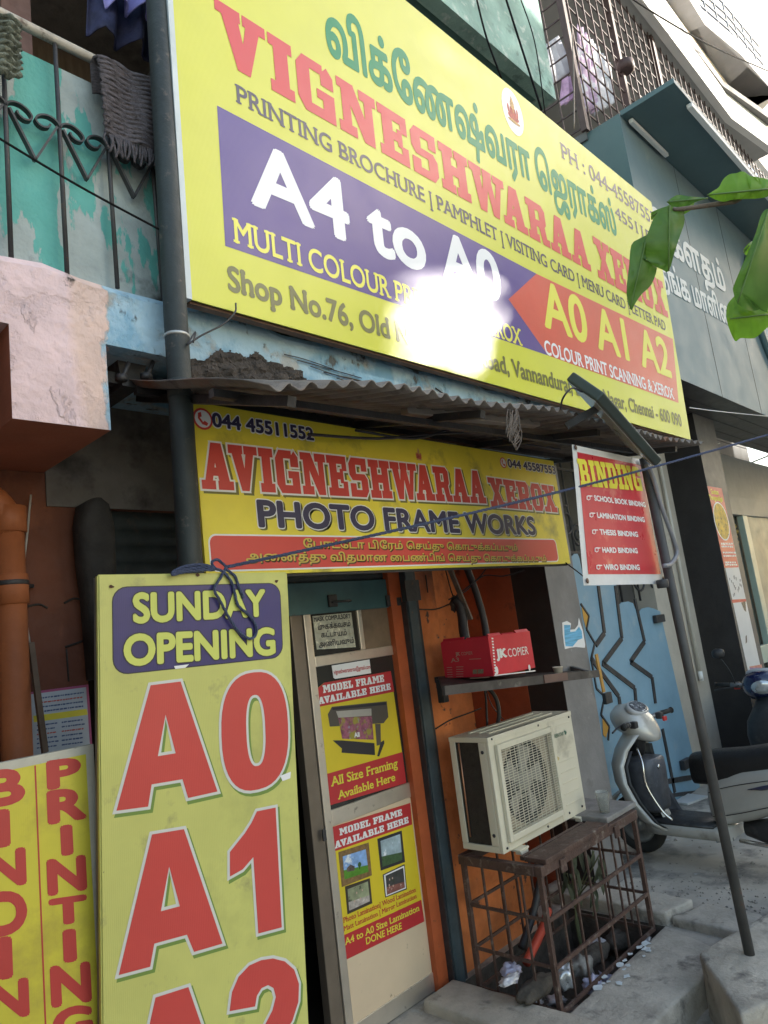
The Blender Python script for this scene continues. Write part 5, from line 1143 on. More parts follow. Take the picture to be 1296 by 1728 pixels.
for i, (px, py, yy, r, m, lab, nm) in enumerate((
    (862, 1640, 2.22, (.05, .04, .035), lil, 'lilac paper scrap lying left in the pit behind the bars', 'paper_scrap'), (860, 1653, 2.16, (.06, .03, .014), wht, 'flat white paper scrap below the lilac scrap in the pit', 'paper_scrap'),
    (952, 1648, 2.08, (.05, .04, .05), foil, 'crumpled silver wrapper behind the front bars', 'wrapper'), (982, 1632, 2.12, (.05, .05, .05), grb, 'crumpled grey plastic bag in the middle of the pit', 'plastic_bag'),
    (1000, 1662, 2.02, (.05, .04, .035), lil, 'lilac plastic bag near the kerb at the front bars', 'plastic_bag'), (1022, 1652, 2.02, (.025, .03, .03), lil, 'smallest lilac plastic scrap against the front kerb', 'plastic_scrap'),
    (1008, 1592, 2.3, (.06, .04, .012), wht, 'pale flattened cup lying deep in the pit', 'flat_cup'), (1092, 1592, 2.02, (.035, .03, .03), foil, 'clear crumpled wrapper in the right front corner of the pit', 'wrapper'),
    (1042, 1586, 2.25, (.09, .06, .05), M['soil'], 'rounded muddy stone in the right half of the pit', 'stone'), (905, 1668, 2.12, (.13, .05, .04), M['soil'], 'long muddy block in the left front of the pit', 'stone'), (1000, 1612, 2.2, (.14, .06, .04), M['soil'], 'broad muddy slab in the middle of the pit', 'stone'))):
    p = at(px, py, Y=yy); p.z = max(p.z, PZ); crumple(p, r, m, lab, nm, nm.replace('_', ' '), seed=i+3)
for i in range(10):
    rx_, ry_ = random.uniform(2.9, 3.75), random.uniform(2.02, 2.4); k_ = i % 3
    crumple(Vector((rx_, ry_, PZ+random.uniform(0, .03))), (random.uniform(.03, .07), random.uniform(.025, .05), random.uniform(.006, .02)), (wht, grb, M['soil'])[k_], ('scrap of dirty flattened paper among the rubbish in the pit', 'flattened grey bag among the rubbish in the pit', 'clod of dark earth among the rubbish in the pit')[k_], ('paper_scrap', 'plastic_bag', 'earth_clod')[k_], ('paper scrap', 'plastic bag', 'clod')[k_], seed=40+i)
b = MB(); b.tube(curve_pts([at(888, 1625, Y=2.3), at(905, 1590, Y=2.32), at(918, 1560, Y=2.34), at(925, 1535, Y=2.36)], 5), .022, 10); tag(b.build('red_pipe', mat('red_plastic', (.50, .07, .04), .45, var=.15), loc=at(888, 1625, Y=2.3), smooth=True), 'short red plastic pipe leaning in the pit', 'pipe')
b = MB(); b.tube(curve_pts([at(880, 1600, Y=2.42), at(900, 1540, Y=2.42), at(915, 1470, Y=2.42)], 5), .02, 10); tag(b.build('black_pipe', M['iron'], loc=at(880, 1600, Y=2.42), smooth=True), 'black pipe rising behind the red pipe in the pit', 'pipe')

# ------------------------------------------------------------------ the gate and the house beside it
YG = 2.85
GF = Frame((0, YG, 0), (1, 0, 0), (0, 0, 1))
gate = thing('metal_gate', 'sky blue sheet metal gate with black zigzag bars and yellow diamonds, behind the silver scooter', 'gate', GF.p(*GF.uv(1080, 1350)))
M['gblue'] = mat('gate_blue', (.20, .34, .45), .55, var=.08, vs=4, dirt=[((.30, .40, .46), .6, .75, 3), ((.12, .10, .09), .72, .75, 14)], bump=.1, bs=8)
out = [(118, 690), (135, 672), (155, 672), (166, 700), (196, 850), (210, 835), (262, 835), (278, 845), (360, 845), (384, 860), (392, 975), (410, 956), (450, 950), (478, 960), (490, 992), (513, 1012), (528, 992), (565, 983), (600, 992), (636, 1008)]
pts = [GF.uv(*c6(*p)) for p in out] + [GF.uv(1186, 1348), GF.uv(1000, 1352), GF.uv(945, 1100)]
b = MB(); b.prism([GF.p(u, v, -.004) for u, v in pts], GF.n*.004); b.build('sheet', M['gblue'], gate)
b = MB()
def gl_(pts, w=.042):
    P = [GF.p(*GF.uv(*p), .005) for p in pts]
    for a, c in zip(P, P[1:]): b.bar(a, c, .02, w, up=(0, 1, 0)) if False else b.bar(a, c, w, .009, up=(0, 1, 0), bev=0)
gl_([c6(272, 860), c6(308, 1135), c6(258, 1205)]); gl_([c6(372, 860), c6(410, 1165), c6(302, 1310)]); gl_([c6(295, 1310), c6(485, 1455), c6(492, 1545)]); gl_([c6(485, 935), c6(542, 1185), c6(460, 1302), c6(586, 1392), c6(606, 1545)])
gl_([(1117, 1230), (1138, 1337)]); gl_([c6(230, 1280), c6(250, 1310), c6(392, 1505), c6(406, 1610)]); gl_([c6(170, 965), c6(217, 1035), c6(204, 1112), c6(252, 1195), c6(230, 1285), c6(262, 1460), c6(305, 1500)], .016); gl_([c6(305, 1520), c6(288, 1610), c6(335, 1680), c6(330, 1760)], .016)
gl_([(1124, 1319), (1165, 1312)]); gl_([(1126, 1343), (1172, 1337)], .03)
b.build('zigzag_bar', M['iron'], gate)
k = Ink(GF, .004); k.px([c6(175, 975), c6(214, 1038), c6(200, 1105), c6(186, 1050)]); k.px([c6(296, 1615), c6(335, 1675), c6(318, 1745), c6(300, 1728)]); k.build('yellow_diamond', mat('gate_yellow', (.60, .32, .06), .5, var=.1), gate)
b = MB(); p = GF.p(*GF.uv(*c6(615, 1052)), .02); b.box((p.x-.09, YG-.04, p.z-.035), (p.x+.10, YG-.005, p.z+.035), .005); p = GF.p(*GF.uv(1150, 1290), .02); b.box((p.x-.05, YG-.05, p.z-.04), (p.x+.12, YG-.005, p.z+.04), .005); b.build('latch', M['iron'], gate)
b = MB(); b.bar(at(1006, 1104, Y=2.4), at(1019, 1168, Y=2.4), .01, .03); 
pz = [(1004, 1104), (1008, 1104), (1011, 1118), (1014, 1125), (1013, 1135), (1018, 1142), (1018, 1155), (1021, 1166), (1017, 1168), (1013, 1150), (1009, 1140), (1009, 1125)]
b.build('ochre_trim', mat('ochre', (.50, .27, .06), .7, var=.2), gate)
b = MB(); p = at(1024, 1178, Y=2.7); b.box((p.x-.05, 2.68, p.z-.04), (p.x+.05, 2.71, p.z+.04), .004); b.build('hinge', M['iron'], gate)

nh = thing('gate_house', 'neighbouring house with a cream wall strip beside the blue gate', 'house', (6.6, 2.9, ZG))
M['creamwall'] = mat('cream_wall', (.46, .42, .36), .85, var=.12, vs=3, dirt=[((.22, .19, .16), .62, .75, 2.5)], bump=.25)
gx1_ = GF.p(*GF.uv(1143, 1180)).x; bx0 = at(1212, 1240, Y=YG).x
b = MB(); b.box((gx1_-.05, YG+.002, ZG), (bx0+.1, YG+.2, 3.7)); b.build('wall', M['creamwall'], nh)
b = MB(); b.box((3.8, 4.6, ZG), (9, 4.7, 4.2)); b.box((3.8, 2.86, 3.3), (gx1_-.05, 4.6, 3.4)); b.box((gx1_-.04, 2.9+.16, ZG), (gx1_+.1, 4.6, 3.4)); b.build('passage_wall', mat('passage_grey', (.22, .20, .18), .9, var=.2, vs=3), nh)
b = MB()
for px in (965, 985, 1030, 1060, 1085, 1100): x = at(px, 900, Y=2.87).x; b.tube([(x, 2.87, 1.6), (x, 2.87, 3.3)], .010, 6)
for zz in (2.05, 2.75): b.bar((4.6, 2.87, zz), (gx1_, 2.87, zz), .02, .02)
def spiral(c, r, t0=0, turns=1.6, sg=1):
    return [(c.x+sg*math.cos(t0+2*math.pi*turns*j/26)*r*(1-j/34), c.y, c.z+math.sin(t0+2*math.pi*turns*j/26)*r*(1-j/34)) for j in range(27)]
for px, py, r in ((1078, 975, .16), (1105, 980, .12), (955, 880, .14), (975, 905, .10), (1040, 700, .14)): b.tube(spiral(at(px, py, Y=2.865), r, 1.2), .011, 6)
b.build('window_grille', M['iron'], nh)
b = MB(); a = at(1141, 925, Y=YG-.03); c = at(1182, 1138, Y=YG-.03); b.tube([(a.x, YG-.03, 3.6), (a.x+.0, YG-.03, a.z), (c.x, YG-.03, c.z)], .017, 10); b.build('conduit', mat('pvc_white', (.55, .53, .48), .5, var=.1), nh, smooth=True)
b = MB(); b.tube([(c.x, YG-.03, c.z+.03), (c.x, YG-.03, c.z-.06)], .022, 10); b.build('conduit_end', M['white'], nh)

# ------------------------------------------------------------------ jewellery shop at the right
Yb = 2.49
js = thing('jewellery_shop', 'grey panelled shop with a black pillar, dark soffit and glass front at the right', 'building', (8, Yb, ZG))
bxl = (at(1193, 824, Y=Yb).x+at(1260, 1139, Y=Yb).x)/2; bxr = at(1226, 824, Y=Yb).x+.02
YA = 2.10; ax0 = at(1046, 200, Y=YA).x; zA0 = (at(1150, 640, Y=YA).z+at(1296, 703, Y=YA).z)/2; zA1 = at(1043, 190, Y=YA).z
b = MB(); b.box((bxl, Yb, ZG), (bxr, 3.2, zA0-.001)); o = b.build('black_pillar', [M['blackwall'], mat('grey_clad', (.10, .10, .10), .5, var=.1)], js)
for p in o.data.polygons:
    if p.normal.y < -.9: p.material_index = 1
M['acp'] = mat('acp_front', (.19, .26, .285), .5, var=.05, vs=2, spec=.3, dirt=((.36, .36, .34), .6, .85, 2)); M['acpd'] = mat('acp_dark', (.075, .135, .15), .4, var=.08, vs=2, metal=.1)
yb_ = max(at(965, 222, X=ax0).y, 2.8)
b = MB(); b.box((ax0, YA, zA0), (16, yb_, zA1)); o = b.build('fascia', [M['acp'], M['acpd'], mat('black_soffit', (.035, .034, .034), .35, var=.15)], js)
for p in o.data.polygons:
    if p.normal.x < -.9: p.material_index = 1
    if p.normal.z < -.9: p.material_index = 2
b = MB()
for k in range(1, 5): b.box((ax0, YA+.02+k*.18, zA0-.004), (16, YA+.028+k*.18, zA0-.0005))
for k in range(1, 8): b.box((ax0+k*1.22, YA-.002, zA0), (ax0+k*1.22+.006, YA-.0005, zA1))
b.build('panel_joint', M['black'], js)
b = MB(); a = at(1262, 783, Z=zA0-.006); c = at(1310, 764, Z=zA0-.006); b.bar(a, c, .06, .008); b.bar(at(1130, 767, Z=zA0-.006), at(1215, 748, Z=zA0-.006), .03, .008); b.build('soffit_light', mat('unlit_strip', (.62, .62, .60), .4, var=.05), js)
zc_ = zA1-.02; c0_ = at(1140, 142, Z=zc_)
b = MB(); b.box((ax0+.02, c0_.y, zc_), (16, YA-.002, zc_+.05), .004); b.build('canopy', M['acpd'], js)
b = MB(); a, c = at(1163, 178, Z=zc_-.03), at(1276, 320, Z=zc_-.03); c = Vector((a.x+3.2, a.y, a.z)); b.bar(a, c, .05, .04, bev=.005); a = at(1062, 205, Z=zc_-.03); b.bar(Vector((a.x, YA-.05, a.z)), Vector((a.x+.8, YA-.05, a.z)), .04, .04, bev=.005); b.build('tube_light', mat('tube_white', (.75, .77, .76), .4, var=.03), js)
AFm = Frame((0, YA-.002, 0), (1, 0, 0), (0, 0, 1))
k = Ink(AFm, .004); k.text(pieces('ெகௗதம்', .03), (1104, 406), (1226, 494), (1104, 362)); k.text(pieces('தங்க மாளிைக', .03), (1114, 481), (1246, 557), (1114, 444)); lt = k.build('white_lettering', M['white'], js)
so2 = lt.modifiers.new('t', 'SOLIDIFY'); so2.thickness = .003
ec = AFm.uv(1304, 540); er = abs(AFm.uv(1233, 480)[0]-ec[0])*.62
b = MB(); b.lathe([(0, 0), (er, 0), (er, .05), (er*.93, .06)], AFm.p(*ec, 0), axis=(0, -1, 0), n=40); b.build('emblem_rim', M['acpd'], js)
b = MB(); b.lathe([(0, .055), (er*.925, .058), (er*.80, .066)], AFm.p(*ec, 0), axis=(0, -1, 0), n=40); b.build('emblem_face', M['white'], js)
b = MB(); b.lathe([(0, .07), (er*.74, .07), (er*.55, .074)], AFm.p(*ec, 0), axis=(0, -1, 0), n=40); b.build('emblem_centre', mat('emblem_green', (.03, .14, .06), .3, var=.5, vs=14, dirt=((.7, .72, .7), .58, .6, 18)), js)
# poster strip on the pillar front
def cr(x, y): return (1160+x/4.118, 780+y/4.118)
TP = Frame((0, Yb-.002, 0), (1, 0, 0), (0, 0, 1))
t = thing('pillar_poster', 'tall narrow jewellery poster, red above and white below, on the black pillar', 'poster', TP.p(*TP.uv(1240, 1000)))
board_mesh(TP, fquad(TP, [cr(138, 165), cr(238, 182), cr(548, 1600), cr(455, 1600)]), .0015, 'sheet', mat('poster_white', (.66, .66, .66), .5, var=.06, vs=4), t)
k = Ink(TP, .0006); k.px([cr(138, 165), cr(238, 182), cr(356, 730), cr(258, 735)]); k.px([cr(308, 955), cr(405, 950), cr(409, 968), cr(312, 978)]); k.build('red_field', M['postred'], t)
e0 = TP.uv(*cr(237, 410)); ew = abs(TP.uv(*cr(293, 420))[0]-TP.uv(*cr(181, 400))[0])*.5; eh = abs(TP.uv(*cr(237, 280))[1]-TP.uv(*cr(237, 545))[1])*.5
k = Ink(TP, .001); k.poly(disc(e0, ew*.92, 30, eh)); k.build('oval_border', M['whitep'], t)
k = Ink(TP, .0014); k.poly(disc(e0, ew*.83, 30, eh*.93)); k.build('gold_oval', mat('gold_jewels', (.56, .36, .03), .5, var=.5, vs=16, dirt=((.12, .06, .02), .58, .62, 22)), t)
k = Ink(TP, .001); k.text(pieces('Goutham', .04), cr(166, 218), cr(218, 226), cr(162, 186)); k.text(pieces('Thangamaligai', .04), cr(154, 258), cr(246, 272), cr(150, 226)); k.build('yellow_lettering', M['yelp'], t)
k = Ink(TP, .001)
for y in (560, 580, 622, 645, 690, 706):
    x = 232+(y-560)*.205
    while x < 312+(y-560)*.205: wd = random.uniform(5, 14); k.px([cr(x, y), cr(x+wd, y+1), cr(x+wd+2, y+random.uniform(9, 15)), cr(x+2, y+12)]); x += wd+random.uniform(1.5, 4)
k.build('small_print', M['whitep'], t)
k = Ink(TP, .001)
for j in range(16):
    y = 750+random.uniform(0, 170); x = 272+(y-735)*.215+random.uniform(0, 75); k.px([cr(x, y), cr(x+random.uniform(5, 10), y+1), cr(x+8, y+random.uniform(14, 30)), cr(x+3, y+18)])
k.build('jewel_pictures', mat('grey_jewels', (.20, .20, .21), .5, var=.4, vs=40), t)
k = Ink(TP, .001); k.px([cr(430, 1420), cr(515, 1405), cr(538, 1530), cr(455, 1550)]); k.build('pink_patch', mat('pink_print', (.62, .26, .20), .5, var=.3, vs=20), t)
k = Ink(TP, .0011); k.px([cr(372, 975), cr(402, 965), cr(408, 1040), cr(395, 1030)]); k.px([cr(403, 1210), cr(412, 1200), cr(414, 1250), cr(404, 1262)]); k.build('dark_picture', mat('dk_pic', (.16, .13, .10), .5, var=.5, vs=30), t)
k = Ink(TP, .0014)
for y in (1428, 1475):
    x = 435+(y-1428)*.3
    while x < 505+(y-1428)*.3: k.px([cr(x, y), cr(x+9, y-1), cr(x+14, y+28), cr(x+5, y+30)]); x += 14
k.build('blue_print', mat('violet_print', (.20, .20, .50), .5, var=0), t)
# its glass front
Yg_ = 3.1
def gp(x, y): return at(x, y, Y=Yg_)
zl1, zl0 = at(1226, 835, Y=Yg_).z, at(1240, 868, Y=Yg_).z
b = MB(); b.box((bxr, Yg_, zl0), (14, Yg_+.15, zl1), .006); b.box((bxr, Yg_+.05, zl1), (14, 3.3, zA0)); b.build('lintel', mat('grey_lintel', (.33, .34, .33), .5, var=.08), js)
b = MB(); x = gp(1275, 960).x; b.box((x-.07, Yg_-.0, ZG), (x+.12, Yg_+.08, zl0-.002), .006); zz = gp(1285, 1090).z; b.box((bxr+.2, Yg_, zz-.22), (14, Yg_+.08, zz), .006); b.build('pale_green_frame', mat('pale_green', (.40, .50, .44), .4, var=.06), js)
b = MB(); b.box((bxr, Yg_+.09, ZG), (x, Yg_+.1, zl0)); b.build('door_glass', M['glass'], js)
b = MB(); b.box((x+.12, Yg_+.03, ZG), (14, Yg_+.04, zl0)); b.build('window_glass', mat('greenish_glass', (.20, .26, .23), .45, var=.3, vs=2), js)
b = MB()
for j in range(11):
    p = at(1240+j*1.1+random.uniform(-2, 2), 888+j*9, Y=Yg_+.08); b.lathe([(0, -.03), (.035, -.01), (.03, .02), (0, .03)], p, axis=(0, 1, 0), n=9)
b.build('gold_chain', mat('gold_glitter', (.35, .26, .08), .3, metal=.7, var=.6, vs=30), js)
b = MB(); p = at(1272, 1060, Y=Yg_+.07); b.box((p.x-.12, Yg_+.06, p.z-.22), (p.x+.05, Yg_+.085, p.z+.1), .01); b.build('blue_item', mat('blue_item', (.03, .14, .32), .5, var=.2), js)

# ------------------------------------------------------------------ the caged balcony above it and the white house behind
yg = 2.42
gc = at(985, 205, Y=yg); gX0 = gc.x
zG0 = zA1+.01; zS = at(1045, 0, Y=yg).z
gh = thing('caged_balcony', 'balcony enclosed by a rusty brown iron grid, full of washing, above the grey fascia', 'balcony', (gX0+2, yg, zG0))
M['grid'] = mat('brown_grid', (.075, .045, .042), .6, var=.25, vs=8)
b = MB()
for k in range(3):
    x = gX0+k*1.25; b.bar((x, yg, zG0), (x, yg, zS), .06, .06, up=(0, 1, 0))
b.bar((gX0, yg+1.6, zG0-.6), (gX0, yg+1.6, zS), .05, .05, up=(0, 1, 0)); b.build('post', M['grid'], gh)
b = MB()
zz = zG0+.05
while zz < zS: b.bar((gX0, yg, zz), (gX0+9, yg, zz), .012, .012); b.bar((gX0, yg, zz), (gX0, yg+1.6, zz), .012, .012); zz += .2
x = gX0+.12
while x < gX0+9: b.bar((x, yg-.012, zG0), (x, yg-.012, zS), .012, .012, up=(0, 1, 0)); x += .19
for j in range(1, 8): b.bar((gX0, yg+.2*j, zG0-.3), (gX0, yg+.2*j, zS), .012, .012, up=(0, 1, 0))
b.build('grid', M['grid'], gh)
b = MB(); b.box((gX0, yg, zG0-.08), (gX0+9, yg+1.7, zG0)); b.box((gX0-.3, yg+1.7, 3), (gX0+9, yg+1.8, zS)); b.build('inner_wall', mat('balcony_shade', (.14, .145, .15), .9, var=.2, vs=2), gh)
b = MB(); b.lathe([(.07, -.04), (.10, -.02), (.10, .06), (.05, .08)], (gX0+1.25, yg-.05, at(1052, 125, Y=yg).z), n=14); b.build('tap_fitting', M['grid'], gh)
def cloth(px, Y, m, label, name, amp=.03, cat='cloth', thick=.004):
    """a hanging cloth, px are its four corners tl tr br bl"""
    q = [at(x, y, Y=Y) for x, y in px]; b = MB(); rows = []
    for j in range(15):
        r = j/14; rows.append([q[0].lerp(q[1], i/24).lerp(q[3].lerp(q[2], i/24), r)+Vector((0, amp*math.sin(i*.8+r*1.5)*(.3+r)+amp*.4*math.sin(i*1.9), .012*math.sin(i*.7)*r)) for i in range(25)])
    b.loft(rows, cap=False, closed=False); o = b.build(name, m, loc=q[0]); md = o.modifiers.new('t', 'SOLIDIFY'); md.thickness = thick; return tag(o, label, cat)
cloth([(916, 78), (942, 60), (968, 120), (928, 145)], yg+.3, mat('white_cloth', (.55, .55, .60), .9, var=.2, vs=9), 'white cloth hanging at the left corner inside the iron grid', 'hanging_cloth')
cloth([(950, 130), (972, 128), (978, 160), (950, 178)], yg+.25, mat('pink_cloth', (.55, .36, .55), .9, var=.3, vs=14), 'pink and white cloth below the white one inside the iron grid', 'hanging_cloth')
cloth([(975, 40), (1000, 70), (1010, 190), (985, 185)], yg+.1, mat('mauve_cloth', (.62, .46, .62), .9, var=.35, vs=9, dirt=((.8, .78, .82), .5, .55, 9)), 'long mauve and white cloth hanging behind the iron grid', 'hanging_cloth')
cloth([(1002, 70), (1030, 110), (1036, 175), (1012, 188)], yg+.12, mat('leafy_cloth', (.70, .70, .74), .9, var=.15, vs=9, dirt=((.30, .50, .36), .62, .64, 16)), 'white cloth with a green print hanging behind the iron grid', 'hanging_cloth')

wh = thing('white_house', 'tall sunlit white house with projecting balconies at the upper right', 'house', (gX0+3, 1.5, 0))
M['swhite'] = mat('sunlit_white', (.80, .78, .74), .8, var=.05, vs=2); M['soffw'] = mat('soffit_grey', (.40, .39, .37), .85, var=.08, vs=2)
P3 = [Vector((gX0-.3, 2.23, zS)), at(1068, -22, Z=zS), at(1085, 0, Z=zS), at(1235, 200, Z=zS), at(1310, 255, Z=zS)]
print('white house plan', [tuple(round(c, 2) for c in p) for p in P3], 'zS', zS, 'acp', ax0, zA0, zA1, 'gX0', gX0)
def band(pl, z0, z1, th, name, m, out=0):
    b = MB()
    pl = [Vector((p.x, p.y-out, 0)) for p in pl]
    for a, c in zip(pl, pl[1:]):
        b.prism([(a.x, a.y, z0), (c.x, c.y, z0), (c.x, c.y+th, z0), (a.x, a.y+th, z0)], (0, 0, z1-z0))
    return b.build(name, m, wh)
band(P3, zS, zS+.62, .1, 'balcony_front', M['swhite'])
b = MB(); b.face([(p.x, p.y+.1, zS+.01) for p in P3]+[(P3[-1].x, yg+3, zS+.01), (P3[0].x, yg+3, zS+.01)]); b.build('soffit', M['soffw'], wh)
# cornice lines and the next balcony up
b = MB()
C3 = [at(1108, -20, Y=2.2), at(1220, 145, Y=2.22), at(1310, 208, Y=2.0)]
zc3 = sum(p.z for p in C3)/3
C4 = [at(1095, -20, Z=zc3), at(1220, 145, Z=zc3), at(1310, 208, Z=zc3)]
band(C4, zc3, zc3+.10, .12, 'cornice', mat('cornice_grey', (.16, .155, .15), .8, var=.1))
zU = zS+3.2
U3 = [at(1150, -20, Z=zU), at(1164, 0, Z=zU), at(1190, 42, Z=zU), at(1250, 92, Z=zU), at(1310, 160, Z=zU)]
band(U3, zU, zU+.35, .5, 'upper_balcony_edge', mat('grey_band', (.45, .45, .48), .7, var=.1))
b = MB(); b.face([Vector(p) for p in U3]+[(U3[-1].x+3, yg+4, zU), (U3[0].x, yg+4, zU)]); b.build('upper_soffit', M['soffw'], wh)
b = MB()
for a, c in zip(U3, U3[1:]):
    for zz in (.45, .62, .8, 1.0, 1.25): b.bar(Vector((a.x, a.y+.1, zU+zz)), Vector((c.x, c.y+.1, zU+zz)), .03, .03)
    n_ = max(1, int((c-a).length/.4))
    for j in range(n_): p = a.lerp(c, j/n_); b.bar(Vector((p.x, p.y+.1, zU+.35)), Vector((p.x, p.y+.1, zU+1.25)), .03, .03, up=(0, 1, 0))
b.build('upper_railing', mat('blue_railing', (.12, .15, .2), .5, var=.1), wh)
b = MB(); b.box((P3[0].x, yg+.6, zS+2.0), (P3[-1].x+8, yg+.8, zU+4)); b.build('wall', M['swhite'], wh)

# ------------------------------------------------------------------ washing and rugs on the left balcony
def rug(px, Y, m, label, ribs, amp, fringe=None, name='hanging_rug'):
    q = [at(x, y, Y=Y) for x, y in px]; t = thing(name, label, 'rug', q[0].lerp(q[1], .5)); b = MB(); rows = []
    nj, ni = ribs*6, 20
    for j in range(nj+1):
        r = j/nj; row = []
        for i in range(ni+1):
            p = q[0].lerp(q[1], i/ni).lerp(q[3].lerp(q[2], i/ni), r)
            row.append(p+Vector((.004*math.sin(j*1.7), -amp*abs(math.sin(math.pi*ribs*r+.4*math.sin(i*.6)))-.008*math.sin(i*.5+r*3), .003*math.sin(i*1.3+j))))
        rows.append(row)
    back = [[p+Vector((0, .05 if k == 0 else .012, .0)) for p in rows[0]] for k in (0,)]
    b.loft([[p+Vector((0, .05, -.12)) for p in rows[0]], [p+Vector((0, .055, .004)) for p in rows[0]], [p+Vector((0, .03, .016)) for p in rows[0]]]+rows, cap=False, closed=False)
    o = b.build('weave', m, t); md = o.modifiers.new('t', 'SOLIDIFY'); md.thickness = .008
    if fringe:
        b = MB()
        for i in range(fringe):
            p = rows[-1][0].lerp(rows[-1][-1], i/(fringe-1)); L = random.uniform(.05, .085)
            if random.random() < .85: b.tube(curve_pts([p, p+Vector((random.uniform(-.01, .01), -.004, -L*.5)), p+Vector((random.uniform(-.014, .014), 0, -L))], 3), [.006]*3+[.004]*4 if False else .0042, 5)
        b.build('fringe', m, t)
    return t
M['ruggrey'] = mat('grey_woven_rug', (.11, .10, .115), .95, var=.5, vs=60, bump=1, bs=160, stretch=(1, 1, 2.2)); M['ruggreen'] = mat('grey_green_rug', (.14, .16, .13), .95, var=.45, vs=14, bump=1, bs=90)
rug([(163, 92), (290, 146), (292, 268), (178, 226)], 2.03, M['ruggrey'], 'dark grey woven rug with a fringed hem, hung over the balcony rail by the pole', 16, .007, 40)
rug([(-40, 5), (34, 40), (32, 136), (-40, 122)], 2.03, M['ruggreen'], 'thick grey green rug hung over the balcony rail at the picture edge', 9, .022)
M['navy'] = mat('navy_cloth', (.025, .03, .085), .8, var=.4, vs=12, bump=.5, bs=60); M['violet'] = mat('violet_cloth', (.30, .30, .70), .8, var=.15, vs=8)
cloth([(148, -40), (300, -40), (300, 112), (152, 50)], 2.2, M['navy'], 'dark navy cloth with a ragged hem hanging under the balcony ceiling', 'hanging_cloth', .03)
cloth([(165, -40), (290, -40), (290, 34), (185, 4)], 2.13, M['violet'], 'violet cloth draped over the navy one, behind the tall pole', 'hanging_cloth', .03)
b = MB(); p = at(25, 10, Y=2.5); b.box((p.x-.05, 2.5, 2.84), (p.x+.06, 2.6, 4.9)); tag(b.build('wooden_post', mat('red_brown_post', (.16, .09, .075), .8, var=.3, vs=12), loc=(p.x, 2.5, 2.84)), 'old reddish wooden post behind the balcony rail', 'post')
M['wireblack'] = mat('black_wire', (.015, .015, .016), .95, var=.2, spec=.05)
def wire(pts, r, label, m='wireblack'):
    P = [at(*p[:2], Y=p[2]) for p in pts]; b = MB(); b.tube(curve_pts(P, 8), r, 6); return tag(b.build('overhead_wire', M[m], loc=P[0]), label, 'wire')
wire([(-40, 210, 2.0), (130, 312, 1.98), (278, 392, 1.98)], .004, 'thin dark wire slanting across the teal balcony panels')
wire([(1040, -20, 2.2), (1120, 32, 2.15), (1210, 82, 2.1), (1320, 130, 2.0)], .010, 'thin black wire crossing in front of the white house')
wire([(800, -20, 1.95), (820, 60, 1.93), (846, 132, 1.9)], .006, 'left black wire dropping in front of the mossy parapet')
wire([(848, -20, 1.95), (880, 80, 1.93), (914, 186, 1.9)], .007, 'middle black wire dropping in front of the mossy parapet')
wire([(872, -20, 1.95), (902, 70, 1.93), (920, 192, 1.9)], .004, 'right thin black wire dropping in front of the mossy parapet')
wire([(965, 40, 2.3), (968, 120, 2.3), (969, 218, 2.3)], .006, 'vertical grey cable at the corner of the iron grid', m='conduit_c' if 'conduit_c' in M else 'alu_dark')
wire([(1164, 688, 2.0), (1220, 695, 2.02), (1310, 704, 2.05)], .004, 'thin pale wire running along under the grey fascia', m='white')
wire([(955, 950, 2.04), (975, 965, 2.2), (1000, 985, 2.4)], .004, 'short black wire trailing from the right end of the second sign')

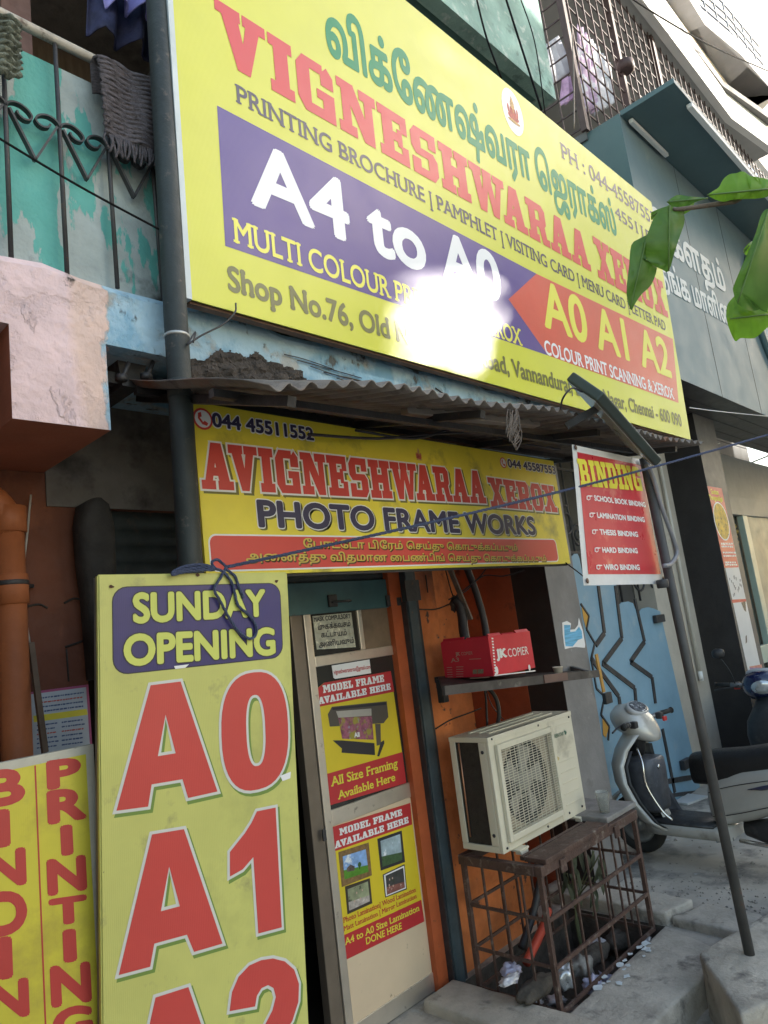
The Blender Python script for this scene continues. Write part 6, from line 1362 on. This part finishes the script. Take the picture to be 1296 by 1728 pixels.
# ------------------------------------------------------------------ scooters
def make_scooter(name, label, loc, heading, s, body, inner, mirrors=False):
    """local: x right, y forward, z up; origin under the front axle"""
    t = thing(name, label, 'scooter', loc)
    f = Vector((math.sin(heading), math.cos(heading), 0)); r = Vector((math.cos(heading), -math.sin(heading), 0)); o = Vector(loc)
    def T(x, y, z): return o + (r*x + f*y + Vector((0, 0, z)))*s
    def TV(x, y, z): return (r*x + f*y + Vector((0, 0, z)))*s
    def ring(y, z, w, h, p=2.4, tilt=0, n=18, x=0): return ell(T(x, y, z), TV(w, 0, 0), TV(0, h*math.sin(tilt), h*math.cos(tilt)), n, p)
    dk, chrome, blk = M['scblack'], M['chrome'], M['scrub']
    R = .215
    for wy, nm in ((0, 'front_wheel'), (-1.24, 'rear_wheel')):
        b = MB(); rr = [[T(0, wy, R)+TV((.042)*math.cos(a)*1.0, (R-.045+.045*math.sin(a))*math.cos(q), (R-.045+.045*math.sin(a))*math.sin(q)) for a in [2*math.pi*k/10 for k in range(10)]] for q in [2*math.pi*j/28 for j in range(29)]]
        b.loft(rr, cap=False); wo = b.build(nm, blk, t)
        b = MB(); b.lathe([(.0, -.05*s), (.05*s, -.05*s), (.055*s, -.02*s), (.12*s, -.015*s), (.135*s, -.03*s), (.14*s, .03*s), (.12*s, .015*s), (.055*s, .02*s), (.05*s, .05*s), (0, .05*s)], T(0, wy, R), axis=tuple(r), n=22); b.build('rim', M['scmetal'], wo)
    b = MB(); rr = []
    for j in range(13):
        q = math.radians(25+j*12); rr.append([T(.062*math.cos(a), math.cos(q)*(R+.03+.02*math.sin(a)), R+math.sin(q)*(R+.03+.02*math.sin(a))) for a in [math.pi*k/7 for k in range(8)]])
    b.loft(rr, cap=False, closed=False); b.build('front_mudguard', body, t)
    b = MB(); b.tube([T(.075, 0, R), T(.07, -.06, .45)], .016*s, 8); b.tube([T(-.075, 0, R), T(-.07, -.06, .45)], .016*s, 8); b.build('fork', M['scmetal'], t)
    # front apron: a curved shell from the floor up to the neck
    prof = [(-.21, .22, .17), (-.10, .29, .20), (-.02, .42, .235), (.035, .56, .245), (.05, .68, .225), (.025, .78, .165), (-.05, .89, .10)]
    def shell(d0, d1, k=1.0):
        out = []
        for y, z, w_ in prof: out.append([T(w_*k*math.sin(a), y+d0-.13*(1-math.cos(a)), z) for a in [math.pi*.5*(-1+2*i/14) for i in range(15)]]+[T(w_*k*math.sin(a), y+d1-.13*(1-math.cos(a)), z) for a in [math.pi*.5*(1-2*i/14) for i in range(15)]])
        return out
    b = MB(); b.loft(shell(.05, .0)); b.build('apron', inner or body, t, smooth=True)
    b = MB(); b.loft(shell(-.004, -.03, .97)[:6]); b.build('inner_panel', dk, t, smooth=True)
    b = MB(); b.loft([ring(-.17, .34, .12, .05), ring(-.18, .36, .135, .05)] if False else [[T(x*w_, y, z) for x, y in ((-1, .0), (-1, -.20), (-.8, -.235), (.8, -.235), (1, -.20), (1, .0))] for z, w_ in ((.33, .10), (.36, .125), (.62, .15), (.69, .14), (.71, .10))]); gb = b.build('glove_box', mat('scooter_grey_plastic', (.085, .09, .105), .45, var=.3, vs=14, dirt=((.16, .17, .2), .56, .7, 10)) if 'gbx' not in M else M['gbx'], t)
    b = MB(); b.lathe([(0, 0), (.016*s, 0), (.018*s, .006*s), (0, .008*s)], T(0, -.236, .64), axis=tuple(-f), n=12); b.build('key_lock', chrome, gb)
    b = MB()
    for sg in (-1,): b.tube(curve_pts([T(sg*.13, -.16, .80), T(sg*.20, -.22, .70), T(sg*.215, -.23, .55), T(sg*.19, -.30, .38), T(sg*.17, -.36, .31)], 5), .009*s, 8)
    b.build('guard_tube', chrome, t, smooth=True)
    # floor
    b = MB(); b.loft([[T(x*w_, y, z) for x, z in ((-1, .20), (1, .20), (1.04, .25), (1, .275), (-1, .275), (-1.04, .25))] for y, w_ in ((-.14, .15), (-.24, .17), (-.45, .175), (-.66, .17), (-.74, .15))]); b.build('floor_skirt', body, t)
    b = MB(); b.loft([[T(x*w_, y, z) for x, z in ((-1, .276), (1, .276), (.96, .292), (-.96, .292))] for y, w_ in ((-.16, .15), (-.26, .168), (-.45, .172), (-.64, .165))]); b.build('floor_mat', dk, t)
    # body, seat
    b = MB(); b.loft([ring(y, z, w_, h, 2.6) for y, z, w_, h in ((-.60, .42, .07, .10), (-.63, .44, .115, .17), (-.72, .47, .14, .19), (-.90, .52, .175, .19), (-1.15, .58, .185, .16), (-1.40, .65, .15, .11), (-1.58, .70, .08, .06), (-1.62, .71, .02, .02))]); b.build('body_panel', body, t, smooth=True)
    for sg in (-1, 1):
        b = MB(); b.loft([ell(T(sg*x, y, z), TV(sg*.014, 0, 0), TV(0, .0, h), 10) for x, y, z, h in ((.172, -.93, .56, .002), (.182, -1.02, .575, .014), (.183, -1.14, .60, .018), (.165, -1.30, .63, .004))]); b.build('side_stripe', M['scstripe'], t)
    BR = ((-.63, .44, .115, .17), (-.72, .47, .14, .19), (-.90, .52, .175, .19), (-1.15, .58, .185, .16), (-1.40, .65, .15, .11))
    b = MB()
    for sg in (-1, 1):
        for an in (-.5, .28):
            b.tube(curve_pts([T(sg*w_*abs(math.cos(an))**(2/2.6)*1.003, y, z+h*math.copysign(abs(math.sin(an))**(2/2.6), an)) for y, z, w_, h in BR], 4), .0028*s, 5)
    b.build('panel_gap', blk, t)
    b = MB(); b.loft([ring(y, z, w_, h, 2.8) for y, z, w_, h in ((-.50, .63, .04, .05), (-.52, .645, .10, .105), (-.68, .66, .13, .12), (-.90, .685, .14, .115), (-1.15, .735, .145, .105), (-1.40, .76, .12, .08), (-1.50, .77, .05, .04))]); b.build('seat', M['scseat'], t, smooth=True)
    b = MB(); b.tube(curve_pts([T(.11, -1.3, .72), T(.12, -1.5, .79), T(.08, -1.66, .80), T(-.08, -1.66, .80), T(-.12, -1.5, .79), T(-.11, -1.3, .72)], 5), .013*s, 8); b.build('grab_rail', M['scmetal'], t, smooth=True)
    b = MB(); b.loft([ring(y, z, w_, h) for y, z, w_, h in ((-.80, .26, .05, .05), (-.95, .25, .09, .08), (-1.2, .23, .10, .08), (-1.34, .23, .05, .05))]); b.build('engine', dk, t, smooth=True)
    b = MB(); b.tube([T(-.10, -.78, .20), T(-.12, -1.0, .19), T(-.12, -1.30, .25)], .014*s, 8); b.build('kick_lever', chrome, t)
    b = MB(); b.bar(T(-.12, -.66, .22), T(-.26, -.76, .0), .018*s, .012*s); b.bar(T(-.16, -.64, .2), T(-.10, -.74, .21), .03*s, .02*s); b.build('side_stand', M['scmetal'], t)
    def TS(x, y, z): return T(x*1.12+.045, (y+.1)*1.15-.1, .955+(z-.955)*1.15+.012)
    # steering head
    b = MB(); b.loft([ring(-.085, .84, .075, .06), ring(-.10, .90, .085, .065, tilt=.2)]); b.tube([TS(0, -.06, .75), TS(0, -.11, .92)], .06*s, 12); b.build('neck', dk, t)
    b = MB(); b.loft([ell(TS(0, y, z), TV(w_*1.14, 0, 0), TV(0, h*.4, h*1.18), 20, 2.3) for y, z, w_, h in ((.045, .955, .05, .03), (.03, .96, .10, .07), (-.02, .965, .135, .10), (-.09, .955, .15, .115), (-.16, .935, .13, .11), (-.205, .92, .085, .085), (-.215, .91, .03, .04))]); b.build('handlebar_cowl', body, t, smooth=True)
    b = MB(); b.loft([ell(TS(0, .052, .955), TV(.02, 0, 0), TV(0, .008, .02), 16), ell(TS(0, .040, .957), TV(.088, 0, 0), TV(0, .02, .060), 16), ell(TS(0, .015, .96), TV(.10, 0, 0), TV(0, .02, .068), 16)]); b.build('headlight', M['sclens'], t, smooth=True)
    b = MB(); nv = TV(0, -.62, .78).normalized(); u_ = TV(0, .78, .62).normalized()*s
    b.loft([ell(TS(0, -.125, 1.045)+nv*q, r*s*w_, u_*h, 22, 2.2) for q, w_, h in ((-.03*s, .125, .075), (.004*s, .122, .072), (.010*s, .105, .060))]); mt = b.build('meter_hood', M['scgrey2'], t, smooth=True)
    b = MB(); b.loft([ell(TS(0, -.125, 1.045)+nv*q, r*s*w_, u_*h, 22, 2.2) for q, w_, h in ((.0105*s, .104, .059), (.014*s, .09, .048))]); b.build('meter_glass', M['scdial'], mt)
    for sg in (-1, 1):
        b = MB(); b.tube([TS(sg*.10, -.13, .955), TS(sg*.20, -.15, .965), TS(sg*.235, -.16, .968)], .02*s, 10); b.build('handlebar', M['scmetal'], t)
        b = MB(); b.tube([TS(sg*.235, -.16, .968), TS(sg*.35, -.19, .972)], .0185*s, 12); b.lathe([(.0, -.004*s), (.024*s, -.004*s), (.024*s, .004*s), (0, .006*s)], TS(sg*.35, -.19, .972), axis=tuple((TV(sg*1, -.25, 0)).normalized()), n=14); b.build('grip', blk, t)
        b = MB(); b.tube(curve_pts([TS(sg*.17, -.10, .965), TS(sg*.24, -.09, .955), TS(sg*.36, -.11, .94)], 5), .007*s, 6); b.build('brake_lever', dk, t)
        b = MB(); b.obox(TS(sg*.19-.025, -.20, .94), TV(.05, 0, 0), TV(0, .05, 0), TV(0, 0, .05), .008*s); b.build('switch', dk, t)
        if mirrors:
            b = MB(); b.tube(curve_pts([TS(sg*.2, -.13, .98), TS(sg*.22, -.12, 1.08), TS(sg*.27, -.13, 1.18)], 5), .006*s, 6); mo = b.build('mirror_stem', blk, t); b = MB(); b.loft([ell(TS(sg*.28, -.13+q, 1.215), TV(.055, 0, 0), TV(0, 0, .045), 18, 2.6) for q in (-.008, .004)]+[ell(TS(sg*.28, -.105, 1.215), TV(.03, 0, 0), TV(0, 0, .025), 18, 2.6)]); b.build('mirror', dk, mo, smooth=True)
    b = MB(); b.obox(TS(.175, -.215, .925), TV(.05, 0, 0), TV(0, .02, 0), TV(0, 0, .035), .006*s); b.build('red_switch', mat('red_plastic_switch', (.55, .03, .03), .4), t)
    b = MB(); b.loft([ell(T(0, -1.60, .66), TV(.09, 0, 0), TV(0, .01, .03), 14), ell(T(0, -1.64, .655), TV(.075, 0, 0), TV(0, .01, .022), 14)]); b.build('tail_light', mat('tail_red', (.4, .02, .02), .2), t)
    return t
M['scblack'] = mat('black_plastic', (.03, .03, .033), .5, var=.3, vs=20, dirt=((.09, .085, .08), .58, .74, 9)); M['chrome'] = mat('chrome_tube', (.75, .75, .74), .22, metal=1, var=.05); M['scrub'] = mat('black_rubber', (.02, .02, .02), .75, var=.2)
M['scmetal'] = mat('worn_steel', (.25, .25, .25), .45, metal=.6, var=.2, vs=18); M['scseat'] = mat('black_seat', (.014, .014, .015), .5, var=.2, vs=12, bump=.3, bs=90); M['sclens'] = mat('headlight_lens', (.55, .58, .60), .08, var=.2, vs=30, metal=.5)
M['scgrey2'] = mat('meter_grey', (.42, .42, .43), .35, var=.08); M['scdial'] = mat('dial', (.10, .11, .13), .08, var=.8, vs=40, dirt=((.7, .72, .75), .6, .63, 45)); M['scstripe'] = mat('decal', (.05, .05, .09), .3, var=.1)
silver = mat('silver_paint', (.50, .49, .46), .4, metal=.25, var=.08, vs=4, dirt=[((.24, .22, .19), .6, .78, 5), ((.10, .09, .08), .71, .73, 30)], coat=.4)
make_scooter('scooter', 'dusty silver white scooter with a black seat parked facing the blue gate', (4.94, 2.56, ZG), .038, .92, silver, None)
bluep = mat('blue_paint', (.008, .014, .06), .25, var=.08, coat=.8, vs=4)
mloc = at(1275, 1215, Y=2.0)
make_scooter('scooter', 'dark blue scooter with a mirror, half hidden behind the silver one', (mloc.x+.40, 1.98, ZG), math.radians(-104), .95, bluep, M['scblack'], mirrors=True)
b = MB(); c = at(1160, 1352, Z=ZG+.003); b.prism([(c.x-.12, c.y-.05, ZG+.002), (c.x+.16, c.y-.12, ZG+.002), (c.x+.2, c.y+.12, ZG+.002), (c.x-.08, c.y+.15, ZG+.002)], (0, 0, .015)); tag(b.build('floor_tile', mat('white_tile', (.55, .56, .55), .5, var=.1), loc=(c.x, c.y, ZG)), 'loose white tile lying by the gate behind the silver scooter', 'tile')

# ------------------------------------------------------------------ trees
M['leaf'] = mat('green_leaf', (.10, .23, .035), .38, var=.3, vs=9, trans=.5, coat=.2, crough=.3); M['leafv'] = mat('leaf_vein', (.14, .25, .07), .5, var=.1, trans=.3); M['bark'] = mat('bark', (.13, .10, .075), .9, var=.35, vs=12, bump=1, bs=40)
M['leafy'] = mat('bright_leaf', (.17, .36, .03), .38, var=.25, vs=9, trans=.55)
def ad(px, py, D): return EYE + ray(px, py)*D
def c2(x, y): return (1040+x/4.8, 280+y/4.8)
LV = [([(430, 320), (500, 345), (545, 385), (552, 460), (518, 560), (475, 690), (425, 852), (370, 838), (310, 810), (240, 752), (218, 650), (255, 545), (300, 430), (360, 350)], (430, 320), (425, 852), 1.12, 'leaf'),
      ([(245, 560), (185, 590), (122, 640), (104, 800), (82, 1030), (110, 1150), (128, 1165), (150, 1120), (205, 1040), (285, 960), (330, 825), (285, 790), (240, 750)], (250, 560), (112, 1158), 1.14, 'leaf'),
      ([(410, 292), (455, 255), (505, 234), (590, 246), (670, 252), (742, 262), (680, 280), (625, 300), (540, 345), (500, 335), (445, 325)], (742, 262), (412, 292), 1.16, 'leaf'),
      ([(500, 330), (560, 300), (625, 285), (620, 340), (575, 378), (540, 386)], (620, 290), (530, 384), 1.18, 'leafy'),
      ([(735, 235), (780, 205), (830, 172), (865, 110), (915, 68), (970, 58), (1030, 44), (1085, 80), (1150, 92), (1240, 120), (1240, 235), (1160, 262), (1050, 268), (950, 272), (870, 290), (800, 272)], (1240, 185), (737, 235), 1.10, 'leafy'),
      ([(1240, 345), (1195, 365), (1165, 420), (1130, 540), (1070, 690), (1000, 850), (955, 960), (945, 1010), (985, 1120), (1080, 1172), (1160, 1162), (1240, 1115)], (1235, 345), (985, 1110), 1.08, 'leaf'),
      ([(960, 1050), (905, 1115), (890, 1190), (905, 1290), (960, 1417), (1005, 1395), (1075, 1398), (1130, 1390), (1200, 1330), (1240, 1280), (1240, 1130), (1140, 1140), (1040, 1130)], (1240, 1200), (920, 1240), 1.13, 'leafy'),
      ([(1030, 680), (1060, 640), (1098, 615), (1090, 690), (1060, 720), (1040, 715)], (1098, 615), (1035, 700), 1.15, 'leafy'),
      ([(282, 375), (340, 350), (430, 320), (420, 345), (330, 395), (285, 440)], (430, 320), (283, 410), 1.17, 'leaf')]
tb_ = Vector((2.15, -.75, ZG))
tree = thing('young_tree', 'broad leaved young tree whose green leaves hang into the picture at the right', 'tree', tb_)
b = MB(); tw = ad(1330, 328, 1.12)
b.tube(curve_pts([tb_, tb_+Vector((.03, .02, 1.2)), tb_+Vector((-.05, .06, 2.3)), tb_+Vector((-.1, 0, 3.6))], 6), [.06-.0018*i for i in range(19)], 10); b.build('trunk', M['bark'], tree, smooth=True)
b = MB(); b.tube(curve_pts([tb_+Vector((-.03, .05, 1.9)), (1.75, -.30, 2.02), tw, ad(1240, 340, 1.12), ad(1148, 353, 1.13), ad(1130, 350, 1.14)], 6), [.007-.00015*i for i in range(31)], 7); b.tube(curve_pts([(1.75, -.30, 2.02), ad(1330, 480, 1.12), ad(1296, 500, 1.12)], 5), .005, 6); b.build('branch', M['bark'], tree, smooth=True)
for pts, a, c, D, m in LV:
    P = [Vector((*c2(*p), 0)) for p in pts]; P = curve_pts(P+[P[0]], 3)[:-1]; A = Vector((*c2(*a), 0)); Cc = Vector((*c2(*c), 0)); ax = Cc-A
    b = MB(); n = len(P)
    def depth(q):
        s = (q-A).dot(ax)/ax.length_squared; dd = ((q-A)-ax*s).length
        return D + .045*(s-.4)**2 + .00055*dd + .004*math.sin(q.x*.22+q.y*.15)
    def J(q): return ad(q.x, q.y, depth(q))
    mid = [A.lerp(Cc, s) for s in (.12, .3, .5, .7, .88)]
    # strips between the outline and the midrib
    mv = [b._v(J(m_)) for m_ in mid]; inner = []
    for q in P:
        k = min(range(5), key=lambda i: (mid[i]-q).length); inner.append(k)
    ov = [b._v(J(q)) for q in P]; hv = [b._v(J(q.lerp(mid[inner[i]], .5))) for i, q in enumerate(P)]
    for i in range(n):
        j = (i+1) % n
        for f in ((ov[i], ov[j], hv[j], hv[i]),): 
            ff = b.bm.faces.new(f); ff.smooth = True
        k0, k1 = inner[i], inner[j]
        b.bm.faces.new((hv[i], hv[j], mv[k0])).smooth = True
        if k0 != k1:
            st_ = 1 if k1 > k0 else -1
            for kk in range(k0, k1, st_): b.bm.faces.new((hv[j], mv[kk], mv[kk+st_])).smooth = True
    lo = b.build('leaf', M[m], tree)
    b = MB(); b.tube([J(A)-ray(*A.xy)*.002]+[J(m_)-ray(m_.x, m_.y)*.0015 for m_ in mid]+[J(Cc)], .0013, 5)
    b.build('vein', M['leafv'], lo)

# unseen trees added to shade the fronts, thinned where the sign catches glare
G0 = Vector((2.72, 1.95, 3.08)); G1 = Vector((2.95, 1.9, 4.65))
def clear_of(p):
    """how far a point is from the beams that still reach the sign"""
    d = 9
    for g, k in ((G0, 1.0), (G1, .45)):
        v = p-g; d = min(d, (v-SUN_DIR*v.dot(SUN_DIR)).length/k)
    return d
def added_shade_tree(c, R, n, base, label, seed):
    rnd = random.Random(seed); t = thing('added_shade_tree', label, 'tree', base); base = Vector(base); c = Vector(c)
    top = c+Vector((1.1, .3, -1.3)); b = MB(); b.tube(curve_pts([base, base.lerp(top, .35)+Vector((.15, 0, 0)), base.lerp(top, .7)-Vector((.1, .1, 0)), top], 6), [.2-.007*i for i in range(19)], 10)
    for k in range(12):
        a = k*.53; e = c+Vector((math.cos(a)*R[0]*.8, math.sin(a)*R[1]*.8, rnd.uniform(-.4, .7)*R[2])); pts = curve_pts([top, top.lerp(e, .5)+Vector((0, 0, .2)), e], 5)
        if min(clear_of(q) for q in pts) > .9: b.tube(pts, [.07-.005*i for i in range(len(pts))], 6)
    b.build('trunk', M['bark'], t, smooth=True)
    V, F = [], []
    while len(F) < n:
        u = Vector((rnd.gauss(0, 1), rnd.gauss(0, 1), rnd.gauss(0, 1))).normalized()*rnd.random()**.4
        p = c+Vector((u.x*R[0], u.y*R[1], u.z*R[2])); d = clear_of(p)
        if rnd.random() < (1 if d < .2 else max(0, 1-(d-.2)/.26)): continue
        x = Vector((rnd.gauss(0, 1), rnd.gauss(0, 1), rnd.gauss(0, .6))).normalized(); y = x.cross(Vector((rnd.gauss(0, .4), rnd.gauss(0, .4), 1))).normalized(); L, W = rnd.uniform(.14, .26), rnd.uniform(.06, .11)
        k = len(V); V += [p-x*L, p-x*L*.3+y*W, p+x*L*.4+y*W*.8, p+x*L, p+x*L*.4-y*W*.8, p-x*L*.3-y*W]; F.append(tuple(range(k, k+6)))
    me = bpy.data.meshes.new('crown'); me.from_pydata([tuple(v) for v in V], [], F); link('crown', me, M['leaf'], t)
cA = G0+SUN_DIR*9.5
added_shade_tree(cA+Vector((.6, .2, .2)), (2.6, 1.8, 2.6), 7500, (cA.x+.4, cA.y-.6, ZG), 'unseen leafy tree added nearest the shop to shade its sign', 1)
cB = Vector((8.3, 2.0, 4.7))+SUN_DIR*9.5
added_shade_tree(cB, (3.6, 1.8, 2.6), 8500, (cB.x, cB.y-.5, ZG), 'unseen leafy tree added farther along the road to shade the grey fascia', 2)
# unseen houses added across the road to block the low sun
oh = thing('added_row_house', 'plain unseen house row added across the road to block the low sun', 'house', (12, -7.5, ZG))
b = MB(); b.box((10, -13, ZG), (19, -7.2, 8.2)); b.box((19.3, -8.9, ZG), (46, -7.2, 10.8)); b.build('wall', mat('row_wall', (.42, .38, .32), .85, var=.15, vs=1), oh)
b = MB(); b.box((9.8, -13.2, 8.2), (19.1, -7.0, 8.35)); b.box((19.25, -8.95, 10.8), (46.2, -7.0, 10.95)); b.build('roof', M['concrete'], oh)
for k in range(8):
    for z in (1.2, 4.8): wb = MB(); wb.box((11.5+k*3.9, -7.25, z), (12.9+k*3.9, -7.17, z+1.5)); wb.build('window', M['glass'], oh)

# grit and pebbles lying on the concrete
rnd = random.Random(5); V, F = [], []
for k in range(900):
    c = rnd.choice(((3.0, 1.35, .3, .15), (4.3, 1.8, .2, .3), (4.3, 2.3, .25, .4), (4.7, 1.7, .7, .5), (2.7, 1.4, .3, .15)))
    x, y, r = rnd.gauss(c[0], c[2]), rnd.gauss(c[1], c[3]), rnd.uniform(.002, .009)*(2 if rnd.random() < .06 else 1)
    if PIT_X0-.02 < x < PIT_X1+.02 and PIT_Y0-.02 < y < PIT_Y1+.02: continue
    zb_ = ZL if x < XE and y < YE else ZG
    if 2.5 < x < 4.2 and 1.5 < y < 2.8: continue
    b0 = len(V); V += [(x+r*dx_*rnd.uniform(.6, 1.2), y+r*dy_*rnd.uniform(.6, 1.2), zb_+.003+r*dz_) for dx_, dy_, dz_ in ((1, 0, 0), (0, 1, 0), (-1, 0, 0), (0, -1, 0), (0, 0, .8), (0, 0, -.6))]
    F += [(b0+i, b0+(i+1) % 4, b0+4) for i in range(4)]+[(b0+(i+1) % 4, b0+i, b0+5) for i in range(4)]
me = bpy.data.meshes.new('grit'); me.from_pydata(V, [], F); tag(link('grit', me, mat('grit', (.26, .24, .21), .9, var=.5, vs=60)), kind='stuff')

# repeats of one kind share a group
GROUPS = {'signboard': 'yellow signboards of the copy shop', 'hanging_board': 'boards standing at the shop front', 'door_poster': 'posters on the shop door', 'scooter': 'scooters parked by the gate', 'kerb_block': 'concrete kerb pieces round the pit',
          'hanging_rug': 'rugs on the balcony rail', 'hanging_cloth': 'washing hung on the balconies', 'overhead_wire': 'wires strung across the fronts', 'cable': 'cables under the awning and in the niche', 'wire': 'thin wires on the shop wall', 'paper_scrap': 'rubbish in the pit', 'wrapper': 'rubbish in the pit', 'plastic_bag': 'rubbish in the pit', 'plastic_scrap': 'rubbish in the pit', 'flat_cup': 'rubbish in the pit', 'stone': 'stones in the pit', 'earth_clod': 'clods of earth in the pit', 'added_shade_tree': 'unseen trees added to shade the fronts'}
for o in list(bpy.data.objects):
    if o.parent is None and o.name.split('.')[0] in GROUPS: o['group'] = GROUPS[o.name.split('.')[0]]
